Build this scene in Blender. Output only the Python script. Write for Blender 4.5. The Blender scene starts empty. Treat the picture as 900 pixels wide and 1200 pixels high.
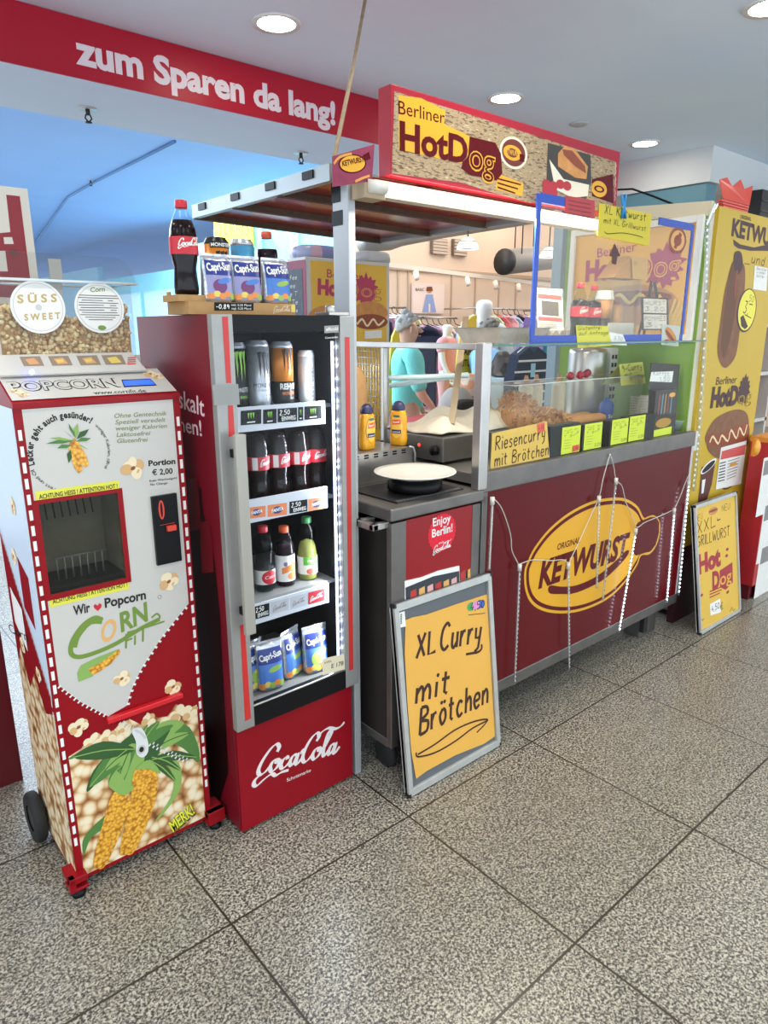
DOWNLIGHT_W, HALL_FILL_W, SHOP_W = 8.0, 1300.0, 95.0
import bpy, math, random
from mathutils import Vector, Matrix
from mathutils.geometry import tessellate_polygon
R = random.Random(7)
SC = bpy.context.scene
COL = SC.collection
V = Vector
# ---------------------------------------------------------------- camera, world, lights, exposure
EYE = V((0, 0, 1.70))
CR = V((0.75842213, -0.65176207, -0.00144481))
CU = V((0.1672155, 0.19243657, 0.96695767))
CF = V((0.6299483, 0.73360369, -0.25493287))
FPX = 807.85
cam_d = bpy.data.cameras.new('camera')
cam = bpy.data.objects.new('camera', cam_d)
COL.objects.link(cam)
cam_d.sensor_fit = 'HORIZONTAL'
cam_d.sensor_width = 36.0
cam_d.lens = FPX / 900.0 * 36.0
cam_d.clip_start = 0.05
cam_d.clip_end = 200
cam.matrix_world = Matrix(((CR.x, CU.x, -CF.x, EYE.x), (CR.y, CU.y, -CF.y, EYE.y), (CR.z, CU.z, -CF.z, EYE.z), (0, 0, 0, 1)))
SC.camera = cam
w = bpy.data.worlds.new('world')
SC.world = w
w.use_nodes = True
w.node_tree.nodes['Background'].inputs[0].default_value = (0.77, 0.89, 1.0, 1)
w.node_tree.nodes['Background'].inputs[1].default_value = 2.8
SC.view_settings.view_transform = 'Standard'
SC.view_settings.look = 'None'
SC.view_settings.exposure = 0.0
SC.view_settings.gamma = 1.0
SC.view_settings.use_curve_mapping = False
try:
    SC.cycles.max_bounces = 8
    SC.cycles.transparent_max_bounces = 24
    SC.cycles.use_denoising = True
    SC.cycles.sample_clamp_indirect = 6.0
    SC.cycles.caustics_reflective = False
    SC.cycles.caustics_refractive = False
except Exception:
    pass

def area(name, loc, size, power, col=(1, 1, 1), rot=(0, 0, 0), sy=None, spread=None):
    d = bpy.data.lights.new(name, 'AREA')
    d.energy = power
    d.color = col
    d.shape = 'RECTANGLE' if sy else 'DISK'
    d.size = size
    if sy:
        d.size_y = sy
    if spread:
        d.spread = math.radians(spread)
    o = bpy.data.objects.new(name, d)
    COL.objects.link(o)
    o.location = loc
    o.rotation_euler = rot
    return o

CEIL = 3.0
# recessed downlights of the mall ceiling (a regular grid, part of it behind the camera)
SEEN = ((1.9, 2.93), (3.45, 2.93), (5.0, 2.93), (3.45, 1.45))     # these four are built as fittings that glow themselves
for gx in (-2.75, -1.2, 0.35, 1.9, 3.45, 5.0):
    for gy in (-1.5, -0.02, 1.45, 2.93):
        if (gx, gy) in SEEN: continue
        area('downlight_lamp', (gx, gy, CEIL - 0.03), 0.17, DOWNLIGHT_W, (1.0, 0.95, 0.86), spread=150)
# cool fill light added under the closed hall ceiling behind the kiosk row
area('hall_fill_light', (1.5, 9.0, 3.36), 8.0, HALL_FILL_W, (0.75, 0.88, 1.0), sy=6.0)
# the fashion shop's own ceiling lamps
area('shop_lamp', (7.2, 5.4, 3.36), 3.0, SHOP_W, (1.0, 0.9, 0.8), sy=3.0)
area('shop_lamp', (10.5, 5.4, 3.36), 3.0, SHOP_W * 0.7, (1.0, 0.9, 0.8), sy=3.0)

# ---------------------------------------------------------------- pixel rays onto real planes
def ray(x, y):
    return CF + CR * ((x - 450) / FPX) + CU * ((600 - y) / FPX)
def PY(x, y, Y):
    d = ray(x, y); return EYE + d * (Y / d.y)
def PX(x, y, X):
    d = ray(x, y); return EYE + d * (X / d.x)
def PZ(x, y, Z):
    d = ray(x, y); return EYE + d * ((Z - EYE.z) / d.z)

# ---------------------------------------------------------------- materials
MATS = {}
def lin(h):
    h = h.lstrip('#')
    c = [int(h[i:i + 2], 16) / 255 for i in (0, 2, 4)]
    return tuple(x / 12.92 if x <= .04045 else ((x + .055) / 1.055) ** 2.4 for x in c)
def nodes_of(name):
    m = bpy.data.materials.new(name)
    m.use_nodes = True
    return m, m.node_tree.nodes, m.node_tree.links, m.node_tree.nodes['Principled BSDF']
def mat(name, h, rough=.5, metal=0., emit=0., var=0.0, vs=30., bump=0., bs=200., spec=.5):
    """plain coloured surface; var mixes in a procedural colour variation, bump a procedural grain"""
    if name in MATS:
        return MATS[name]
    m, n, l, b = nodes_of(name)
    c = lin(h)
    b.inputs['Base Color'].default_value = (*c, 1)
    b.inputs['Roughness'].default_value = rough
    b.inputs['Metallic'].default_value = metal
    b.inputs['Specular IOR Level'].default_value = spec
    if emit:
        b.inputs['Emission Color'].default_value = (*c, 1)
        b.inputs['Emission Strength'].default_value = emit
    if var:
        t = n.new('ShaderNodeTexCoord'); z = n.new('ShaderNodeTexNoise'); r = n.new('ShaderNodeValToRGB')
        z.inputs['Scale'].default_value = vs; z.inputs['Detail'].default_value = 4
        l.new(t.outputs['Object'], z.inputs['Vector']); l.new(z.outputs['Fac'], r.inputs['Fac'])
        r.color_ramp.elements[0].position = .3; r.color_ramp.elements[1].position = .7
        r.color_ramp.elements[0].color = (*[x * (1 - var) for x in c], 1)
        r.color_ramp.elements[1].color = (*[min(1, x * (1 + var)) for x in c], 1)
        l.new(r.outputs['Color'], b.inputs['Base Color'])
    if bump:
        t = n.new('ShaderNodeTexCoord'); z = n.new('ShaderNodeTexNoise'); u = n.new('ShaderNodeBump')
        z.inputs['Scale'].default_value = bs
        u.inputs['Strength'].default_value = bump; u.inputs['Distance'].default_value = .01
        l.new(t.outputs['Object'], z.inputs['Vector']); l.new(z.outputs['Fac'], u.inputs['Height'])
        l.new(u.outputs['Normal'], b.inputs['Normal'])
    MATS[name] = m
    return m
def glass(name, tint='#ffffff', refl=1.0, haze=0.0):
    """thin clear sheet: transparent with a fresnel gloss"""
    if name in MATS:
        return MATS[name]
    m, n, l, b = nodes_of(name)
    n.remove(b)
    out = n['Material Output']
    tr = n.new('ShaderNodeBsdfTransparent'); tr.inputs[0].default_value = (*lin(tint), 1)
    gl = n.new('ShaderNodeBsdfGlossy'); gl.inputs['Roughness'].default_value = .04
    gl.inputs[0].default_value = (1, 1, 1, 1)
    fr = n.new('ShaderNodeFresnel'); fr.inputs[0].default_value = 1.45
    mu = n.new('ShaderNodeMath'); mu.operation = 'MULTIPLY'; mu.inputs[1].default_value = refl
    mx = n.new('ShaderNodeMixShader')
    ge = n.new('ShaderNodeNewGeometry'); nb = n.new('ShaderNodeMath'); nb.operation = 'SUBTRACT'; nb.inputs[0].default_value = 1.0
    l.new(ge.outputs['Backfacing'], nb.inputs[1]); m3 = n.new('ShaderNodeMath'); m3.operation = 'MULTIPLY'     # no mirror on the inner side of a thin sheet
    l.new(fr.outputs[0], mu.inputs[0]); l.new(mu.outputs[0], m3.inputs[0]); l.new(nb.outputs[0], m3.inputs[1]); l.new(m3.outputs[0], mx.inputs[0])
    last = tr
    if haze:
        df = n.new('ShaderNodeBsdfDiffuse'); df.inputs[0].default_value = (.9, .9, .9, 1)
        m2 = n.new('ShaderNodeMixShader'); m2.inputs[0].default_value = haze
        l.new(tr.outputs[0], m2.inputs[1]); l.new(df.outputs[0], m2.inputs[2]); last = m2
    l.new(last.outputs[0], mx.inputs[1]); l.new(gl.outputs[0], mx.inputs[2])
    l.new(mx.outputs[0], out.inputs['Surface'])
    MATS[name] = m
    return m
def ramp_mat(name, tex, scale, stops, rough=.5, bump=0., stretch=(1, 1, 1), detail=3):
    """voronoi / noise pattern through a colour ramp"""
    if name in MATS:
        return MATS[name]
    m, n, l, b = nodes_of(name)
    t = n.new('ShaderNodeTexCoord'); mp = n.new('ShaderNodeMapping'); mp.inputs['Scale'].default_value = stretch
    l.new(t.outputs['Object'], mp.inputs[0])
    if tex == 'voronoi':
        z = n.new('ShaderNodeTexVoronoi'); o = z.outputs['Distance']
    elif tex == 'cells':
        z = n.new('ShaderNodeTexVoronoi'); o = z.outputs['Color']
    else:
        z = n.new('ShaderNodeTexNoise'); z.inputs['Detail'].default_value = detail; o = z.outputs['Fac']
    z.inputs['Scale'].default_value = scale
    l.new(mp.outputs[0], z.inputs['Vector'])
    r = n.new('ShaderNodeValToRGB')
    e = r.color_ramp.elements
    e[0].position = stops[0][0]; e[0].color = (*lin(stops[0][1]), 1)
    e[1].position = stops[-1][0]; e[1].color = (*lin(stops[-1][1]), 1)
    for p, c in stops[1:-1]:
        q = e.new(p); q.color = (*lin(c), 1)
    l.new(o, r.inputs['Fac']); l.new(r.outputs['Color'], b.inputs['Base Color'])
    b.inputs['Roughness'].default_value = rough
    if bump:
        u = n.new('ShaderNodeBump'); u.inputs['Strength'].default_value = bump; u.inputs['Distance'].default_value = .01
        l.new(z.outputs[0], u.inputs['Height']); l.new(u.outputs['Normal'], b.inputs['Normal'])
    MATS[name] = m
    return m

WHITE = mat('white_gloss', '#c6c2ba', .4)
PAPER = mat('paper_white', '#e8e6e0', .7, var=.03)
BLACK = mat('black_plastic', '#0c0c0e', .4, spec=.2)
INK = mat('black_ink', '#15120f', .6)
DARK = mat('dark_steel', '#2c2a2b', .45, .3, var=.1)
STEEL = mat('brushed_steel', '#b4b0ab', .32, .85, var=.08, vs=12)
STEELD = mat('worn_steel', '#77736f', .4, .75, var=.12, vs=10)
ALU = mat('aluminium', '#c3c4c4', .38, .6, var=.05)
RED = mat('lacquer_red', '#9a1018', .3, var=.04, vs=3, spec=.3)
REDF = mat('cooler_red', '#8a101c', .3, var=.03, vs=3, spec=.2)
MAROON = mat('panel_maroon', '#5c0d13', .2, var=.06, vs=3, spec=.25)
YEL = mat('logo_yellow', '#e0a423', .35)
NEON = mat('neon_card', '#d6e23a', .6)
CARD = mat('kraft_card', '#a98352', .8, var=.08)
POSTY = mat('poster_yellow', '#e2b63a', .45, var=.04, vs=4)
GREYP = mat('grey_plastic', '#8d8d8a', .45)

# ---------------------------------------------------------------- mesh builder
def tag(o, label=None, cat=None, group=None, kind=None):
    if label: o['label'] = label
    if cat: o['category'] = cat
    if group: o['group'] = group
    if kind: o['kind'] = kind
    return o
def thing(name, label, cat, loc=(0, 0, 0), group=None):
    o = bpy.data.objects.new(name, None)
    COL.objects.link(o)
    o.location = loc
    o.empty_display_size = .05
    return tag(o, label, cat, group)
def wloc(o):
    p = V((0, 0, 0))
    while o is not None:
        p += o.location; o = o.parent
    return p
def dup(root, loc, rz=0., label=None, group=None, tilt=None):
    r = root.copy(); COL.objects.link(r)
    r.location = loc
    r.rotation_euler = (tilt[0] if tilt else 0, tilt[1] if tilt else 0, rz)
    if label: r['label'] = label
    if group: r['group'] = group
    for ch in list(root.children):
        c = ch.copy(); COL.objects.link(c); c.parent = r
        for g in ch.children:
            d = g.copy(); COL.objects.link(d); d.parent = c
    return r

class MB:
    def __init__(s):
        s.v = []; s.f = []; s.mi = []; s.sm = []; s.mats = []
    def m(s, m):
        if m not in s.mats: s.mats.append(m)
        return s.mats.index(m)
    def add(s, vs, fs, m, smooth=False):
        b = len(s.v); k = s.m(m)
        s.v += [V(x) for x in vs]
        for f in fs:
            s.f.append([b + i for i in f]); s.mi.append(k); s.sm.append(smooth)
        return s
    def obox(s, c, a, b, d, m):
        c, a, b, d = V(c), V(a), V(b), V(d)
        vs = [c + a * i + b * j + d * k for k in (-1, 1) for j in (-1, 1) for i in (-1, 1)]
        if a.cross(b).dot(d) < 0:
            fs = [(0, 1, 3, 2), (4, 6, 7, 5), (0, 4, 5, 1), (2, 3, 7, 6), (0, 2, 6, 4), (1, 5, 7, 3)]
        else:
            fs = [(0, 2, 3, 1), (4, 5, 7, 6), (0, 1, 5, 4), (2, 6, 7, 3), (0, 4, 6, 2), (1, 3, 7, 5)]
        return s.add(vs, fs, m)
    def box(s, x0, x1, y0, y1, z0, z1, m):
        return s.obox(((x0 + x1) / 2, (y0 + y1) / 2, (z0 + z1) / 2), ((x1 - x0) / 2, 0, 0), (0, (y1 - y0) / 2, 0), (0, 0, (z1 - z0) / 2), m)
    def bar(s, p, q, wx, wy, m, up=(0, 0, 1)):
        p, q = V(p), V(q); d = q - p
        x = d.cross(V(up))
        if x.length < 1e-5: x = V((1, 0, 0))
        x.normalize(); y = x.cross(d).normalized()
        return s.obox((p + q) / 2, x * wx / 2, y * wy / 2, d / 2, m)
    def tube(s, pts, r, m, seg=8, closed=False):
        pts = [V(p) for p in pts]; n = len(pts)
        rr = r if isinstance(r, (list, tuple)) else [r] * n
        vs = []; prev = None
        for i, p in enumerate(pts):
            if closed: t = pts[(i + 1) % n] - pts[i - 1]
            else: t = pts[min(i + 1, n - 1)] - pts[max(i - 1, 0)]
            t.normalize()
            if prev is None:
                a = t.cross(V((0, 0, 1)))
                if a.length < .01: a = t.cross(V((1, 0, 0)))
            else:
                a = prev - t * prev.dot(t)
            a.normalize(); prev = a; b = t.cross(a)
            for k in range(seg):
                an = 2 * math.pi * k / seg
                vs.append(p + (a * math.cos(an) + b * math.sin(an)) * rr[i])
        fs = []
        for i in range(n if closed else n - 1):
            j = (i + 1) % n
            for k in range(seg):
                k2 = (k + 1) % seg
                fs.append((i * seg + k, i * seg + k2, j * seg + k2, j * seg + k))
        if not closed:
            fs.append(tuple(range(seg))[::-1]); fs.append(tuple((n - 1) * seg + k for k in range(seg)))
        return s.add(vs, fs, m, True)
    def lathe(s, prof, m, loc=(0, 0, 0), seg=20, sx=1., sy=1., a0=0., a1=2 * math.pi, axis='z', caps=True):
        loc = V(loc); vs = []; fs = []; n = len(prof); full = abs(a1 - a0 - 2 * math.pi) < 1e-6
        cols = seg if full else seg + 1
        for r, z in prof:
            for k in range(cols):
                an = a0 + (a1 - a0) * k / seg
                q = (r * math.cos(an) * sx, r * math.sin(an) * sy, z)
                if axis == 'y': q = (q[0], z, -q[1])
                elif axis == 'x': q = (z, q[0], q[1])
                vs.append(loc + V(q))
        for i in range(n - 1):
            for k in range(seg):
                k2 = (k + 1) % cols
                fs.append((i * cols + k, i * cols + k2, (i + 1) * cols + k2, (i + 1) * cols + k))
        if full and caps:
            if prof[0][0] > 1e-6: fs.append(tuple(range(cols))[::-1])
            if prof[-1][0] > 1e-6: fs.append(tuple((n - 1) * cols + k for k in range(cols)))
        return s.add(vs, fs, m, True)
    def ellip(s, c, rx, ry, rz, m, seg=12, rings=8, noise=0., rnd=None):
        c = V(c); vs = []; fs = []
        for i in range(rings + 1):
            t = math.pi * i / rings
            for k in range(seg):
                a = 2 * math.pi * k / seg
                q = 1 + (rnd.uniform(-noise, noise) if noise else 0)
                vs.append(c + V((rx * math.sin(t) * math.cos(a), ry * math.sin(t) * math.sin(a), -rz * math.cos(t))) * q)
        for i in range(rings):
            for k in range(seg):
                k2 = (k + 1) % seg
                fs.append((i * seg + k, i * seg + k2, (i + 1) * seg + k2, (i + 1) * seg + k))
        return s.add(vs, fs, m, True)
    def prism(s, fr, poly, d0, d1, m):
        """polygon in a frame's plane (u, v pairs), extruded along its normal"""
        n = len(poly)
        vs = [fr.P(a, b, d0) for a, b in poly] + [fr.P(a, b, d1) for a, b in poly]
        tri = tessellate_polygon([[V((a, b, 0)) for a, b in poly]])
        fs = [tuple(t) for t in tri] + [tuple(i + n for i in t) for t in tri]
        fs += [(i, (i + 1) % n, n + (i + 1) % n, n + i) for i in range(n)]
        return s.add(vs, fs, m)
    def loft(s, rings, m, smooth=True, cap=True):
        n = len(rings[0]); vs = [p for r in rings for p in r]; fs = []
        for i in range(len(rings) - 1):
            for k in range(n):
                k2 = (k + 1) % n
                fs.append((i * n + k, i * n + k2, (i + 1) * n + k2, (i + 1) * n + k))
        if cap:
            fs.append(tuple(range(n))[::-1]); fs.append(tuple((len(rings) - 1) * n + k for k in range(n)))
        return s.add(vs, fs, m, smooth)
    def build(s, name, parent=None, bevel=0., origin=None, subsurf=0, label=None, cat=None, group=None, kind=None, seg=2):
        if parent is not None: o0 = wloc(parent)
        elif origin is not None: o0 = V(origin)
        else:
            xs = [p.x for p in s.v]; ys = [p.y for p in s.v]; zs = [p.z for p in s.v]
            o0 = V(((min(xs) + max(xs)) / 2, (min(ys) + max(ys)) / 2, min(zs)))
        me = bpy.data.meshes.new(name)
        me.from_pydata([tuple(p - o0) for p in s.v], [], s.f)
        for m in s.mats: me.materials.append(m)
        me.polygons.foreach_set('material_index', s.mi)
        me.polygons.foreach_set('use_smooth', s.sm)
        me.update()
        o = bpy.data.objects.new(name, me)
        COL.objects.link(o)
        if parent is not None: o.parent = parent
        else: o.location = o0
        if bevel:
            b = o.modifiers.new('bevel', 'BEVEL'); b.width = bevel; b.segments = seg; b.limit_method = 'ANGLE'
        if subsurf:
            b = o.modifiers.new('sub', 'SUBSURF'); b.levels = subsurf; b.render_levels = subsurf
        return tag(o, label, cat, group, kind)

# ---------------------------------------------------------------- flat and curved print surfaces
class Fr:
    """a plane: origin, image-right u, image-up v, normal towards the viewer"""
    def __init__(s, O, u, v):
        s.O = V(O); s.u = V(u).normalized(); s.v = V(v).normalized(); s.n = s.u.cross(s.v).normalized()
    def P(s, a, b, d=0.):
        return s.O + s.u * a + s.v * b + s.n * d
    def px(s, x, y):
        d = ray(x, y); t = (s.O - EYE).dot(s.n) / d.dot(s.n)
        q = EYE + d * t - s.O
        return (q.dot(s.u), q.dot(s.v))
class CylFr:
    """a vertical cylinder, a measured round from the front (-Y)"""
    def __init__(s, O, r):
        s.O = V(O); s.r = r
    def P(s, a, b, d=0.):
        t = a / s.r
        return s.O + V((math.sin(t) * (s.r + d), -math.cos(t) * (s.r + d), b))
FY = lambda Y, z=0., x=0.: Fr((x, Y, z), (1, 0, 0), (0, 0, 1))
FXn = lambda X, y=0., z=0.: Fr((X, y, z), (0, -1, 0), (0, 0, 1))
_TXT = {}
def text_mesh(t, bold=0., shear=0.):
    k = (t, bold, shear)
    if k in _TXT: return _TXT[k]
    c = bpy.data.curves.new('lettering', 'FONT')
    c.body = t; c.size = 1.; c.offset = bold; c.shear = shear; c.resolution_u = 3; c.fill_mode = 'FRONT'
    o = bpy.data.objects.new('lettering', c)
    COL.objects.link(o)
    dg = bpy.context.evaluated_depsgraph_get(); dg.update()
    me = bpy.data.meshes.new_from_object(o.evaluated_get(dg))
    vs = [(p.co.x, p.co.y) for p in me.vertices]; fs = [tuple(p.vertices) for p in me.polygons]
    bpy.data.objects.remove(o); bpy.data.curves.remove(c); bpy.data.meshes.remove(me)
    if not vs: vs = [(0, 0), (1, 0), (0, .7)]
    _TXT[k] = (vs, fs, min(p[0] for p in vs), max(p[0] for p in vs))
    return _TXT[k]
CAPH = .70
def catmull(pts, n=6, closed=False):
    out = []; N = len(pts)
    for i in range(N if closed else N - 1):
        g = (lambda k: pts[k % N]) if closed else (lambda k: pts[min(max(k, 0), N - 1)])
        p0, p1, p2, p3 = g(i - 1), g(i), g(i + 1), g(i + 2)
        for j in range(n):
            t = j / n
            out.append(tuple(.5 * (2 * p1[a] + (p2[a] - p0[a]) * t + (2 * p0[a] - 5 * p1[a] + 4 * p2[a] - p3[a]) * t * t + (3 * p1[a] - p0[a] - 3 * p2[a] + p3[a]) * t ** 3) for a in (0, 1)))
    if not closed: out.append(pts[-1])
    return out
STEP = .0004
class Dec(MB):
    """print on a frame; layers lie a fraction of a millimetre above one another"""
    def __init__(s, fr, base=.0006, step=STEP):
        super().__init__(); s.fr = fr; s.base = base; s.step = step; s.k = 0
    def d(s, l):                                       # every shape gets its own hair's breadth, so no two ever share a plane
        s.k += 1
        return s.base + l * s.step + (s.k % 24) * s.step * .035
    def uvs(s, pts): return [s.fr.px(*p) for p in pts]
    def polyuv(s, pts, m, l=0, holes=()):
        loops = [[V((a, b, 0)) for a, b in pts]] + [[V((a, b, 0)) for a, b in h] for h in holes]
        tri = tessellate_polygon(loops)
        allp = [p for lo in loops for p in lo]
        if isinstance(s.fr, Fr):
            dd = s.d(l); s.add([s.fr.P(p.x, p.y, dd) for p in allp], [tuple(t) for t in tri], m); return s
        work = [[(allp[i].x, allp[i].y) for i in t] for t in tri]; done = []     # curved surface: cut finer so that it follows the curve
        while work:
            t = work.pop(); e = [math.hypot(t[k][0] - t[k - 2][0], t[k][1] - t[k - 2][1]) for k in range(3)]; k = e.index(max(e))
            if e[k] < .007 or len(done) > 3000: done.append(t); continue
            a, b, c = t[k], t[k - 2], t[k - 1]; mid = ((a[0] + b[0]) / 2, (a[1] + b[1]) / 2)
            work += [[a, mid, c], [mid, b, c]]
        vs = []
        dd = s.d(l)
        for t in done: vs += [s.fr.P(a, b, dd) for a, b in t]
        s.add(vs, [(3 * i, 3 * i + 1, 3 * i + 2) for i in range(len(done))], m); return s
    def poly(s, pts, m, l=0): return s.polyuv(s.uvs(pts), m, l)
    def gridrect(s, a0, b0, a1, b1, m, l=0, n=10):
        vs = []; fs = []; dd = s.d(l)
        for i in range(n + 1):
            a = a0 + (a1 - a0) * i / n
            vs += [s.fr.P(a, b0, dd), s.fr.P(a, b1, dd)]
        for i in range(n): fs.append((2 * i, 2 * i + 2, 2 * i + 3, 2 * i + 1))
        return s.add(vs, fs, m, True)
    def elluv(s, c, rx, ry, m, l=0, rot=0., n=28, inner=0.):
        f = lambda k: [(c[0] + (rx * k) * math.cos(t) * math.cos(rot) - (ry * k) * math.sin(t) * math.sin(rot),
                        c[1] + (rx * k) * math.cos(t) * math.sin(rot) + (ry * k) * math.sin(t) * math.cos(rot)) for t in [2 * math.pi * i / n for i in range(n)]]
        return s.polyuv(f(1), m, l, [f(inner)] if inner else ())
    def ell(s, c, rx, ry, m, l=0, rot=0., n=28, inner=0.):
        """centre in pixels, radii in pixels along the surface axes"""
        a = s.fr.px(*c); b = s.fr.px(c[0] + rx, c[1]); e = s.fr.px(c[0], c[1] - ry)
        return s.elluv(a, math.hypot(b[0] - a[0], b[1] - a[1]), math.hypot(e[0] - a[0], e[1] - a[1]), m, l, rot, n, inner)
    def textuv(s, t, p, q, h, m, l=0, bold=0., shear=0.):
        vs, fs, x0, x1 = text_mesh(t, bold, shear)
        ux, uy = q[0] - p[0], q[1] - p[1]; L = math.hypot(ux, uy) or 1e-6
        ex = (ux / L, uy / L); ey = (-ex[1], ex[0])
        kx = L / (x1 - x0); ky = h / CAPH
        dd = s.d(l)
        s.add([s.fr.P(p[0] + ex[0] * (x - x0) * kx + ey[0] * y * ky, p[1] + ex[1] * (x - x0) * kx + ey[1] * y * ky, dd) for x, y in vs], fs, m); return s
    def text(s, t, p, q, h, m, l=0, bold=0., shear=0.):
        """baseline from pixel p to pixel q, capital height h pixels"""
        a = s.fr.px(*p); b = s.fr.px(*q); c = s.fr.px(p[0], p[1] - h)
        return s.textuv(t, a, b, math.hypot(c[0] - a[0], c[1] - a[1]), m, l, bold, shear)
    def strokeuv(s, pts, w, m, l=0, nib=None, caps=True):
        """ribbon; with nib = (angle, thin share) the width follows a broad pen"""
        n = len(pts); W = []
        for i in range(n):
            a = pts[max(i - 1, 0)]; b = pts[min(i + 1, n - 1)]
            th = math.atan2(b[1] - a[1], b[0] - a[0])
            W.append(w * (nib[1] + (1 - nib[1]) * abs(math.sin(th - nib[0]))) if nib else w)
        vs = []; d0 = s.d(l)
        for i in range(n):
            dd = d0 + i * s.step * .008
            a = pts[max(i - 1, 0)]; b = pts[min(i + 1, n - 1)]
            dx, dy = b[0] - a[0], b[1] - a[1]; L = math.hypot(dx, dy) or 1e-9
            nx, ny = -dy / L * W[i] / 2, dx / L * W[i] / 2
            vs += [s.fr.P(pts[i][0] + nx, pts[i][1] + ny, dd), s.fr.P(pts[i][0] - nx, pts[i][1] - ny, dd)]
        s.add(vs, [(2 * i, 2 * i + 1, 2 * i + 3, 2 * i + 2) for i in range(n - 1)], m)
        return s
    def stroke(s, pts, w, m, l=0, nib=None, smooth=0):
        q = s.uvs(pts)
        if smooth: q = catmull(q, smooth)
        a = s.fr.px(*pts[0]); b = s.fr.px(pts[0][0], pts[0][1] - w)
        return s.strokeuv(q, math.hypot(a[0] - b[0], a[1] - b[1]), m, l, nib)
    def hand(s, t, p, q, h, m, l=0, w=.12, slant=.12, rnd=None):
        """handwritten capitals and small letters along the pixel baseline p-q, capital height h pixels"""
        a = s.fr.px(*p); b = s.fr.px(*q); c = s.fr.px(p[0], p[1] - h)
        H = math.hypot(c[0] - a[0], c[1] - a[1])
        return s.handuv(t, a, b, H, m, l, w, slant)
    def handuv(s, t, p, q, H, m, l=0, w=.12, slant=.12):
        ux, uy = q[0] - p[0], q[1] - p[1]; L = math.hypot(ux, uy) or 1e-6
        ex = (ux / L, uy / L); ey = (-ex[1], ex[0])
        segs = []; x = 0.
        for ch in t:
            g = HAND.get(ch, HAND.get(ch.lower()))
            if g is None: x += .4; continue
            mx = 0
            for st in g:
                segs.append([(x + px_, py_) for px_, py_ in st]); mx = max(mx, max(a for a, _ in st))
            x += mx + .2
        tot = max(x - .2, .01); k = L / tot
        for st in segs:
            pts = [(p[0] + ex[0] * (a * k + b * slant * H) + ey[0] * b * H, p[1] + ex[1] * (a * k + b * slant * H) + ey[1] * b * H) for a, b in st]
            if len(pts) == 1: s.elluv(pts[0], w * H * .6, w * H * .6, m, l, n=8)
            else: s.strokeuv(catmull(pts, 3) if len(pts) > 3 else pts, w * H, m, l)
        return s
def _g(t): return [[tuple(float(c) for c in p.split(',')) for p in st.split()] for st in t.split('|')]
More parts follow.
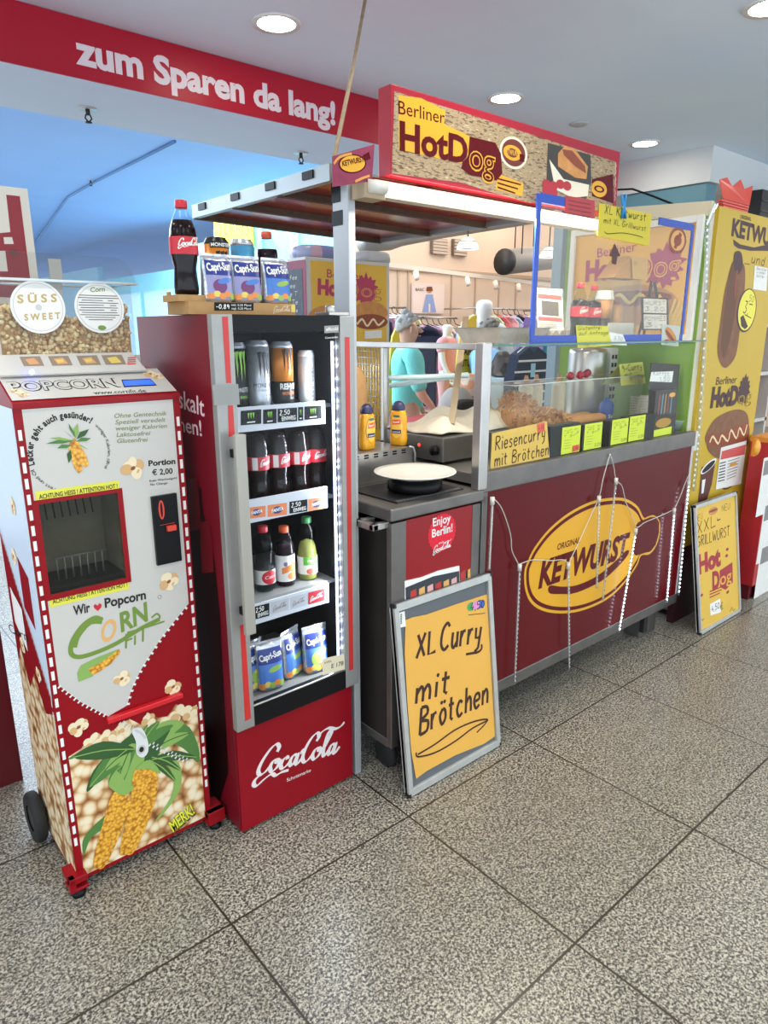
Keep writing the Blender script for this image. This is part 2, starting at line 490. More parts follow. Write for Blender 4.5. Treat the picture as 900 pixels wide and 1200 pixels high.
HAND = {k: _g(v) for k, v in {
    'A': '0,0 .3,1 .6,0|.12,.38 .5,.38', 'B': '.05,0 .1,1|.1,1 .45,.95 .5,.7 .1,.52 .55,.4 .5,.05 .05,0', 'C': '.55,.85 .35,1 .08,.75 .05,.25 .3,0 .58,.15',
    'D': '.05,0 .1,1|.1,1 .5,.8 .55,.35 .05,0', 'E': '.5,1 .05,1 .05,0 .5,0|.05,.52 .4,.52', 'F': '.5,1 .05,1 .05,0|.05,.52 .4,.52', 'G': '.55,.85 .3,1 .05,.6 .1,.1 .4,0 .58,.4 .35,.42',
    'H': '.05,0 .05,1|.5,0 .5,1|.05,.5 .5,.5', 'I': '.1,0 .1,1', 'K': '.05,0 .05,1|.5,1 .05,.45|.18,.55 .55,0', 'L': '.05,1 .05,0 .5,.04', 'M': '.05,0 .1,1 .35,.4 .6,1 .65,0',
    'N': '.05,0 .05,1 .5,0 .5,1', 'O': '.3,1 .05,.7 .05,.25 .3,0 .55,.3 .55,.7 .3,1', 'P': '.05,0 .08,1|.08,1 .45,.95 .5,.65 .08,.48', 'R': '.05,0 .08,1|.08,1 .48,.95 .5,.65 .08,.5 .2,.45 .55,0',
    'S': '.5,.88 .25,1 .06,.78 .3,.52 .5,.25 .25,0 .03,.12', 'T': '0,1 .6,1|.3,1 .3,0', 'U': '.05,1 .05,.2 .28,0 .5,.2 .5,1', 'V': '0,1 .28,0 .55,1', 'W': '0,1 .18,0 .38,.7 .58,0 .76,1',
    'X': '.05,1 .5,0|.5,1 .02,0', 'Y': '0,1 .28,.5|.56,1 .2,0', 'Z': '.03,1 .5,1 .03,0 .52,0',
    'a': '.4,.55 .15,.6 .03,.3 .18,0 .4,.2 .42,.58|.42,.58 .45,0', 'b': '.05,1 .05,0|.05,.4 .3,.58 .44,.3 .28,0 .05,.08', 'c': '.4,.5 .2,.6 .04,.3 .18,0 .42,.1',
    'd': '.42,1 .42,0|.42,.4 .2,.6 .03,.3 .2,0 .42,.12', 'e': '.05,.3 .4,.34 .35,.56 .12,.55 .03,.28 .18,0 .42,.1', 'f': '.4,.95 .22,.95 .15,.6 .13,0|0,.55 .35,.55', 'g': '.4,.55 .15,.6 .05,.3 .2,.05 .4,.2|.42,.58 .4,-.2 .2,-.35 .02,-.22',
    'h': '.05,1 .05,0|.05,.38 .28,.6 .4,.4 .42,0', 'i': '.08,.6 .08,0|.1,.85', 'k': '.05,1 .05,0|.36,.6 .06,.28|.14,.34 .42,0', 'l': '.07,1 .07,.1 .16,0', 'm': '.04,.6 .05,0|.05,.35 .22,.6 .32,.4 .33,0|.33,.35 .5,.6 .62,.4 .63,0',
    'n': '.04,.6 .05,0|.05,.35 .26,.6 .4,.4 .41,0', 'o': '.22,.6 .04,.35 .2,0 .42,.2 .38,.5 .22,.6', 'p': '.05,.6 .04,-.35|.05,.4 .3,.6 .44,.3 .28,.02 .05,.1', 'r': '.05,.6 .06,0|.06,.32 .2,.56 .36,.58', 's': '.36,.52 .18,.6 .06,.44 .34,.2 .2,0 .02,.08',
    't': '.16,.9 .16,.1 .3,0|0,.62 .36,.62', 'u': '.05,.6 .06,.15 .2,0 .38,.2|.4,.6 .42,0', 'v': '.02,.6 .2,0 .4,.6', 'w': '.02,.6 .14,0 .28,.45 .42,0 .56,.6', 'x': '.03,.6 .4,0|.4,.6 .03,0', 'y': '.04,.6 .08,.2 .35,.2|.42,.6 .35,-.2 .1,-.35', 'z': '.04,.58 .38,.58 .04,0 .4,0',
    '0': '.25,1 .05,.7 .05,.25 .25,0 .46,.3 .46,.7 .25,1', '1': '.05,.75 .25,1 .25,0', '2': '.05,.8 .25,1 .45,.75 .05,0 .5,0', '3': '.05,.95 .4,.95 .2,.55 .45,.35 .25,0 .03,.1', '4': '.3,1 .03,.35 .5,.35|.36,.6 .34,0', '5': '.45,1 .1,1 .06,.58 .35,.6 .45,.25 .2,0 .03,.1', '9': '.42,.7 .22,1 .05,.75 .2,.5 .42,.7 .38,0', '8': '.25,.52 .08,.78 .25,1 .43,.78 .25,.52 .04,.22 .25,0 .46,.22 .25,.52',
    '.': '.06,.03', ',': '.08,.06 .02,-.14', '-': '.03,.4 .35,.4', '+': '.03,.4 .4,.4|.21,.6 .21,.2', '!': '.08,1 .08,.3|.08,.03', '€': '.5,.85 .3,1 .1,.6 .12,.2 .35,0 .52,.12|0,.6 .4,.6|0,.4 .38,.4', "'": '.05,1 .03,.8',
}.items()}
for a, b in (('ö', 'o'), ('ü', 'u'), ('ä', 'a')):
    HAND[a] = HAND[b] + [[(.12, .85)], [(.32, .85)]]

SCRIPT = [  # the flowing soft-drink script, in units of its x-height
    [(2.15, 1.75), (2.3, 2.15), (2.0, 2.5), (1.45, 2.2), (.75, 1.3), (.42, .45), (.65, 0), (1.15, .15), (1.75, .75)],
    [(2.25, 1.0), (1.85, .95), (1.6, .45), (1.8, 0), (2.25, .2), (2.5, .7), (2.25, 1.0), (2.2, .75), (2.75, .85)],
    [(3.35, .75), (3.25, 1.0), (2.9, .8), (2.7, .3), (2.9, 0), (3.3, .15), (3.75, .6)],
    [(4.3, .95), (3.95, .95), (3.65, .45), (3.8, .02), (4.15, .3), (4.45, 1.0), (4.3, .2), (4.5, .02), (4.95, .5)],
    [(4.72, 1.0), (5.02, 1.22)], [(4.74, 1.1), (5.04, 1.32)], [(4.7, .92), (4.98, 1.12)],
    [(6.35, 1.75), (6.6, 2.2), (6.3, 2.55), (5.75, 2.2), (5.2, 1.3), (5.0, .45), (5.25, 0), (5.7, .15), (6.25, .75)],
    [(6.75, 1.0), (6.35, .95), (6.1, .45), (6.3, 0), (6.75, .2), (7.0, .7), (6.75, 1.0), (6.75, .75), (7.2, .9)],
    [(7.2, .6), (7.7, 1.5), (8.0, 2.2), (7.85, 2.5), (7.55, 2.0), (7.3, .6), (7.45, .02), (7.9, .5)],
    [(8.55, .95), (8.2, .95), (7.95, .45), (8.05, .02), (8.4, .3), (8.7, 1.0), (8.55, .2), (8.75, .02), (9.2, .55)],
    [(6.4, 2.1), (6.9, 2.55), (7.6, 2.75), (8.4, 2.5), (9.0, 2.6), (9.4, 2.95)],
    [(.65, 0), (.2, -.35), (.1, -.75), (.45, -.95), (1.1, -.55), (1.8, -.25), (2.3, -.5), (2.9, -.35), (3.6, -.35)],
]
def script(dec, p, q, m, l=0, w=.34, lean=0.):
    """p, q: surface coordinates of the lower left and lower right ends of the word"""
    ux, uy = q[0] - p[0], q[1] - p[1]; L = math.hypot(ux, uy); k = L / 9.2
    ex = (ux / L, uy / L); ey = (-ex[1] + ex[0] * lean, ex[0] + ex[1] * lean)
    for st in SCRIPT:
        pts = [(p[0] + (ex[0] * a + ey[0] * b) * k, p[1] + (ex[1] * a + ey[1] * b) * k) for a, b in catmull(st, 5)]
        dec.strokeuv(pts, w * k, m, l, nib=(math.radians(15), .28))
# ================================================================= SETTING
def struct(name, mb, **k):
    return mb.build(name, kind='structure', **k)
# floor: polished granite slabs with dark joints
def floor_mat():
    m, n, l, b = nodes_of('granite_slabs')
    t = n.new('ShaderNodeTexCoord')
    def noise(sc, det=2., rgh=.5):
        z = n.new('ShaderNodeTexNoise'); z.inputs['Scale'].default_value = sc; z.inputs['Detail'].default_value = det
        z.inputs['Roughness'].default_value = rgh
        l.new(t.outputs['Object'], z.inputs['Vector']); return z
    a = noise(125, 3.0, .6)
    r = n.new('ShaderNodeValToRGB'); e = r.color_ramp.elements
    e[0].position = .33; e[0].color = (*lin('#302e2b'), 1)
    e[1].position = .66; e[1].color = (*lin('#b6b0a2'), 1)
    for p, c in ((.42, '#4c4944'), (.50, '#7c766a'), (.57, '#9a9485')):
        q = e.new(p); q.color = (*lin(c), 1)
    vo = n.new('ShaderNodeTexVoronoi'); vo.inputs['Scale'].default_value = 235; l.new(t.outputs['Object'], vo.inputs['Vector'])
    sc = n.new('ShaderNodeSeparateColor'); l.new(vo.outputs['Color'], sc.inputs[0])
    q1 = n.new('ShaderNodeMath'); q1.operation = 'MULTIPLY_ADD'; q1.inputs[1].default_value = .24; q1.inputs[2].default_value = -.12; l.new(sc.outputs[0], q1.inputs[0])
    q2 = n.new('ShaderNodeMath'); q2.operation = 'ADD'; l.new(q1.outputs[0], q2.inputs[0]); l.new(a.outputs['Fac'], q2.inputs[1])
    l.new(q2.outputs[0], r.inputs['Fac'])
    sep = n.new('ShaderNodeSeparateXYZ'); l.new(t.outputs['Object'], sep.inputs[0])
    def joint(o, off, size):
        s1 = n.new('ShaderNodeMath'); s1.operation = 'SUBTRACT'; s1.inputs[1].default_value = off; l.new(sep.outputs[o], s1.inputs[0])
        s2 = n.new('ShaderNodeMath'); s2.operation = 'DIVIDE'; s2.inputs[1].default_value = size; l.new(s1.outputs[0], s2.inputs[0])
        fl = n.new('ShaderNodeMath'); fl.operation = 'FLOOR'; l.new(s2.outputs[0], fl.inputs[0])
        s3 = n.new('ShaderNodeMath'); s3.operation = 'FRACT'; l.new(s2.outputs[0], s3.inputs[0])
        s4 = n.new('ShaderNodeMath'); s4.operation = 'PINGPONG'; s4.inputs[1].default_value = .5; l.new(s3.outputs[0], s4.inputs[0])
        s5 = n.new('ShaderNodeMath'); s5.operation = 'LESS_THAN'; s5.inputs[1].default_value = .0036 / size; l.new(s4.outputs[0], s5.inputs[0])
        return s5, fl
    jx, fx = joint(0, 0.7393, 0.71495); jy, fy = joint(1, 1.5594, 0.7047)
    mx = n.new('ShaderNodeMath'); mx.operation = 'MAXIMUM'; l.new(jx.outputs[0], mx.inputs[0]); l.new(jy.outputs[0], mx.inputs[1])
    cb = n.new('ShaderNodeCombineXYZ'); l.new(fx.outputs[0], cb.inputs[0]); l.new(fy.outputs[0], cb.inputs[1])
    wn = n.new('ShaderNodeTexWhiteNoise'); l.new(cb.outputs[0], wn.inputs['Vector'])
    mr = n.new('ShaderNodeMapRange'); mr.inputs['To Min'].default_value = .93; mr.inputs['To Max'].default_value = 1.05; l.new(wn.outputs['Value'], mr.inputs['Value'])
    big = noise(7, 2.); mr2 = n.new('ShaderNodeMapRange'); mr2.inputs['To Min'].default_value = .9; mr2.inputs['To Max'].default_value = 1.1; l.new(big.outputs['Fac'], mr2.inputs['Value'])
    mm = n.new('ShaderNodeMath'); mm.operation = 'MULTIPLY'; l.new(mr.outputs[0], mm.inputs[0]); l.new(mr2.outputs[0], mm.inputs[1])
    ml = n.new('ShaderNodeVectorMath'); ml.operation = 'SCALE'; l.new(r.outputs['Color'], ml.inputs[0]); l.new(mm.outputs[0], ml.inputs['Scale'])
    mix = n.new('ShaderNodeMix'); mix.data_type = 'RGBA'
    l.new(mx.outputs[0], mix.inputs[0]); l.new(ml.outputs[0], mix.inputs[6]); mix.inputs[7].default_value = (*lin('#2f2a20'), 1)
    l.new(mix.outputs[2], b.inputs['Base Color'])
    b.inputs['Roughness'].default_value = .30
    b.inputs['Specular IOR Level'].default_value = .45
    return m
CEILM = mat('ceiling_paint', '#dfeeff', .8, var=.02, vs=2)
BLUEC = mat('hall_ceiling_blue', '#9cc0fb', .6, var=.03, vs=1.5)
FASC = mat('fascia_red', '#a8162c', .4, var=.03, vs=2, spec=.25)
TEAL = mat('teal_lacquer', '#7cc4d0', .4, var=.05, vs=2)
TEALD = mat('teal_shade', '#5b8796', .5, var=.05, vs=2)
BEIGE = mat('shop_wall_beige', '#dcc4ae', .8, var=.04, vs=1.2)
b = MB(); b.box(-6, 14, -4, 36, -.05, 0, floor_mat()); struct('floor', b, origin=(0, 0, 0))
b = MB(); b.box(-6, 9, -4, 3.43, CEIL, CEIL + .06, CEILM); struct('ceiling', b)
b = MB(); b.box(-6, 5.43, 3.435, 4.07, 2.76, CEIL + .46, mat('soffit_white', '#d9e8ff', .8)); struct('trim_1', b)
b = MB(); b.box(-6, 14, 4.07, 36, 3.46, 3.52, BLUEC); struct('ceiling_hall', b)
b = MB(); b.box(5.43, 14, 2.63, 4.07, 2.76, CEIL, mat('bulkhead_white', '#d3d5d6', .8)); struct('trim_2', b)
b = MB(); b.box(5.45, 5.6, 2.66, 3.35, 2.60, 2.755, TEALD); struct('trim_3', b)
b = MB(); b.box(5.44, 14, 4.08, 7.0, 3.38, 3.44, mat('shop_ceiling_grey', '#b6a899', .9)); struct('ceiling_shop', b)
b = MB(); b.box(5.43, 13.5, 7.0, 7.1, 0, 3.45, BEIGE); struct('wall_back', b)
b = MB(); b.box(13.4, 13.5, -3, 7.0, 0, 3.45, BEIGE); struct('wall_right', b)
b = MB()
b.box(5.43, 5.55, 15.6, 36, 0, 3.0, mat('facade_far', '#a9cfe0', .5)); b.box(5.43, 5.55, 11.4, 15.6, 0, 2.72, TEAL); b.box(5.43, 5.55, 10.3, 11.4, 0, 3.05, mat('teal_pale', '#93d6e6', .4))
b.box(5.40, 5.55, 9.2, 10.3, 0, 3.2, TEALD); b.box(5.43, 5.55, 7.1, 9.2, 0, 3.44, TEAL)
for y0, y1 in ((11.6, 13.2), (13.4, 15.2)): b.box(5.41, 5.44, y0, y1, .9, 2.4, mat('facade_glass_blue', '#a5d4e4', .1))
b.box(5.40, 5.44, 8.9, 9.1, 0, 3.3, mat('teal_pale', '#93d6e6', .4)); b.box(5.40, 5.44, 8.0, 8.2, 0, 3.3, mat('teal_pale', '#93d6e6', .4))
b.box(5.38, 5.44, 7.1, 9.2, 2.5, 2.56, mat('teal_pale', '#93d6e6', .4))
struct('wall_left', b)

# red fascia with the white slogan
fb = FY(3.425)
d = Dec(fb, .0008)
d.box(-5.9, 5.4, 3.425, 3.434, 2.762, 2.997, FASC)
d.text('zum Sparen da lang!', (89, 73), (393, 146), 33, mat('fascia_lettering', '#dccfd4', .5), 1, .04)
d.build('fascia_sign', label='long red fascia under the ceiling with white lettering zum Sparen da lang', cat='sign')

# recessed downlights
LAMP = mat('lamp_glow', '#fff3dc', .5, emit=45.0)
def downlight(x, y, label):
    t = thing('downlight', label, 'ceiling light', (x, y, CEIL), 'recessed ceiling downlights')
    b = MB(); b.lathe([(.083, -.006), (.105, -.008), (.108, 0), (.1, .0)], mat('trim_white', '#dcdcd8', .4), (x, y, CEIL), 32, caps=False); b.build('trim_ring', t)
    b = MB(); b.lathe([(.085, -.004), (.08, -.001), (.0, -.001)], LAMP, (x, y, CEIL), 24); b.build('diffuser', t)
downlight(1.9, 2.93, 'round recessed downlight above the end of the red fascia slogan')
downlight(3.45, 2.93, 'round recessed downlight just above the wooden-look roof sign')
downlight(5.0, 2.93, 'small far downlight beyond the right end of the roof sign')
downlight(3.38, 1.46, 'downlight cut by the top right corner of the picture')
b = MB(); b.lathe([(.05, -.012), (.062, -.006), (.062, 0)], mat('detector_grey', '#b9bcbf', .5), (4.21, 2.95, CEIL), 24)
b.build('smoke_detector', label='small flat grey disc on the ceiling between two downlights', cat='smoke detector')
def sprinkler(x, y, z, label):
    t = thing('sprinkler', label, 'sprinkler', (x, y, z), 'ceiling sprinkler heads')
    b = MB(); b.lathe([(.045, -.004), (.045, 0)], ALU, (x, y, z), 16); b.build('rosette', t)
    b = MB(); b.tube([(x, y, z - .004), (x, y, z - .03)], .011, DARK, 8)
    for s in (-1, 1): b.tube([(x + .01 * s, y, z - .028), (x + .016 * s, y, z - .045), (x, y, z - .062)], .004, DARK, 6)
    b.lathe([(.016, -.065), (.016, -.06)], DARK, (x, y, z), 10); b.build('head', t)
sprinkler(1.365, 3.83, 2.76, 'sprinkler head under the white soffit above the popcorn machine')
sprinkler(2.66, 3.88, 2.76, 'sprinkler head under the white soffit near the roof sign')
sprinkler(3.23, 9.2, 3.46, 'tiny sprinkler head hanging from the blue hall ceiling by the conduit')
b = MB(); q = [PZ(x, y, 3.447) for x, y in ((205, 166), (112, 213), (80, 231), (42, 284), (12, 330))]
b.tube(q, .014, mat('conduit_blue', '#6a94c4', .5), 6)
b.build('ceiling_conduit', label='thin bent conduit running across the blue hall ceiling', cat='conduit')
b = MB(); p0 = PZ(428, 0, CEIL); p1 = V((1.452, 1.93, 2.235)); b.tube([p0, p0.lerp(p1, .5) + V((.003, 0, -.004)), p1], .0075, mat('raw_wood', '#b09a7c', .8, var=.1), 8)
b.build('hanging_lath', label='thin wooden lath running from the ceiling down to the canopy corner', cat='lath')

# ================================================================= SHOP BEHIND
def rail(x, y, pts, z, label, grp=None):
    pass
b = MB(); b.tube([PY(x, y, 6.0) for x, y in ((424, 286), (455, 284), (470, 279), (520, 270), (600, 258), (650, 250))], .085, mat('duct_grey', '#8f8a84', .5, .3), 14)
dv = b.build('ventilation_duct', label='thin grey ventilation duct rising towards the canopy edge', cat='duct')
b = MB(); pp = [PY(x, y, 6.2) for x, y in ((592, 307), (650, 301), (720, 294))]
b.tube(pp, .16, mat('duct_grey', '#8f8a84', .5, .3), 18); b.tube([pp[0] + V((-.04, 0, 0)), pp[0] + V((.02, 0, 0))], .165, DARK, 18)
dv2 = b.build('ventilation_duct', label='wide grey duct with an open end above the shop wall', cat='duct')
def vent(x0, y0, x1, y1, label):
    t = thing('wall_vent', label, 'vent', PY((x0 + x1) / 2, y1, 6.99), 'shop wall vents')
    p, q = PY(x0, y1, 6.99), PY(x1, y0, 6.99)
    f = MB(); f.box(p.x, q.x, 6.96, 6.995, p.z, q.z, mat('vent_back', '#6b5f55', .7)); f.build('frame', t)
    s = MB()
    for k in range(5):
        z = p.z + (q.z - p.z) * (k + .5) / 5; s.box(p.x + .02, q.x - .02, 6.94, 6.962, z - .02, z + .012, mat('vent_slat', '#b9a797', .6))
    s.build('slat', t)
vent(504, 281, 523, 297, 'louvred vent high on the shop wall left of the pendant lamp')
vent(529, 282, 546, 299, 'louvred vent high on the shop wall behind the pendant lamp')
def pendant(px_, py_, Y, r, label):
    p = PY(px_, py_, Y)
    t = thing('pendant_lamp', label, 'pendant lamp', p, 'shop pendant lamps')
    b = MB(); b.lathe([(r, 0), (r * .98, r * .25), (r * .8, r * .62), (r * .4, r * .95), (r * .15, r * 1.05)], mat('pendant_glass', '#fff6e6', .4, emit=1.6), p, 24, caps=False); b.build('lamp_shade', t)
    b = MB()
    for k in (.1, .35, .6): b.lathe([(r * (1.01 - k * .25), r * k), (r * (1.0 - k * .25), r * k + .012)], mat('pendant_band', '#a79d90', .5), p, 24)
    b.build('band', t)
    b = MB(); b.tube([p + V((0, 0, r)), V((p.x, p.y, 3.38))], .008, DARK, 6); b.build('cord', t)
pendant(548, 292, 5.6, .12, 'white dome pendant lamp hanging left of the blue-taped guard')
pendant(643, 302, 5.0, .105, 'white dome pendant lamp seen through the blue-taped guard')
b = MB(); b.bar(PY(420, 306, 6.6), PY(660, 336, 6.6), .04, .05, mat('track_white', '#e8dccc', .5))
tr = b.build('light_track', label='pale lighting track with spot heads along the shop wall', cat='light track')
for x in (487, 547, 580, 607):
    s = MB(); p = PY(x, 306 + (x - 420) * .125 + 4, 6.58); s.tube([p, p + V((-.02, -.05, -.09))], .035, mat('spot_white', '#f2e6d6', .4), 10); s.build('spot_head', tr)
for o_, ps in ((dv, ((5.1, 6.0), (7.5, 6.0))), (dv2, ((7.6, 6.2), (9.5, 6.2))), (tr, ((5.6, 6.6), (8.5, 6.6)))):
    for x_, y_ in ps:
        m = MB(); m.tube([(x_, y_, 2.65), (x_, y_, 3.38)], .008, DARK, 6); m.build('hanger_rod', o_)
# wall panels + poster
b = MB()
for x in (452, 466, 478, 529, 557, 585, 605, 627): 
    p = PY(x, 330, 6.985); b.box(p.x, p.x + .02, 6.985, 7.0, 0, 2.45, mat('panel_joint', '#b59e88', .8))
b.box(5.5, 13, 6.97, 7.0, 2.45, 2.5, mat('panel_joint', '#b59e88', .8)); struct('trim_4', b)
f = FY(6.95); d = Dec(f, .001, .002); p, q = PY(484, 367, 6.95), PY(521, 333, 6.95)
d.box(p.x, q.x, 6.952, 6.98, p.z, q.z, mat('poster_pale', '#e9d3c8', .6))
d.ell((503, 340), 3, 3.4, mat('skin_print', '#c58a63', .6), 1); d.poly([(499, 345), (507, 345), (509, 356), (511, 366), (495, 366), (497, 356)], mat('denim_print', '#8d9cc8', .6), 1)
d.poly([(500, 336), (506, 336), (507, 341), (499, 341)], mat('hair_print', '#7b3f22', .6), 2); d.poly([(502, 356), (504, 356), (504, 366), (502, 366)], mat('poster_pale', '#e9d3c8', .6), 2)
d.text('BASIC', (487, 341), (497, 341), 3.5, INK, 1)
d.build('wall_poster', label='pale wall poster of a person in a blue outfit', cat='poster')
# clothes racks with hanging garments
GC = ['#e3a9ae', '#f0d8da', '#cfe0b8', '#d7a0bd', '#efe7dc', '#b9c9dd', '#e8b9a0', '#d96f72', '#f3eee6', '#c9b7d9', '#23263a', '#e6d7a6']
def garment(p, wd, ht, col, label, grp, long=False, dirv=V((1, 0, 0)), cat='garment'):
    t = thing('hanging_garment', label, cat, p - V((0, 0, ht)), grp)
    m = mat('cloth_' + col[1:], col, .9, bump=.3, bs=40)
    n = V((dirv.y, -dirv.x, 0))
    fr = Fr(p, dirv, (0, 0, 1))
    hw = wd / 2
    body = [(-.25 * hw, 0), (-hw * .75, -.04), (-hw, -.10), (-hw * 1.15, -.30), (-hw * .8, -.32), (-hw * .72, -.2), (-hw * (.95 if long else .74), -ht), (hw * (.95 if long else .74), -ht), (hw * .72, -.2), (hw * .8, -.32), (hw * 1.15, -.30), (hw, -.10), (hw * .75, -.04), (.25 * hw, 0), (0, -.035)]
    b = MB(); b.prism(fr, body, -.03, .03, m); b.build('cloth', t, bevel=.012)
    b = MB(); b.tube([p + V((0, 0, .075)) + dirv * .02, p + V((0, 0, .09)), p + V((0, 0, .07)) - dirv * .02, p + V((0, 0, .02)), p + dirv * hw * .6 + V((0, 0, -.03))], .005, DARK, 5); b.build('hanger', t)
    return t
def rack(x0, x1, ypx, Y, n, ht, label, grp, glab, wide=.42):
    p, q = PY(x0, ypx, Y), PY(x1, ypx, Y); q = V((q.x, Y, p.z))
    t = thing('clothes_rail', label, 'clothes rail', (p.x, Y, p.z))
    b = MB(); b.tube([p, q], .014, STEEL, 8); b.build('rail', t)
    for e in (p, q):
        b = MB(); b.tube([e, V((e.x, 6.98, e.z))], .010, STEEL, 8); b.build('wall_arm', t)
    for k in range(n):
        c = p.lerp(q, (k + .5) / n) + V((0, R.uniform(-.03, .03), -.085))
        garment(c, wide, ht * R.uniform(.9, 1.1), GC[(k * 5 + int(x0)) % len(GC)], glab, grp, dirv=V((math.cos(.9), -math.sin(.9), 0)))
rack(420, 476, 359, 6.4, 8, .75, 'steel clothes rail by the yellow poster cabinet', 'garments on the rail by the yellow poster', 'pastel garment hanging on the rail beside the yellow hot dog poster')
rack(556, 650, 361, 6.4, 14, .7, 'long steel clothes rail along the shop wall right of the mannequin head', 'garments on the long rear rail', 'pastel garment hanging on the long rail right of the white mannequin head')
rack(490, 536, 372, 5.6, 6, .85, 'steel clothes rail with pink tops behind the small mannequin', 'garments on the middle rail', 'garment hanging on the middle rail beside the small mannequin')
# ================================================================= FIGURES
def skin_mesh(J, E, m_, sub=1):
    """J: list of (co, radius); E: edges; returns verts, faces of the grown and smoothed surface"""
    me = bpy.data.meshes.new('figure'); me.from_pydata([tuple(c) for c, _ in J], E, []); me.update()
    o = bpy.data.objects.new('figure', me); COL.objects.link(o)
    o.modifiers.new('skin', 'SKIN')
    if not me.skin_vertices: me.attributes.new('skin', 'FLOAT2', 'POINT')
    lay = me.skin_vertices[0].data
    for i, (_, r) in enumerate(J):
        rr = r if isinstance(r, tuple) else (r, r)
        lay[i].radius = rr; lay[i].use_root = (i == 0)
    s = o.modifiers.new('sub', 'SUBSURF'); s.levels = sub + 1; s.render_levels = sub + 1
    dg = bpy.context.evaluated_depsgraph_get(); dg.update()
    r = bpy.data.meshes.new_from_object(o.evaluated_get(dg))
    vs = [V(p.co) for p in r.vertices]; fs = [tuple(p.vertices) for p in r.polygons]
    bpy.data.objects.remove(o); bpy.data.meshes.remove(me); bpy.data.meshes.remove(r)
    return vs, fs
def figure(name, label, cat, loc, h, yaw, skin, top=None, bottom=None, hair=None, arms=((.02, 0), (.02, 0)), face=True, group=None, sleeves=.55, bob=False, head_tilt=0.):
    """standing figure, x = its right, -y = the way it faces, before turning by yaw"""
    root = thing(name, label, cat, loc, group)
    rot = Matrix.Rotation(yaw, 3, 'Z')
    def W(p): return V(loc) + rot @ (V(p) * h)
    J = []; E = []
    def j(p, r, par=None):
        J.append((W(p), tuple(x * h for x in r) if isinstance(r, tuple) else r * h)); k = len(J) - 1
        if par is not None: E.append((par, k))
        return k
    pel = j((0, 0, .53), (.078, .062)); wa = j((0, 0, .62), (.066, .055), pel); ch = j((0, -.004, .73), (.08, .062), wa)
    ns = j((0, .004, .815), (.05, .04), ch); nk = j((0, .006, .85), .03, ns); hd = j((0, -.006 - head_tilt, .90), (.047, .054), nk); hc = j((0, -.004 - head_tilt, .955), (.046, .056), hd)
    el = []
    for s, (fx, lift) in zip((-1, 1), arms):
        sh = j((s * .105, .004, .795), .036, ns); up = j((s * (.125), .0 - fx, .70), .03, sh)
        eb = j((s * .135, -fx * 2, .625), .026, up); wr = j((s * .13, -fx * 4 - .03, .50 + lift), .017, eb); hn = j((s * .128, -fx * 4.4 - .035, .465 + lift), (.012, .021), wr)
        el.append((sh, up, eb, wr, hn, s))
    fe = []
    for s in (-1, 1):
        hp = j((s * .05, 0, .48), .055, pel); kn = j((s * .052, -.006, .28), .038, hp); ca = j((s * .054, .004, .2), .037, kn); an = j((s * .055, .006, .05), .022, ca)
        toe = j((s * .06, -.075, .018), (.022, .014), an); fe.append((hp, kn, ca, an))
    b = MB(); vs, fs = skin_mesh(J, E, skin); b.add(vs, fs, skin, True)
    for sh, up, eb, wr, hn, s in el:                       # five bent fingers on each palm
        base = J[hn][0]; dn = (J[hn][0] - J[wr][0]).normalized(); fw = rot @ V((0, -1, 0)); inn = rot @ V((-s, 0, 0))
        for q, (o_, L) in enumerate(((-.018, .038), (-.006, .046), (.006, .043), (.017, .033))):
            a = base + fw * (-o_ * h * .9) + dn * .006 * h
            b.tube([a, a + dn * L * .5 * h + inn * .004 * h, a + dn * L * .9 * h + inn * .014 * h], [.0055 * h, .005 * h, .0035 * h], skin, 6)
        a = base - dn * .012 * h + fw * .015 * h
        b.tube([a, a + fw * .016 * h + dn * .012 * h, a + fw * .018 * h + dn * .03 * h], [.006 * h, .0055 * h, .004 * h], skin, 6)
    hcen = V((0, -.006 - head_tilt, .925))
    def F(p): return W(hcen + V(p))
    if face:
        ew, ir, lip = mat('eye_white', '#e9e6e2', .3), mat('iris_dark', '#2a211c', .3), mat('lip_tone', '#a35a55', .5)
        b.loft([[F((.0, -.052, .012)), F((.004, -.05, .012)), F((-.004, -.05, .012))], [F((0, -.074, -.012)), F((.010, -.053, -.014)), F((-.010, -.053, -.014))], [F((0, -.06, -.02)), F((.006, -.052, -.02)), F((-.006, -.052, -.02))]], skin)
        for s in (-1, 1):
            b.ellip(F((s * .019, -.049, .006)), .0085 * h, .005 * h, .0055 * h, ew, 10, 6); b.ellip(F((s * .019, -.0545, .006)), .004 * h, .0025 * h, .004 * h, ir, 8, 5)
            b.tube([F((s * .008, -.055, .019)), F((s * .02, -.056, .022)), F((s * .031, -.05, .018))], .002 * h, mat('brow_grey', '#7c726a', .8), 5)
        b.tube([F((-.016, -.05, -.034)), F((0, -.056, -.033)), F((.016, -.05, -.034))], .0032 * h, lip, 6)
    for s in (-1, 1) if face else (): b.ellip(F((s * .05, .004, -.002)), .006 * h, .012 * h, .019 * h, skin, 8, 6)
    b.build('body', root)
    if top:
        Jt = []; Et = []
        def jt(p, r, par=None):
            Jt.append((W(p), tuple(x * h for x in r) if isinstance(r, tuple) else r * h)); k = len(Jt) - 1
            if par is not None: Et.append((par, k))
            return k
        a = jt((0, 0, .5), (.094, .074)); c = jt((0, 0, .6), (.092, .07), a); e = jt((0, -.004, .73), (.098, .074), c); g = jt((0, .004, .81), (.062, .05), e)
        for (sh, up, eb, wr, hn, s) in el:
            q = jt((s * .108, .004, .795), .046, g); fx = arms[0 if s < 0 else 1][0]
            q = jt((s * .128, -fx, .70), .044, q)
            if sleeves > .5: q = jt((s * .137, -fx * 2, .625), .043, q)
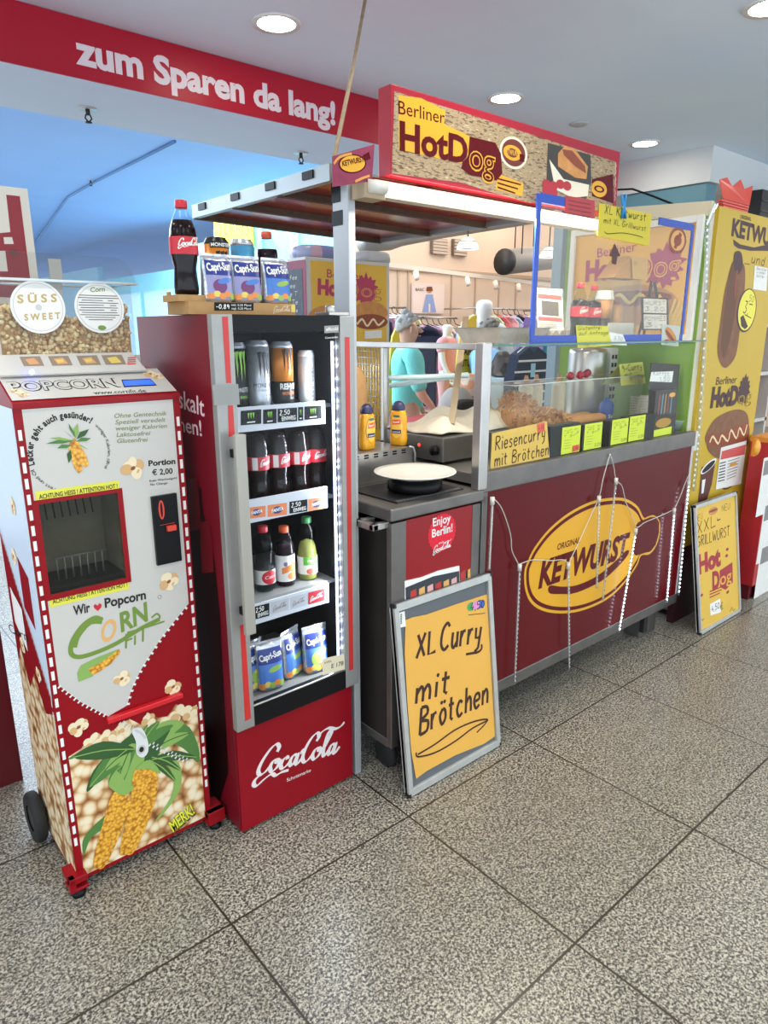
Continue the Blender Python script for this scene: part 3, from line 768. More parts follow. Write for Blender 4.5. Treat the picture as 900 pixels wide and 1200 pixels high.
        t = MB(); vs, fs = skin_mesh(Jt, Et, top); t.add(vs, fs, top, True); t.build('sweater', root)
    if bottom:
        Jt = []; Et = []
        Jt.append((W((0, 0, .53)), (.088 * h, .07 * h)))
        for s, f in zip((-1, 1), fe):
            k0 = len(Jt)
            for n_, (p, r) in enumerate((((s * .05, 0, .47), .062), ((s * .052, -.006, .28), .047), ((s * .055, .004, .06), .036))):
                Jt.append((W(p), r * h)); Et.append((0 if n_ == 0 else len(Jt) - 2, len(Jt) - 1))
        t = MB(); vs, fs = skin_mesh(Jt, Et, bottom); t.add(vs, fs, bottom, True); t.build('trousers', root)
    if hair:
        t = MB(); c = F((0, .012, .022)); rr = random.Random(3)
        rings = []
        def lim(a): return math.pi * (.50 - .17 * max(0, -math.sin(a)) ** .7 * 1.1 + .18 * max(0, math.sin(a)))
        for i in range(9):
            rings.append([F((.0545 * math.sin(th) * math.cos(a) * rr.uniform(.98, 1.03), .008 + .062 * math.sin(th) * math.sin(a) * rr.uniform(.98, 1.03), .016 + .060 * math.cos(th))) for a in [2 * math.pi * k / 18 for k in range(18)] for th in [lim(a) * max(i, .02) / 8]])
        t.loft(rings, hair)
        for k in range(26):
            a = rr.uniform(0, 6.28); th = rr.uniform(.1, 1.5)
            if th > lim(a) * .92: continue
            t.ellip(F((.051 * math.sin(th) * math.cos(a), .008 + .058 * math.sin(th) * math.sin(a), .016 + .056 * math.cos(th))), .014 * h, .014 * h, .012 * h, hair, 8, 5, .08, rr)
        if bob: t.ellip(F((0, .022, .077)), .023 * h, .025 * h, .017 * h, hair, 10, 7, .04, rr)
        t.build('hair', root)
    return root
SKIN = mat('skin', '#d2a48c', .55)
HAIRG = mat('hair_grey', '#b9b6ae', .8, var=.25, vs=60, bump=.5, bs=90)
pw = PY(478, 400, 4.7)
figure('person', 'person in a turquoise short-sleeved sweater with pinned-up pale hair, seen behind the glass frame', 'person', (pw.x, 4.7, 0), 1.85, math.radians(62), SKIN, mat('knit_turquoise', '#7fdcd4', .9, bump=.5, bs=90), mat('trousers_taupe', '#8d6f66', .9), HAIRG, ((.015, .06), (.02, .03)), bob=True)
pw = PY(571, 400, 4.7)
figure('person', 'grey-haired person in a light blue top bending behind the foil tray', 'person', (pw.x, 4.7, 0), 1.81, math.radians(75), SKIN, mat('shirt_blue', '#8fc0e6', .8), mat('trousers_dark', '#3c3f4a', .9), mat('hair_ash', '#8a857c', .8, var=.3, vs=60, bump=.5, bs=90), ((.03, .05), (.03, .05)), head_tilt=.015)
MANN = mat('mannequin_white', '#e4e2df', .35)
pw = PY(567, 360, 5.3)
figure('mannequin', 'tall plain white mannequin head and torso standing behind the foil tray', 'mannequin', (pw.x, 5.3, 0), 2.13, math.radians(-20), MANN, mat('mannequin_top', '#c9d6da', .8), mat('mannequin_skirt', '#b9b6b4', .9), None, face=False)
pw = PY(524, 390, 5.3); b = MB(); b.box(pw.x - .16, pw.x + .16, 5.12, 5.5, 0, .62, mat('podium_white', '#d9d6d2', .5)); b.build('podium', label='white podium under the small mannequin', cat='podium', bevel=.005)
figure('mannequin', 'small white mannequin in a pink top between the yellow fin signs', 'mannequin', (pw.x, 5.3, .62), 1.20, math.radians(15), MANN, mat('cloth_pink', '#e3a0a4', .9), mat('cloth_blush', '#dba6a0', .9), None, face=False, sleeves=.3)
# yellow fin-shaped promotion signs
def fin(x0, x1, ytop, Y, label):
    p = PY(x0, ytop, Y); q = PY(x1, ytop, Y); wd = q.x - p.x
    t = thing('fin_sign', label, 'sign', (p.x, Y, 0), 'yellow fin signs in the shop')
    fr = FY(Y, 0, p.x); top = q.z
    pts = [(0, .12), (wd, .12), (wd, top), (wd * .75, top - .015), (wd * .45, top - .07), (wd * .18, top - .18), (.02, top - .32), (0, top - .5)]
    d = Dec(fr, .018); d.prism(fr, pts, -.012, .012, mat('fin_yellow', '#e6c233', .5))
    z = top - .40
    d.textuv('FAIRE', (wd * .22, z), (wd * .88, z), .075, INK, 1, .02); d.textuv('FUTURE', (wd * .12, z - .115), (wd * .92, z - .115), .07, INK, 1, .02)
    d.elluv((wd * .55, z - .22), .02, .02, INK, 1, n=10)
    d.build('fin_board', t)
    m = MB(); m.box(p.x + .02, q.x - .02, Y - .14, Y + .14, 0, .03, DARK); m.tube([(p.x + wd / 2, Y, .02), (p.x + wd / 2, Y, .16)], .02, STEEL, 8); m.build('foot', t)
fin(455, 478, 371, 4.95, 'yellow fin-shaped sign beside the turquoise sweater')
fin(536, 558, 369, 5.0, 'yellow fin-shaped sign right of the small mannequin')
# display table with folded piles
t = thing('display_table', 'low white display table with a red top between stall and shop', 'table', PZ(490, 495, .95), None)
c = PY(496, 497, 3.9)
m = MB(); m.box(c.x - .55, c.x + .75, 3.75, 4.35, c.z - .03, c.z, mat('table_red', '#b8323c', .5)); m.build('tabletop', t, bevel=.004)
for sx in (-.5, .7):
    for yy in (3.8, 4.3):
        m = MB(); m.box(c.x + sx - .03, c.x + sx + .03, yy - .03, yy + .03, 0, c.z - .03, mat('table_white', '#dfe1e2', .5)); m.build('leg', t)
def pile(px_, py_, Y, rx, ry, rz, m_, name, label, cat='clothing', seed=1, z=None):
    rr = random.Random(seed); p = PY(px_, py_, Y); z0 = c.z if z is None else z
    b = MB(); 
    rings = []
    for i in range(7):
        k = i / 6; rad = math.cos(k * 1.45) ** .55
        rings.append([V((p.x + rx * rad * math.cos(a) * rr.uniform(.88, 1.1), Y + ry * rad * math.sin(a) * rr.uniform(.88, 1.1), z0 + rz * k * rr.uniform(.93, 1.05))) for a in [2 * math.pi * q / 16 for q in range(16)]])
    b.loft(rings, m_); return b.build(name, subsurf=1, label=label, cat=cat)
FLOR = ramp_mat('floral_orange', 'cells', 16, [(.0, '#d9553c'), (.45, '#e9a77f'), (.7, '#efe0cc'), (1., '#b34c38')], .9)
pile(535, 470, 4.0, .17, .2, .26, mat('knit_grey', '#b0a9a2', .9, bump=.5), 'knitted_garment', 'grey knitted garment heaped on the red display table', seed=2)
pile(552, 455, 4.1, .2, .2, .36, FLOR, 'floral_garment', 'orange floral garment heaped behind the leaning wooden stick', seed=3)
pile(546, 487, 3.86, .26, .12, .17, mat('fur_black', '#2b2523', .95, bump=.9, bs=120), 'fur_garment', 'black furry garment in front of the floral heap', seed=4)
pile(510, 484, 3.95, .12, .12, .05, mat('cloth_magenta', '#a52c4c', .9), 'folded_shirt', 'magenta folded shirt on the red display table', seed=5)
# white pedestal, dark bag, striped sweater
p = PY(590, 470, 4.2); b = MB(); b.box(p.x - .13, p.x + .13, 4.1, 4.4, 0, PY(590, 442, 4.2).z, mat('pedestal_white', '#d5e5ea', .5))
b.build('pedestal', bevel=.004, label='pale white pedestal block standing behind the case edge post', cat='pedestal')
ped_z = PY(590, 442, 4.2).z
pile(588, 430, 4.25, .14, .11, .24, ramp_mat('print_dark', 'cells', 18, [(0, '#2c2a30'), (.5, '#5a5450'), (1., '#c9b6a8')], .9), 'patterned_garment', 'dark patterned garment lying on the white pedestal', seed=6, z=ped_z)
def sweater(px0, px1, ytop, ybot, Y):
    p, q = PY(px0, ytop, Y), PY(px1, ytop, Y); wd = q.x - p.x; ht = p.z - PY(px0, ybot, Y).z + .25
    t = thing('striped_sweater', 'navy sweater with white stripes displayed behind the fried onion case', 'sweater', (p.x + wd / 2, Y, p.z - ht))
    fr = FY(Y, p.z, p.x + wd / 2); h = wd / 2
    body = [(-.22 * h, .0), (-.75 * h, -.06), (-h, -.25), (-h * 1.0, -ht * .9), (-.72 * h, -ht * .9), (-.66 * h, -.3), (-.66 * h, -ht), (.66 * h, -ht), (.66 * h, -.3), (.72 * h, -ht * .9), (h, -ht * .9), (h, -.25), (.75 * h, -.06), (.22 * h, 0), (0, -.05)]
    NV = mat('navy_knit', '#1d2840', .9, bump=.4, bs=80)
    d = Dec(fr, .0502); d.prism(fr, body, -.05, .05, NV)
    W_ = mat('stripe_white', '#dfe3ea', .9)
    for k in range(6):
        z = -.10 - k * ht / 6.5; hw = h * (.8 if k == 0 else .98)
        d.polyuv([(-hw, z), (hw, z), (hw, z - .016), (-hw, z - .016)], W_, 1)
    d.polyuv([(-.03, -.13), (.03, -.13), (.03, -.24), (-.03, -.24)], mat('hangtag_blue', '#9bcfe6', .6), 3)
    d.build('knit', t)
    s = MB(); s.tube([fr.P(0, .16), fr.P(0, .03), fr.P(-h * .6, -.05)], .008, STEEL, 6); s.tube([fr.P(0, .03), fr.P(h * .6, -.05)], .008, STEEL, 6); s.build('hanger', t)
    s = MB(); s.tube([fr.P(0, .14, -.06), fr.P(0, -p.z + .02, -.09)], .015, STEEL, 8); s.box(p.x + wd / 2 - .2, p.x + wd / 2 + .2, Y + .0, Y + .2, 0, .025, STEEL); s.build('stand', t)
sweater(598, 641, 407, 452, 3.6)
gc = garment(PY(650, 409, 3.66), .22, .6, '#35b6c4', 'bright cyan garment hanging beside the striped sweater', 'garments near the guard', dirv=V((.8, -.6, 0)))
b = MB(); g0 = PY(650, 409, 3.66) + V((.03, .04, 0)); b.tube([V((g0.x, g0.y, 0)), g0 + V((0, 0, .09)), g0 + V((-.03, -.04, .09))], .01, STEEL, 6); b.build('stand', gc)
garment(PY(626, 377, 4.9), .3, .7, '#b99fd8', 'lilac garment hanging beside the left blue tape edge', 'garments near the guard', dirv=V((.8, -.6, 0)))
# ================================================================= POPCORN VENDING MACHINE
def zoomer(x0, y0, s): return lambda *p: [(x0 + a * s, y0 + b * s) for a, b in p]
ZA = zoomer(0, 420, 240 / 900); ZB = zoomer(0, 700, 270 / 853); ZC = zoomer(0, 200, 240 / 900)
CORNY = mat('corn_yellow', '#e2a93a', .5); LEAF = mat('husk_green', '#4d7a38', .6); LEAFL = mat('husk_light', '#86a955', .6); LEAFD = mat('husk_dark', '#2f5526', .6)
POPL = mat('popcorn_cream', '#ecd9b4', .7); POPM = mat('popcorn_tan', '#d3a873', .7); POPD = mat('popcorn_brown', '#8a5228', .7)
PRED = mat('print_red', '#8e0f19', .35, spec=.2); SILV = mat('print_silver', '#c4c2bd', .4)
OLIVE = mat('print_olive', '#7f8a5c', .5); GREENL = mat('logo_green', '#6f8b36', .4); ORG = mat('print_orange', '#e0a860', .5)
POPTEX = ramp_mat('printed_popcorn', 'voronoi', 30, [(.0, '#f3e6cb'), (.36, '#ecd9b4'), (.52, '#dcbd8e'), (.68, '#b98552'), (.9, '#7a4624')], .35)
COBTEX = ramp_mat('printed_kernels', 'voronoi', 95, [(.0, '#f2c552'), (.45, '#e2a435'), (.8, '#a9671b')], .4)
def pop_uv(d, c, r, l, seed=0, dark=True):
    rr = random.Random(seed)
    for k in range(6):
        a = k * 1.05 + rr.random(); q = (c[0] + math.cos(a) * r * .55, c[1] + math.sin(a) * r * .5)
        d.elluv(q, r * rr.uniform(.38, .55), r * rr.uniform(.32, .5), POPL if k % 3 else POPM, l + (k % 2), rr.random() * 3, 12)
    if dark:
        d.elluv(c, r * .22, r * .16, POPD, l + 2, .5, 10); d.elluv((c[0] + r * .4, c[1] - r * .3), r * .2, r * .1, POPM, l + 2, .9, 10)
def pop(d, x, y, r, l, seed=0, dark=True):
    a = d.fr.px(x, y); b = d.fr.px(x + r, y); pop_uv(d, a, b[0] - a[0], l, seed, dark)
def arc_text(d, t, c, r, a0, a1, h, m, l, bold=.02):
    o = d.fr.px(*c); e = d.fr.px(c[0] + r, c[1]); rad = math.hypot(e[0] - o[0], e[1] - o[1]); hh = rad * h / r
    ws = [(text_mesh(ch, bold)[3] - text_mesh(ch, bold)[2] + .06) if ch != ' ' else .3 for ch in t]; tot = sum(ws); a = a0
    for ch, wd in zip(t, ws):
        da = (a1 - a0) * wd / tot
        if ch != ' ':
            p = (o[0] + rad * math.cos(math.radians(a)), o[1] + rad * math.sin(math.radians(a)))
            am = math.radians(a + da * .92)
            q = (o[0] + rad * math.cos(am), o[1] + rad * math.sin(am))
            d.textuv(ch, p, q, hh, m, l, bold)
        a += da
X0, X1, YF, YB = .437, .893, 1.98, 2.36
pm = thing('popcorn_machine', 'white and red popcorn vending machine with clear hopper standing on red feet', 'vending machine', ((X0 + X1) / 2, 2.15, 0))
fr = FY(YF)
LOZ, HIZ = .035, 1.505
# cabinet: sides, back, bottom, top; front sheet with a window opening
d = Dec(fr, .0)
win = d.uvs([(44, 590), (138, 575), (149, 680), (57, 697)])
wx0, wx1 = (win[0][0] + win[3][0]) / 2, (win[1][0] + win[2][0]) / 2
wz1, wz0 = (win[0][1] + win[1][1]) / 2, (win[2][1] + win[3][1]) / 2
winr = [(wx0, wz0), (wx1, wz0), (wx1, wz1), (wx0, wz1)]
d.polyuv([(X0, LOZ), (X1, LOZ), (X1, HIZ), (X0, HIZ)], PRED, 0, [winr])
d.add([(X0, YF, LOZ), (X0, YB, LOZ), (X0, YB, HIZ), (X0, YF, HIZ)], [(0, 1, 2, 3)], PRED)
d.add([(X1, YF, LOZ), (X1, YB, LOZ), (X1, YB, HIZ), (X1, YF, HIZ)], [(0, 3, 2, 1)], PRED)
d.add([(X0, YB, LOZ), (X1, YB, LOZ), (X1, YB, HIZ), (X0, YB, HIZ)], [(0, 1, 2, 3)], PRED)
d.add([(X0, YF, LOZ), (X1, YF, LOZ), (X1, YB, LOZ), (X0, YB, LOZ)], [(0, 1, 2, 3)], PRED)
d.add([(X0, YF, HIZ), (X1, YF, HIZ), (X1, YB, HIZ), (X0, YB, HIZ)], [(0, 1, 2, 3)], PRED)
d.base = .0008
M = .022
x0, x1 = X0 + M, X1 - M
def inset(x): return min(max(x, x0), x1)
# white upper print with the opened zip
zl = d.uvs(ZB((205, 330), (300, 388), (400, 440), (470, 400))); zr = d.uvs(ZB((470, 400), (485, 345), (520, 270), (590, 160), (640, 95), (690, 25)))
zl[0] = (x0, zl[0][1]); zr[-1] = (x1, zr[-1][1])
low = [(x0, zl[0][1])] + zl[1:-1] + [zl[-1]] + zr[1:-1] + [(x1, zr[-1][1])]
d.polyuv([(x1, HIZ - .003), (x0, HIZ - .003)] + low, WHITE, 0, [[(a, b) for a, b in winr]])
def zip_(pts, w_, l, n):
    q = catmull(pts, 8); L = [0]
    for i in range(1, len(q)): L.append(L[-1] + math.hypot(q[i][0] - q[i - 1][0], q[i][1] - q[i - 1][1]))
    for k in range(n):
        s_ = L[-1] * (k + .5) / n; i = max(1, next((j for j in range(len(L)) if L[j] >= s_), len(L) - 1)); t = (s_ - L[i - 1]) / max(L[i] - L[i - 1], 1e-9)
        p = (q[i - 1][0] + (q[i][0] - q[i - 1][0]) * t, q[i - 1][1] + (q[i][1] - q[i - 1][1]) * t)
        dx, dy = q[i][0] - q[i - 1][0], q[i][1] - q[i - 1][1]; g = math.hypot(dx, dy) or 1; dx /= g; dy /= g
        hl = L[-1] / n * .32; sgn = 1 if k % 2 else -.2
        d.polyuv([(p[0] - dx * hl - dy * w_ * (sgn - .6), p[1] - dy * hl + dx * w_ * (sgn - .6)), (p[0] + dx * hl - dy * w_ * (sgn - .6), p[1] + dy * hl + dx * w_ * (sgn - .6)), (p[0] + dx * hl - dy * w_ * (sgn + .5), p[1] + dy * hl + dx * w_ * (sgn + .5)), (p[0] - dx * hl - dy * w_ * (sgn + .5), p[1] - dy * hl + dx * w_ * (sgn + .5))], SILV if k % 2 else mat('print_zip_white', '#e4e2dc', .4), l)
zip_(zl[:-1] + [d.fr.px(*ZB((400, 440))[0])], .009, 2, 26); zip_(zr, .009, 2, 34)
# white dashes down both red edges
for side in (X0 + .010, X1 - .010):
    n = 30
    for k in range(n):
        z = LOZ + .13 + (HIZ - LOZ - .17) * k / n
        d.polyuv([(side - .0045, z), (side + .0045, z), (side + .0045, z + .028), (side - .0045, z + .028)], PAPER, 1)
# popcorn print below
pt = d.uvs(ZB((240, 590), (300, 560), (330, 520), (410, 505), (440, 470), (480, 450), (520, 470), (545, 425), (585, 445), (620, 440), (650, 395), (700, 410), (720, 400)))
pt[0] = (x0, pt[0][1] - .004); pt[-1] = (x1, pt[-1][1])
d.polyuv(pt + [(x1, LOZ + .014), (x0, LOZ + .014)], POPTEX, 1)
for x, y, r in ((290, 480, 42), (640, 330, 34), (550, 455, 30), (345, 535, 40), (400, 515, 34), (660, 430, 36), (700, 425, 34), (460, 480, 28)):
    (a, b_), = ZB((x, y)); pop(d, a, b_, r * .3165, 2, int(x), dark=x in (290, 640))
# two cobs with husks (plain, no faces)
def leaf(pts, m, l, off=(0, 0)):
    d.polyuv(catmull(d.uvs(ZB(*pts)), 4, True), m, l)
for pts, m, l in (([(250, 600), (300, 570), (380, 560), (460, 530), (500, 480), (470, 560), (400, 590), (330, 580)], LEAF, 5),
                  ([(520, 600), (560, 520), (640, 470), (700, 480), (735, 560), (730, 610), (680, 560), (620, 540), (580, 590), (540, 640)], LEAF, 5),
                  ([(600, 590), (660, 610), (668, 700), (620, 780), (570, 830), (630, 740), (640, 660)], LEAFL, 5),
                  ([(320, 720), (345, 640), (420, 560), (500, 500), (510, 560), (440, 600), (380, 660)], LEAFD, 5),
                  ([(400, 680), (400, 620), (440, 570), (500, 540), (515, 620), (490, 700), (450, 725)], LEAFL, 6),
                  ([(500, 630), (520, 540), (600, 460), (680, 465), (600, 540), (560, 620)], LEAFL, 6),
                  ([(530, 620), (560, 520), (630, 480), (590, 560), (560, 625)], LEAFD, 7),
                  ([(310, 950), (305, 900), (340, 850), (400, 800), (385, 850), (335, 890)], LEAF, 5),
                  ([(430, 640), (460, 580), (500, 560), (480, 620), (450, 690)], LEAF, 7)):
    leaf(pts, m, l)
rl = random.Random(8)
for k, (a, b_) in enumerate((((470, 560), (330, 700)), ((480, 570), (385, 640)), ((500, 560), (270, 590)), ((520, 560), (640, 470)), ((540, 580), (700, 500)), ((560, 600), (725, 590)), ((520, 550), (590, 455)), ((480, 560), (420, 720)), ((550, 600), (650, 680)), ((450, 620), (400, 690)), ((505, 545), (545, 470)), ((560, 590), (670, 640)))):   # single blades
    mx_, my_ = (a[0] + b_[0]) / 2, (a[1] + b_[1]) / 2; nx_, ny_ = -(b_[1] - a[1]) * .13, (b_[0] - a[0]) * .13
    leaf([a, (mx_ + nx_, my_ + ny_ - 14), b_, (mx_ - nx_, my_ - ny_ - 8)], (LEAF, LEAFL, LEAFD)[k % 3], 7.4)
    d.stroke(ZB(a, (mx_, my_ - 11), b_), 1.1, (LEAFL, LEAFD, LEAFL)[k % 3], 8, smooth=3)
leaf([(345, 985), (350, 940), (375, 850), (400, 760), (425, 715), (455, 720), (482, 750), (470, 800), (440, 880), (405, 960), (380, 1000), (355, 1000)], COBTEX, 8)
leaf([(442, 945), (455, 860), (480, 760), (490, 660), (510, 625), (550, 620), (580, 650), (575, 740), (550, 820), (520, 890), (490, 945), (462, 950)], COBTEX, 9)
leaf([(400, 690), (430, 640), (470, 690), (495, 700), (460, 730), (430, 720)], LEAFL, 10); leaf([(500, 635), (540, 600), (575, 620), (590, 650), (545, 632)], LEAFL, 11)
# zip slider
leaf([(485, 495), (500, 480), (525, 485), (545, 530), (545, 570), (525, 590), (503, 575), (500, 530)], mat('print_chrome', '#d9d9d6', .3), 12)
d.ell(ZB((521, 560))[0], 4.6, 5.2, SILV, 13); d.ell(ZB((521, 560))[0], 2.6, 3.2, INK, 14); d.stroke(ZB((498, 488), (520, 500), (536, 520)), 2.5, SILV, 13)
zip_(d.uvs(ZB((550, 540), (620, 575), (700, 610))), .008, 12, 22); zip_(d.uvs(ZB((440, 460), (485, 490))), .008, 12, 8)
d.text('MERK!', *ZB((640, 870), (725, 795)), 15, mat('merk_shadow', '#3c4f1d', .5), 12, .05, .2); d.text('MERK!', *ZB((638, 866), (722, 791)), 14, mat('merk_yellow', '#e3e032', .4), 13, .02, .2)
# Corn fit wordmark
d.text('Wir', *ZB((272, 66), (334, 52)), 11, INK, 2, .03); d.text('Popcorn', *ZB((388, 38), (540, 5)), 11, INK, 2, .03)
hx = ZB((345, 30), (352, 24), (360, 30), (368, 21), (376, 27), (374, 37), (362, 50), (349, 40)); d.poly(hx, mat('heart_red', '#c3212f', .4), 2)
d.stroke(ZB((378, 85), (350, 75), (305, 105), (268, 160), (262, 205), (290, 220), (350, 205), (430, 170), (520, 115), (590, 80)), 5, GREENL, 2, nib=None, smooth=6)
d.stroke(ZB((378, 85), (330, 90), (285, 140), (270, 185)), 8, GREENL, 2, smooth=6)
d.ell(ZB((402, 122))[0], 8.2, 13, ORG, 3, rot=-.35, inner=.66)
d.text('RN', *ZB((447, 128), (560, 78)), 22, GREENL, 3, .03, .25); d.text('FiT', *ZB((462, 190), (560, 150)), 17, GREENL, 3, .0, .25)
d.stroke(ZB((470, 130), (540, 110), (608, 88)), 2, GREENL, 3, smooth=4); d.stroke(ZB((560, 95), (590, 75), (580, 60), (560, 75)), 2, GREENL, 3, smooth=4)
d.poly(ZB((315, 275), (330, 250), (380, 215), (440, 190), (444, 205), (410, 245), (360, 280), (330, 290)), COBTEX, 3)
d.poly(ZB((285, 280), (300, 250), (360, 220), (440, 190), (380, 235), (325, 265), (345, 290), (290, 312)), LEAFL, 4)
(a, b_), = ZB((450, 300)); pop(d, a, b_, 11, 3, 4)
d.ell(ZB((590, -2))[0], 2.2, 2.2, INK, 2, inner=.8, n=14)
# upper prints
arc_text(d, 'Lecker geht auch gesünder!', (83, 531), 42, 192, 52, 7.5, INK, 2, .035)
arc_text(d, 'weniger Kalorien, ölfrei', (83, 531), 43, 44, -32, 4, INK, 2, 0); arc_text(d, 'ohne Fett und Öl', (83, 531), 45, 262, 198, 4, INK, 2, 0)
cob = ZA((300, 400), (305, 365), (325, 350), (345, 370), (355, 440), (362, 490), (345, 505), (325, 480)); d.poly(cob, COBTEX, 4)
d.poly(ZA((330, 370), (350, 380), (375, 420), (390, 465), (375, 480), (352, 460), (340, 410)), COBTEX, 3)
for i, (a, b_) in enumerate((((330, 360), (200, 375)), ((325, 360), (215, 350)), ((325, 355), (270, 310)), ((330, 350), (300, 285)), ((330, 350), (340, 285)), ((335, 355), (390, 310)), ((335, 365), (400, 350)), ((345, 380), (390, 400)), ((310, 400), (300, 460)), ((315, 380), (250, 395)))):
    mx_, my_ = (a[0] + b_[0]) / 2, (a[1] + b_[1]) / 2 - 10
    d.poly(ZA(a, (mx_ - 12, my_), b_, (mx_ + 10, my_ + 16)), (LEAF, LEAFL, LEAFD)[i % 3], 5)
for i, t in enumerate(('Ohne Gentechnik', 'Speziell veredelt', 'weniger Kalorien', 'Laktosefrei', 'Glutenfrei')):
    wd = (230, 222, 225, 150, 135)[i]; y = 262 + i * 27.5
    d.text(t, *ZA((502 + i * 3, y), (502 + i * 3 + wd, y - wd * .055)), 5.2, OLIVE, 2, .012, .2)
(a, b_), = ZA((583, 482)); pop(d, a, b_, 14, 3, 11); (a, b_), = ZA((740, 980)); pop(d, a, b_, 12, 3, 17)
d.text('Portion', *ZA((652, 473), (770, 462)), 6.5, INK, 2, .035); d.text('€ 2,00', *ZA((668, 513), (758, 505)), 6.5, INK, 2, .02)
d.text('Kein Wechselgeld', *ZA((657, 543), (776, 529)), 2.6, INK, 2, .01); d.text('No Change', *ZA((659, 559), (735, 551)), 2.6, INK, 2, .01)
for k in range(4): d.ell(ZA((674 + k * 32, 590 - k * 3))[0], 3.6, 3.8, SILV, 2, inner=.8, n=14)
for (p, q), tx in ((ZA((155, 600), (525, 568)), 1), (ZA((215, 1062), (568, 1000)), 2)):
    u0, u1 = d.fr.px(*p), d.fr.px(*q); zc = (u0[1] + u1[1]) / 2; hh = .0155
    d.polyuv([(u0[0], zc - hh), (u1[0], zc - hh), (u1[0], zc + hh), (u0[0], zc + hh)], mat('warning_yellow', '#dcd646', .5), 2)
    d.textuv('ACHTUNG HEISS ! ATTENTION HOT !', (u0[0] + .008, zc - .006), (u1[0] - .006, zc - .006), .0125, INK, 3, .02)
# red frame line round the window
for q in (((wx0 - .014, wz0 - .012), (wx1 + .012, wz0 - .012), (wx1 + .012, wz0 + .004), (wx0 - .014, wz0 + .004)), ((wx0 - .014, wz1 - .004), (wx1 + .012, wz1 - .004), (wx1 + .012, wz1 + .008), (wx0 - .014, wz1 + .008)),
          ((wx0 - .014, wz0), (wx0 + .003, wz0), (wx0 + .003, wz1), (wx0 - .014, wz1)), ((wx1 - .003, wz0), (wx1 + .012, wz0), (wx1 + .012, wz1), (wx1 - .003, wz1))):
    d.polyuv(list(q), PRED, 4)
# side print
sd = Dec(FXn(X0), .0008)
sd.polyuv([(-YB, HIZ), (-YF, HIZ), (-YF, .66), (-YB, 1.12)], mat('print_pale_blue', '#cddcea', .35), 0)
sd.polyuv([(-YB, .64), (-YB + .06, .72), (-YB + .12, .60), (-YB + .2, .68), (-YB + .28, .58), (-YF, .62), (-YF, LOZ + .01), (-YB, LOZ + .01)], POPTEX, 0)
for k in range(30):
    z = LOZ + .13 + (HIZ - LOZ - .17) * k / 30; sd.polyuv([(-YF - .012, z), (-YF - .004, z), (-YF - .004, z + .028), (-YF - .012, z + .028)], PAPER, 1)
for (yy, zz) in ((-2.12, 1.22), (-2.2, 1.05), (-2.1, .70), (-2.26, .74)): pop_uv(sd, (yy, zz), .03, 2, int(zz * 100))
sd.polyuv([(-2.16, .90), (-2.06, .86), (-2.06, 1.02), (-2.16, 1.06)], PRED, 1)
sd.polyuv([(-2.32, .80), (-2.2, .74), (-2.2, .88), (-2.32, .92)], PAPER, 1); sd.text('Corn', (12, 740), (34, 752), 7, INK, 2)
zq = [(-YB, 1.12), (-YF, .66)]
for k in range(30):
    t = (k + .5) / 30; a = zq[0][0] + (zq[1][0] - zq[0][0]) * t; b_ = zq[0][1] + (zq[1][1] - zq[0][1]) * t
    sd.polyuv([(a - .004, b_ - .006), (a + .004, b_ - .01), (a + .004, b_ + .008), (a - .004, b_ + .012)], SILV, 2)
d.v_off = len(d.v)
def merge(a, b):
    o = len(a.v); a.v += b.v
    for f, k, s in zip(b.f, b.mi, b.sm): a.f.append([i + o for i in f]); a.mi.append(a.m(b.mats[k])); a.sm.append(s)
merge(d, sd)
d.build('cabinet', pm)
# window recess with wire grid behind a pane
RECS = mat('recess_grey', '#a8a294', .5, var=.2, vs=14); 
b = MB(); D = .16
b.add([(wx0, YF, wz0), (wx1, YF, wz0), (wx1, YF, wz1), (wx0, YF, wz1), (wx0, YF + D, wz0), (wx1, YF + D, wz0), (wx1, YF + D, wz1), (wx0, YF + D, wz1)],
      [(0, 1, 5, 4), (1, 2, 6, 5), (2, 3, 7, 6), (3, 0, 4, 7), (4, 5, 6, 7)], RECS)
wn = b.build('window_recess', pm)
b = MB()
for k in range(7):
    x = wx0 + .045 + (wx1 - wx0 - .09) * k / 6
    b.tube([(x, YF + .06, wz0 + .019), (x, YF + .06, wz0 + .085)], .0024, ALU, 6); b.tube([(x, YF + .12, wz1 - .004), (x, YF + .10, wz1 - .075)], .0022, DARK, 6)
b.tube([(wx0 + .03, YF + .06, wz0 + .085), (wx1 - .03, YF + .06, wz0 + .085)], .0026, ALU, 6); b.box(wx0, wx1, YF + .02, YF + D, wz0, wz0 + .018, DARK)
b.build('wire_grid', wn)
b = MB(); b.box(wx0, wx1, YF + .004, YF + .007, wz0, wz1, glass('window_clear', '#d6d6d0', .8)); b.build('window_pane', wn)
# coin unit
cu = FY(YF - .012); d = Dec(cu, .0008)
c0, c1 = d.fr.px(*ZA((667, 610))[0]), d.fr.px(*ZA((800, 888))[0])
d.box(c0[0], c1[0], YF - .012, YF - .001, c1[1], c0[1], BLACK)
cx = (c0[0] + c1[0]) / 2; H = c0[1] - c1[1]
d.elluv((cx - .013, c0[1] - H * .2), .009, .030, mat('coin_red', '#d8402c', .4), 0); d.elluv((cx - .013, c0[1] - H * .2), .0035, .024, BLACK, 1)
d.polyuv([(cx - .022, c0[1] - H * .415), (cx + .026, c0[1] - H * .415), (cx + .026, c0[1] - H * .42), (cx - .022, c0[1] - H * .42)], mat('coin_red', '#d8402c', .4), 0)
co = d.build('coin_unit', pm)
b = MB(); b.box(cx - .003, cx + .026, YF - .024, YF - .011, c0[1] - H * .52, c0[1] - H * .44, mat('coin_red', '#d8402c', .4)); b.build('reject_button', co, bevel=.002)
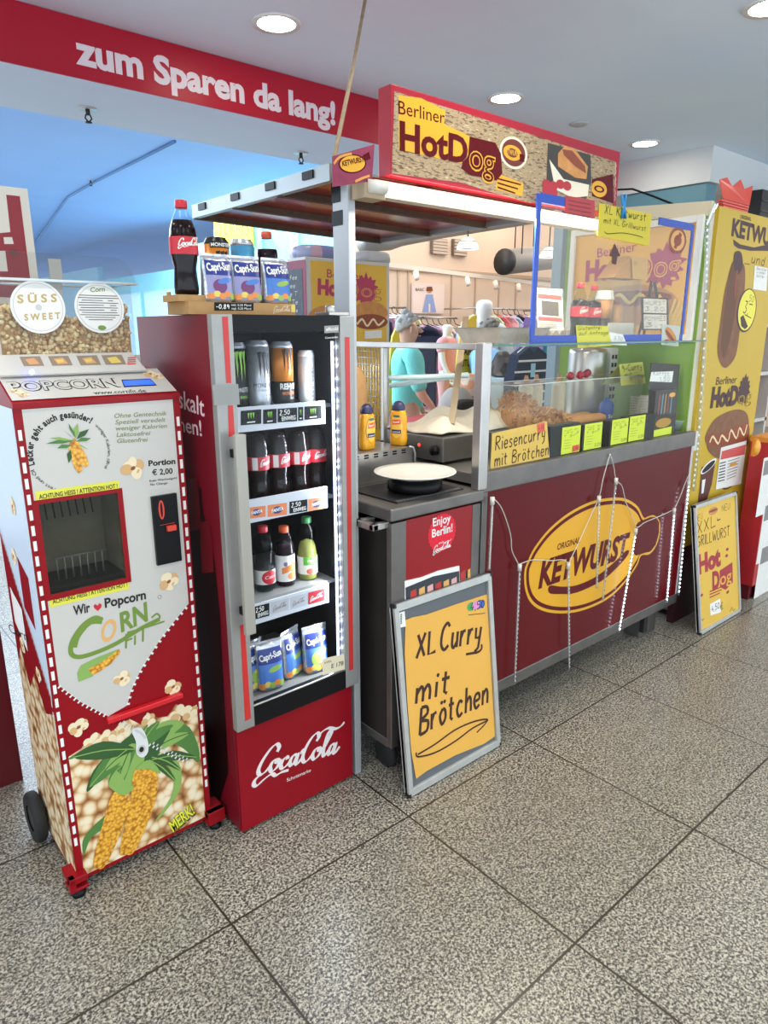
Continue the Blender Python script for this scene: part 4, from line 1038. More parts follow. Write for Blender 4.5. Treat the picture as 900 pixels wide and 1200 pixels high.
# chute flap strip
p, q = PY(*ZB((395, 455))[0], YF - .01), PY(*ZB((675, 362))[0], YF - .01)
b = MB(); zc = (p.z + q.z) / 2; b.box(p.x, q.x, YF - .02, YF + .0, zc - .009, zc + .009, mat('strip_red', '#cf1d26', .3)); b.build('chute_strip', pm, bevel=.003)
# sloping header
HB = V((0, 2.12, 1.583)); hu = V((1, 0, 0)); hv = (V((0, 2.12, 1.585)) - V((0, YF - .005, HIZ + .013))).normalized()
hf = Fr((X0, YF - .005, HIZ + .015), hu, hv)
HLen = (V((0, 2.12, 1.585)) - V((0, YF - .005, HIZ + .013))).length
d = Dec(hf, .0006)
d.prism(FXn(X0), [(-YF + .005, HIZ), (-YF + .005, HIZ + .013), (-2.12, 1.584), (-YB, 1.60), (-YB, HIZ)], 0, -(X1 - X0), PRED)
d.polyuv([(.004, .012), (X1 - X0 - .004, .012), (X1 - X0 - .004, HLen - .002), (.004, HLen - .002)], WHITE, 0)
d.text('POPCORN', *ZC((50, 972), (530, 950)), 10.5, INK, 1, .055); d.text('POPCORN', *ZC((50, 972), (530, 950)), 10.5, WHITE, 2, .012)
d.text('www.cornfit.de', *ZC((415, 985), (645, 975)), 4, INK, 1, .01)
d.poly(ZC((533, 920), (660, 915), (690, 945), (545, 953)), BLACK, 1); d.poly(ZC((538, 924), (658, 919), (682, 941), (548, 948)), mat('display_blue', '#2a55e0', .4, emit=1.5), 2)
for x, y, r in ((660, 895, 9), (690, 905, 8), (70, 970, 7), (100, 985, 8)): 
    (a, b_), = ZC((x, y)); pop(d, a, b_, r, 2, x)
d.build('header_panel', pm)
# picture strip in front of the hopper
t0, t1 = PY(3, 416, 2.146), PY(158, 413, 2.146); u0, u1 = PY(5, 440, 2.085), PY(172, 431, 2.085)
pf = Fr((u0.x, u0.y, u0.z), (1, 0, 0), V((0, t0.y - u0.y, t0.z - u0.z))); PL = math.hypot(t0.y - u0.y, t0.z - u0.z); WW = u1.x - u0.x
d = Dec(pf, .0006); d.prism(pf, [(-.01, 0), (WW, 0), (WW - .02, PL), (.0, PL)], -.006, 0, WHITE)
for k, (x, y) in enumerate(((90, 840), (215, 838), (340, 836), (450, 834))):
    d.poly(ZC((x - 5, y - 22), (x + 85, y - 24), (x + 105, y + 18), (x + 15, y + 20)), mat('pic_taupe', '#8e7c6a', .6), 0)
    d.poly(ZC((x + 20, y - 10), (x + 60, y - 16), (x + 85, y + 10), (x + 40, y + 14)), mat('pic_skin', '#d09a6c', .6) if k != 3 else mat('pic_yellow', '#d8c060', .6), 1)
    if k in (1, 2): d.poly(ZC((x + 30, y - 4), (x + 60, y - 8), (x + 66, y + 4), (x + 40, y + 8)), mat('pic_yellow', '#d8c060', .6), 2)
for k in range(4): d.poly(ZC((560 - k, 822 + k * 9), (596, 820 + k * 9), (598, 824 + k * 9), (561, 826 + k * 9)), mat('heart_red', '#c3212f', .4), 1)
d.build('picture_strip', pm)
b = MB(); p = PY(37, 436, 2.075); b.ellip((p.x, p.y - .003, p.z), .007, .004, .007, mat('led_blue', '#4866ff', .3, emit=18.0), 10, 6); b.build('status_light', pm)
# clear hopper with a bulged lid
HX0, HX1, HY0, HY1, HZ0, HZ1 = .468, .842, 2.15, 2.34, 1.628, 1.835
CLR = glass('acrylic_clear', '#f6f8f8', .45, .01)
b = MB()
for a in ((HX0, HX1, HY0, HY0 + .003), (HX0, HX1, HY1 - .003, HY1)): b.box(*a, HZ0, HZ1, CLR)
for a in ((HX0, HX0 + .003), (HX1 - .003, HX1)): b.box(*a, HY0, HY1, HZ0, HZ1, CLR)
b.box(HX0 - .01, HX1 + .01, HY0 - .0, HY1 + .01, HZ0 - .03, HZ0, WHITE)
b.build('hopper', pm)
b = MB(); rings = []
for i in range(6):
    k = i / 5; in_ = .16 * k ** 2.2 * (HX1 - HX0); zz = HZ1 + .075 * math.sin(k * 1.57)
    rings.append([V(q) for q in ((HX0 - .012 + in_, HY0 - .012 + k * .03, zz), (HX1 + .012 - in_, HY0 - .012 + k * .03, zz), (HX1 + .012 - in_, HY1 + .012 - k * .03, zz), (HX0 - .012 + in_, HY1 + .012 - k * .03, zz))])
b.loft(rings, CLR, False); lid = b.build('hopper_lid', pm)
b = MB(); mm_ = mat('acrylic_edge', '#cfd6d8', .2)
b.tube([(HX0 - .014, HY0 - .014, HZ1), (HX1 + .014, HY0 - .014, HZ1), (HX1 + .014, HY1 + .014, HZ1), (HX0 - .014, HY1 + .014, HZ1)], .004, mm_, 6, True); b.build('rim', lid)
b = MB(); b.box(.612, .645, HY0 - .003, HY0 - .001, HZ1 - .045, HZ1 - .004, mat('strap_grey', '#8f8d86', .5)); b.box(.612, .645, HY0 - .016, HY0 - .010, HZ1 + .004, HZ1 + .058, mat('strap_grey', '#8f8d86', .5)); b.build('strap', lid)
def disc(px_, py_, lines, name):
    f_ = FY(HY0 - .004); d = Dec(f_, .0006)
    c = d.fr.px(px_, py_); r = .071
    d.prism(f_, [(c[0] + r * math.cos(2 * math.pi * k / 40), c[1] + r * math.sin(2 * math.pi * k / 40)) for k in range(40)], -.003, .001, PAPER); d.base = .0016
    d.elluv(c, r * .92, r * .92, SILV, 0, inner=.97)
    if lines == 0:
        G = mat('gold_print', '#bda05a', .4)
        d.textuv('S Ü S S', (c[0] - .052, c[1] + .010), (c[0] + .052, c[1] + .016), .021, G, 0, .03, .1); d.textuv('S W E E T', (c[0] - .040, c[1] - .036), (c[0] + .056, c[1] - .030), .017, G, 0, .03, .1)
        d.elluv(c, .008, .008, SILV, 1)
    else:
        d.textuv('Corn', (c[0] - .022, c[1] + .044), (c[0] + .02, c[1] + .048), .013, GREENL, 0, .02, .2); d.elluv((c[0], c[1] - .056), .012, .007, GREENL, 0)
        for k in range(11):
            z = c[1] + .034 - k * .0068; hw = (.056, .06, .05, .058, .06, .055, .06, .052, .058, .045, .036)[k]
            d.polyuv([(c[0] - hw, z), (c[0] + hw * (.2 if k in (2, 4, 6) else .95), z), (c[0] + hw * (.2 if k in (2, 4, 6) else .95), z + .0018), (c[0] - hw, z + .0018)], INK, 0)
            if k in (2, 4, 6): d.polyuv([(c[0] + hw * .5, z), (c[0] + hw * .8, z), (c[0] + hw * .8, z + .0018), (c[0] + hw * .5, z + .0018)], INK, 0)
    d.build(name, pm)
disc(45, 360, 0, 'flavour_disc'); disc(117, 361, 1, 'nutrition_disc')
# feet, brackets and wheels
for x in (X0 + .005, X1 - .025):
    b = MB(); sx = -1 if x < .6 else 1
    xa, xb = (x - .035, x + .02) if sx < 0 else (x, x + .065)
    b.box(xa, xb, YF - .03, YF + .05, .052, .075, PRED); b.box(xa, xa + .02 if sx < 0 else xb, YF - .03, YF - .005, .03, .075, PRED)
    b.box(xa, xb, YF - .03, YF + .03, .025, .036, PRED)
    fo = b.build('foot', pm, bevel=.003); c = MB(); xc = (xa + xb) / 2
    c.lathe([(.020, .0), (.022, .004), (.020, .018), (.012, .020), (.012, .03)], BLACK, (xc, YF - .01, 0), 16); c.build('rubber_foot', fo)
for x in (X0 - .045, X1 + .012):
    b = MB(); rub = mat('tyre_rubber', '#1b1b1c', .75); prof = [(.045, -.017), (.078, -.019), (.086, -.012), (.088, 0), (.086, .012), (.078, .019), (.045, .017)]
    b.lathe(prof, rub, (x + .017, 2.315, .088), 28, axis='x', caps=False); wh = b.build('wheel', pm)
    c = MB(); c.lathe([(.0, -.014), (.044, -.014), (.046, 0), (.044, .014), (.0, .014)], mat('hub_dark', '#303032', .5), (x + .017, 2.315, .088), 20, axis='x'); c.build('hub', wh)
# loose popcorn in the hopper
b = MB(); rr = random.Random(5); KA = mat('caramel_corn', '#dcb57c', .6, var=.2, vs=60); KB = mat('caramel_corn_dark', '#b98a55', .6); KC = mat('caramel_corn_light', '#ecd2a0', .6)
for k in range(1300):
    x = rr.uniform(HX0 + .012, HX1 - .012); top = HZ0 + .125 + .02 * math.sin((x - HX0) * 22)
    if k < 900: y = rr.uniform(HY0 + .011, HY0 + .03); z = rr.uniform(HZ0 + .006, top)
    else: y = rr.uniform(HY0 + .011, HY1 - .012); z = top - rr.uniform(0, .012)
    s_ = rr.uniform(.005, .0078)
    b.ellip((x, y, z), s_ * rr.uniform(.8, 1.2), s_, s_ * rr.uniform(.8, 1.2), (KA, KA, KC, KB)[k % 4], 6, 4)
b.box(HX0 + .006, HX1 - .006, HY0 + .022, HY1 - .006, HZ0 + .002, HZ0 + .105, KB)
b.build('loose_popcorn', label='caramel-coloured popcorn filling the clear hopper of the vending machine', cat='popcorn', kind='stuff')
# ================================================================= DRINKS COOLER
CX0, CX1, CYF, CYB, CT = .945, 1.440, 1.870, 2.385, 1.745
ck = thing('drinks_cooler', 'tall red glass-door drinks cooler with white flowing lettering on its base', 'refrigerator', ((CX0 + CX1) / 2, 2.1, 0))
INN = mat('liner_black', '#121418', .4); GREYL = mat('rail_grey', '#c9ccd2', .4); STILE = mat('door_alu', '#979692', .38, .4, var=.04)
d = Dec(FXn(CX0), .0008)
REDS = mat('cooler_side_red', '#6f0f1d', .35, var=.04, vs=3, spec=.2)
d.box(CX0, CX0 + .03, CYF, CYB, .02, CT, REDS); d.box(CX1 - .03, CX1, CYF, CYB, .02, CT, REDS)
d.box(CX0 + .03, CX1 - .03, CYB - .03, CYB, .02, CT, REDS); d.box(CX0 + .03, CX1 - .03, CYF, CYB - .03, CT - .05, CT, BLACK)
d.box(CX0 + .03, CX1 - .03, CYF + .012, CYB - .03, .02, .44, REDF)
LET = mat('print_pale_red', '#e3c3c6', .4)
d.text('eiskalt', (199, 473), (240, 488), 20, LET, 0, .012); d.text('hen!', (211, 505), (237, 511), 17, LET, 0, .012)
d.poly([(216, 560), (228, 571), (236, 572), (238, 600), (246, 626), (252, 660), (258, 720), (262, 800), (268, 905), (250, 962), (205, 955), (200, 600)], mat('print_cola_dark', '#1d0808', .3), 0)
for x, y in ((226, 560), (241, 610)): d.poly([(x - 6, y + 2), (x + 4, y), (x + 8, y + 24), (x + 10, y + 60), (x - 4, y + 62), (x - 6, y + 24)], mat('print_bottle_red', '#6a1018', .3), 1)
d.build('cabinet', ck)
# liner
b = MB(); lx0, lx1, ly1, lz0, lz1 = CX0 + .032, CX1 - .032, CYB - .034, .445, CT - .052
b.add([(lx0, CYF, lz0), (lx1, CYF, lz0), (lx1, CYF, lz1), (lx0, CYF, lz1), (lx0, ly1, lz0), (lx1, ly1, lz0), (lx1, ly1, lz1), (lx0, ly1, lz1)], [(0, 1, 5, 4), (1, 2, 6, 5), (2, 3, 7, 6), (3, 0, 4, 7), (4, 5, 6, 7)], INN)
for k in range(9): b.box(1.30 + k * .008, 1.304 + k * .008, ly1 - .02, ly1 - .004, 1.60, 1.66, GREYP)
b.build('liner', ck)
# base panel with the script
kf = FY(CYF - .004); d = Dec(kf, .0008)
d.box(CX0 + .006, CX1 - .002, CYF - .004, CYF + .01, .012, .415, REDF)
script(d, d.fr.px(297, 910), d.fr.px(397, 881), mat('script_white', '#e0d6d4', .4), 0, .43)
d.text('Schutzmarke', (336, 916), (364, 904), 4, PAPER, 0)
d.build('base_panel', ck)
b = MB()
for x in (CX0 + .05, CX1 - .05):
    for y in (CYF + .05, CYB - .05): b.lathe([(.02, 0), (.02, .022)], BLACK, (x, y, 0), 12)
b.build('foot', ck)
# door
DY = 1.838
dr = MB(); gx0, gx1, gz0, gz1 = 1.008, 1.392, .492, 1.700
dr.box(.942, gx0, DY, DY + .03, .418, CT, STILE); dr.box(gx1, 1.452, DY, DY + .03, .418, CT, STILE)
door = dr.build('door', ck, bevel=.003)
df = FY(DY); d = Dec(df, .0012)
d.box(gx0, gx1, DY + .001, DY + .03, gz1 - .004, CT, BLACK); d.base = .0004
d.poly([(380, 382), (397, 381), (397, 389.5), (380, 390.5)], GREYP, 0); d.text('efficold', (382, 388), (396, 387), 4, PAPER, 1, .01); d.text('Getränke', (381, 397), (396, 396), 2.4, PAPER, 0)
d.build('black_band', door)
m = MB(); m.box(gx0, gx1, DY + .001, DY + .03, .418, gz0, BLACK); m.build('black_band', door)
d = Dec(df, .0006); ST = mat('stripe_red', '#c02a26', .35)
for q in ([(260, 371), (267, 371), (271, 449), (265, 449)], [(267, 475), (273, 475), (275, 510), (268, 512)], [(281, 733), (286.5, 731), (294, 842), (287, 845)], [(404, 395), (409.5, 395), (414, 784), (409, 786)]): d.poly(q, ST, 0)
d.build('red_stripe', door)
d = Dec(df, .001); d.poly([(249, 451), (279, 450), (281, 474), (251, 475)], mat('tape_grey', '#8e8e8b', .5), 0); d.build('grey_tape', door)
h = MB(); p, q = PY(280, 509, 1.795), PY(293, 743, 1.795); hx = (p.x + q.x) / 2
h.box(hx - .018, hx + .018, 1.785, 1.803, q.z, p.z, mat('handle_champagne', '#a5a196', .4, .3)); hd = h.build('handle', door, bevel=.003)
h = MB()
for z in (p.z - .06, q.z + .07): h.box(hx - .010, hx + .008, 1.803, DY, z - .012, z + .012, BLACK)
h.build('handle_mount', hd)
h = MB(); h.box(gx0 + .0, gx1, DY + .012, DY + .016, gz0, gz1, glass('door_glass', '#fbfcfd', .3)); h.build('door_glass', door)
h = MB(); h.tube([(gx0, DY + .004, gz0), (gx1, DY + .004, gz0)], .004, STEEL, 6); h.build('glass_edge', door)
h = MB(); h.box(1.36, 1.44, 1.85, 1.93, CT + .001, CT + .012, STEEL); h.lathe([(.016, 0), (.016, .02), (.006, .024)], STEEL, (1.385, 1.88, CT + .01), 14); h.build('hinge', ck, bevel=.002)
st_ = Dec(df, .0015); st_.poly([(377, 772), (403, 766), (404, 784), (378, 791)], mat('sticker_cream', '#d9cfae', .6), 0); st_.text('E 178', (388, 783), (402, 779), 5, INK, 1, .01); st_.text('kWh', (380, 778), (388, 776), 3, INK, 1)
st_.build('energy_sticker', door)
# led strip
LED = mat('led_white', '#dfe8ff', .3, emit=14.0); LEDS = mat('led_strip_glow', '#cfdcff', .3, emit=2.2)
b = MB(); p, q = PY(380, 400, 1.872), PY(389, 778, 1.872); lx = 1.385
b.box(lx - .004, lx + .006, 1.872, 1.876, q.z, p.z, LEDS)
for k in range(34): b.ellip((lx, 1.870, q.z + (p.z - q.z) * (k + R.uniform(.2, .8)) / 34), .005, .003, .007, LED, 8, 5)
b.build('led_strip', ck)
lp = area('cooler_light', (lx - .01, 1.90, 1.05), .02, 6.0, (.82, .9, 1.0), (0, math.radians(90), 0), sy=1.1); lp.data.size = 1.15; lp.data.size_y = .02
lp.parent = ck; lp.location = V((lx - .012, 1.90, 1.08)) - ck.location
# shelves with price rails
def price(d, q, kind):
    d.poly(q, {'claw': BLACK, 'price': BLACK, 'orange': mat('card_orange', '#df7f4c', .5), 'silver': mat('card_silver', '#b7b9bd', .4), 'red': mat('card_red', '#c01c2a', .4)}[kind], 1)
    (x0, y0), (x1, y1), (x2, y2), (x3, y3) = q; L = lambda a, b: (x0 + (x1 - x0) * a + (x3 - x0) * b, y0 + (y1 - y0) * a + (y3 - y0) * b)
    if kind == 'claw':
        g = mat('claw_green', '#8fc63f', .4)
        for k in (.38, .5, .62): d.poly([L(k - .05, .2), L(k + .04, .18), L(k + .02, .45), L(k + .01, .62), L(k - .02, .45)], g, 2)
        d.poly([L(.3, .8), L(.7, .78), L(.7, .86), L(.3, .88)], PAPER, 2)
    elif kind == 'price':
        d.hand('2,50', L(.1, .48), L(.6, .45), abs(y3 - y0) * .34, PAPER, 2, .16); d.text('EINWEG', L(.22, .9), L(.92, .85), abs(y3 - y0) * .3, PAPER, 2, .02)
    elif kind == 'orange':
        d.ell(L(.5, .5), abs(x1 - x0) * .26, abs(y3 - y0) * .3, mat('fruit_blue', '#27346f', .4), 2); d.text('FANTA', L(.2, .66), L(.82, .54), abs(y3 - y0) * .26, PAPER, 3, .04, .2)
    else: script(d, d.fr.px(*L(.12, .72)), d.fr.px(*L(.88, .6)), PAPER if kind == 'red' else mat('card_script', '#8d7f7f', .5), 2, .5)
def shelf(zt, rail, cards):
    b = MB(); b.box(lx0 + .002, lx1 - .002, 1.915, ly1 - .004, zt - .012, zt, GREYP)
    s = b.build('shelf', ck)
    f_ = FY(1.905); d = Dec(f_, .0006)
    tl, tr_, br_, bl = [d.fr.px(*q) for q in rail]
    z1, z0 = (tl[1] + tr_[1]) / 2, (bl[1] + br_[1]) / 2
    d.box(lx0 + .004, tr_[0], 1.905, 1.913, z0, z1, GREYL)
    for kind, q in cards: price(d, q, kind)
    d.build('price_rail', s); return z0, z1
def ql(x0, x1, yt0, yt1, h): return [(x0, yt0), (x1, yt1), (x1, yt1 + h), (x0, yt0 + h)]
S1, S2, S3 = 1.46, 1.14, .825
shelf(S1, [(281, 477), (381, 470), (382, 497), (283, 506)], [('claw', ql(282, 306, 481.5, 479.5, 17)), ('claw', ql(308, 324, 480, 478.8, 17)), ('price', ql(325, 348, 479, 477.5, 16)), ('claw', ql(349, 355, 477, 476.8, 16)), ('claw', ql(356.5, 377, 476.5, 475, 15.5))])
shelf(S2, [(290, 584), (384, 572), (384, 597), (292, 611)], [('orange', ql(290, 311, 595, 592.5, 13)), ('orange', ql(313.5, 336, 592, 589, 14)), ('price', ql(339, 360, 588, 585, 14)), ('orange', ql(361.5, 379.5, 585, 582, 14))])
shelf(S3, [(298, 709), (385, 684), (385, 706), (298, 732)], [('price', ql(298, 315.5, 711, 706.5, 15)), ('silver', ql(317, 338, 706, 700.5, 14)), ('silver', ql(340, 359, 700, 695, 14)), ('red', ql(361, 380, 694.5, 689.5, 14))])
b = MB(); b.box(lx0 + .002, lx1 - .002, 1.88, ly1 - .004, .447, .466, GREYP); b.build('bottom_shelf', ck)

# ---- drinks
PET = glass('pet_clear', '#eef3f4', .35)
def gmat(name, h, rough=.15): return mat(name, h, rough, spec=.15)
COLA = gmat('cola_dark', '#1a0a08', .12); LABR = mat('label_red', '#c01a2a', .4); LABW = mat('label_white', '#e6e2dc', .5)
def bottle(name, label, cat, loc, group, prof, liquid, level, cap, lab, script_=True, r=.035, deco=None):
    t = thing(name, label, cat, loc, group); L = V(loc)
    b = MB(); top = prof[-1][1]
    b.lathe([(q[0] * .96, q[1] + .001) for q in prof if q[1] <= level] + [(.001, level)], liquid, L, 20); b.build('liquid', t)
    b = MB(); b.lathe(prof, PET, L, 20); b.build('bottle_body', t)
    b = MB(); z = top; b.lathe([(.0165, z - .012), (.0175, z - .010), (.0175, z + .008), (.015, z + .010), (0, z + .010)], cap, L, 18); b.build('cap', t)
    if lab:
        z0, z1, lr, lm = lab
        d = Dec(CylFr(L, lr), .0005, .0003)
        d.gridrect(-lr * 2.2, z0, lr * 2.2, z1, lm, 0, 16)
        if deco: deco(d, lr, z0, z1)
        elif script_:
            script(d, (-lr * .75, z0 + (z1 - z0) * .42), (lr * .95, z0 + (z1 - z0) * .5), LABW, 1, .5)
        d.build('label', t)
    return t
CONTOUR = [(.027, 0), (.032, .004), (.033, .02), (.030, .06), (.029, .075), (.034, .10), (.0355, .125), (.0355, .155), (.033, .18), (.026, .205), (.017, .228), (.0135, .24), (.0135, .25)]
def at(x, y, Y, z): p = PY(x, y, Y); return V((p.x, Y, z))
colaG = 'cola bottles on the second cooler shelf'
for i, x in enumerate((303, 327, 351, 371)):
    def dc(d, lr, z0, z1, i=i):
        script(d, (-lr * (.3 if i in (0, 1, 2) else .7), z0 + (z1 - z0) * .42), (lr * (1.3 if i in (0, 1, 2) else .95), z0 + (z1 - z0) * .5), LABW, 1, .5)
        if i < 3: d.polyuv([(-lr * .95, z0 + .002), (-lr * .5, z0 + .002), (-lr * .5, z1 - .002), (-lr * .95, z1 - .002)], LABW, 1)
    bottle('cola_bottle', ('cola bottle with red label nearest the door handle on the second cooler shelf', 'second cola bottle from the handle on the second cooler shelf', 'third cola bottle from the handle on the second cooler shelf', 'cola bottle beside the light strip on the second cooler shelf')[i],
           'bottle', at(x, 570, 1.985, S2), colaG, [(a * 1.1, b_ * 1.1) for a, b_ in CONTOUR], COLA, .235, LABR, (.115, .16, .0397, LABR), deco=dc)
# cans on the top shelf
def can(label, loc, group, h, r, body, rim, deco, low=None):
    t = thing('drink_can', label, 'can', loc, group); L = V(loc)
    b = MB(); b.lathe([(r * .78, 0), (r * .95, .006), (r, .014), (r, h * (.0 if not low else .38) or h - .02)] if not low else [(r * .78, 0), (r * .95, .006), (r, .014), (r, h * .38)], low or body, L, 22)
    if low: b.lathe([(r, h * .38), (r, h - .02)], body, L, 22)
    d = Dec(CylFr(L, r), .0005, .0003); deco(d, r, h)
    merge(b, d); b.build('can_body', t)
    b = MB(); b.lathe([(r, h - .02), (r * .97, h - .012), (r * .8, h - .002), (r * .8, h), (r * .74, h - .002), (r * .7, h - .006), (0, h - .006)], rim, L, 22); b.build('lid', t)
    return t
def claw(d, r, zt, ht, m):
    for k, (a, lh) in enumerate(((-.4, .85), (0, 1.), (.4, .9))):
        x = a * r * .9
        d.polyuv([(x - r * .19, zt), (x + r * .17, zt + .004), (x + r * .07, zt - ht * .25), (x + r * .12, zt - ht * .5 * lh), (x + r * .03, zt - ht * lh), (x - r * .03, zt - ht * .55), (x - r * .09, zt - ht * .25)], m, 1)
canG = 'tall drink cans on the top cooler shelf'
SILVC = mat('can_silver', '#b9bdc2', .3, .6, var=.15, vs=80); CANW = mat('can_white', '#d9dadb', .3, .3); CANO = mat('can_orange', '#d9822b', .3, .3); CANK = mat('can_black', '#141414', .3, .2); CLG = mat('claw_green', '#8fc63f', .4)
def dz(d, r, h): claw(d, r, h * .82, h * .42, INK); d.textuv('MONSTER', (-r * .95, h * .30), (r * .95, h * .30), .014, INK, 1, -.005); d.textuv('ENERGY', (-r * .6, h * .24), (r * .6, h * .24), .007, GREYP, 1); d.textuv('ULTRA', (r * .1, h * .17), (r * .8, h * .17), .006, INK, 1, .02)
def do(d, r, h): claw(d, r, h * .88, h * .42, INK); d.textuv('REHAB', (-r * .8, h * .26), (r * 1., h * .26), .018, PAPER, 1, .04); d.textuv('MONSTER', (-r * .6, h * .17), (r * .8, h * .17), .01, mat('print_orange2', '#e07c3c', .5), 1, .02); d.textuv('ENERGY', (r * .1, h * .1), (r * .8, h * .1), .006, PAPER, 1)
def dg(d, r, h): claw(d, r, h * .85, h * .45, CLG); d.textuv('MONSTER', (-r * .9, h * .25), (r * .95, h * .25), .014, PAPER, 1, .0); d.textuv('ENERGY', (-r * .2, h * .15), (r * .8, h * .15), .008, CLG, 1, .02)
def db(d, r, h):
    for k, ch in enumerate('Red Bull'):
        if ch != ' ': d.textuv(ch, (r * .28, h * .12 + k * .013), (r * .28, h * .12 + k * .013 + .009), .012, mat('bull_grey', '#6d7077', .5), 1, .01)
    d.polyuv([(-r * .5, h * .6), (r * .0, h * .52), (-r * .1, h * .62), (r * .3, h * .68), (-r * .2, h * .72)], mat('bull_bronze', '#8d8470', .5), 1)
can('black drink can with green claw mark half hidden behind the door stile', at(278, 470, 2.0, S1), canG, .205, .036, CANK, SILVC, dg)
can('silver-white tall drink can with black claw marks on the top cooler shelf', at(304, 470, 1.985, S1), canG, .21, .0375, SILVC, SILVC, dz)
can('orange and black tall drink can on the top cooler shelf', at(332, 470, 1.985, S1), canG, .205, .0365, CANO, SILVC, do, low=CANK)
can('slim white drink can beside the light strip on the top cooler shelf', at(360, 470, 1.985, S1), canG, .175, .029, CANW, CANW, db)
# third shelf
P1 = [(.030, 0), (.035, .006), (.036, .03), (.036, .085), (.029, .11), (.029, .125), (.036, .15), (.036, .175), (.028, .195), (.016, .208), (.0145, .222)]
P2 = [(.031, 0), (.034, .005), (.034, .13), (.033, .14), (.034, .15), (.031, .172), (.018, .195), (.0165, .205)]
P3 = [(.031, 0), (.035, .006), (.036, .03), (.036, .10), (.031, .125), (.024, .14), (.031, .155), (.034, .172), (.031, .19), (.018, .206), (.0145, .222)]
midG = 'mixed drink bottles on the third cooler shelf'
def d1(d, lr, z0, z1): d.elluv((0, (z0 + z1) / 2), lr * .8, (z1 - z0) * .5, LABR, 1); d.textuv('Coca', (-lr * .5, z0 + .02), (lr * .6, z0 + .022), .012, LABW, 2, .0, .3)
def d2(d, lr, z0, z1):
    d.polyuv([(-lr * .9, z0 + .05), (lr, z0 + .075), (lr, z0 + .05), (-lr * .9, z0 + .028)], mat('fruit_orange', '#e08038', .5), 1); d.elluv((lr * .2, z0 + .02), lr * .5, .014, mat('fruit_orange', '#e08038', .5), 2); d.elluv((lr * .4, z0 + .04), lr * .4, .01, mat('fruit_green', '#6fa347', .5), 2); d.elluv((-lr * .5, z0 + .065), lr * .2, .008, mat('label_violet', '#8574a8', .5), 2)
def d3(d, lr, z0, z1):
    d.polyuv([(-lr, z1 - .022), (lr * .5, z1 - .022), (lr * .5, z1), (-lr, z1)], mat('label_green', '#57a83c', .4), 1); d.polyuv([(-lr, z1 - .03), (lr * .5, z1 - .03), (lr * .5, z1 - .022), (-lr, z1 - .022)], mat('label_green', '#57a83c', .4), 1)
    d.textuv('Apfel', (-lr * .6, z1 - .018), (lr * .3, z1 - .014), .009, LABW, 2, .01); d.elluv((-lr * .3, z0 + .012), lr * .4, .012, mat('apple_red', '#a84a34', .5), 2)
bottle('water_bottle', 'clear bottle with red cap and red oval label on the third cooler shelf', 'bottle', at(311, 690, 1.985, S3), midG, P1, PET, .02, LABR, (.03, .08, .0365, LABW), deco=d1)
bottle('iced_tea_bottle', 'dark bottle with orange cap and fruit label on the third cooler shelf', 'bottle', at(335, 685, 1.985, S3), midG, P2, gmat('tea_dark', '#241019', .12), .165, mat('cap_orange', '#df5a2a', .4), (.02, .115, .0345, LABW), deco=d2)
bottle('apple_drink_bottle', 'pale green bottle with dark green cap and green label on the third cooler shelf', 'bottle', at(361, 680, 1.985, S3), midG, P3, gmat('apple_juice', '#8c8a45', .12), .15, mat('cap_green', '#2c6b3a', .4), (.025, .09, .0365, LABW), deco=d3)
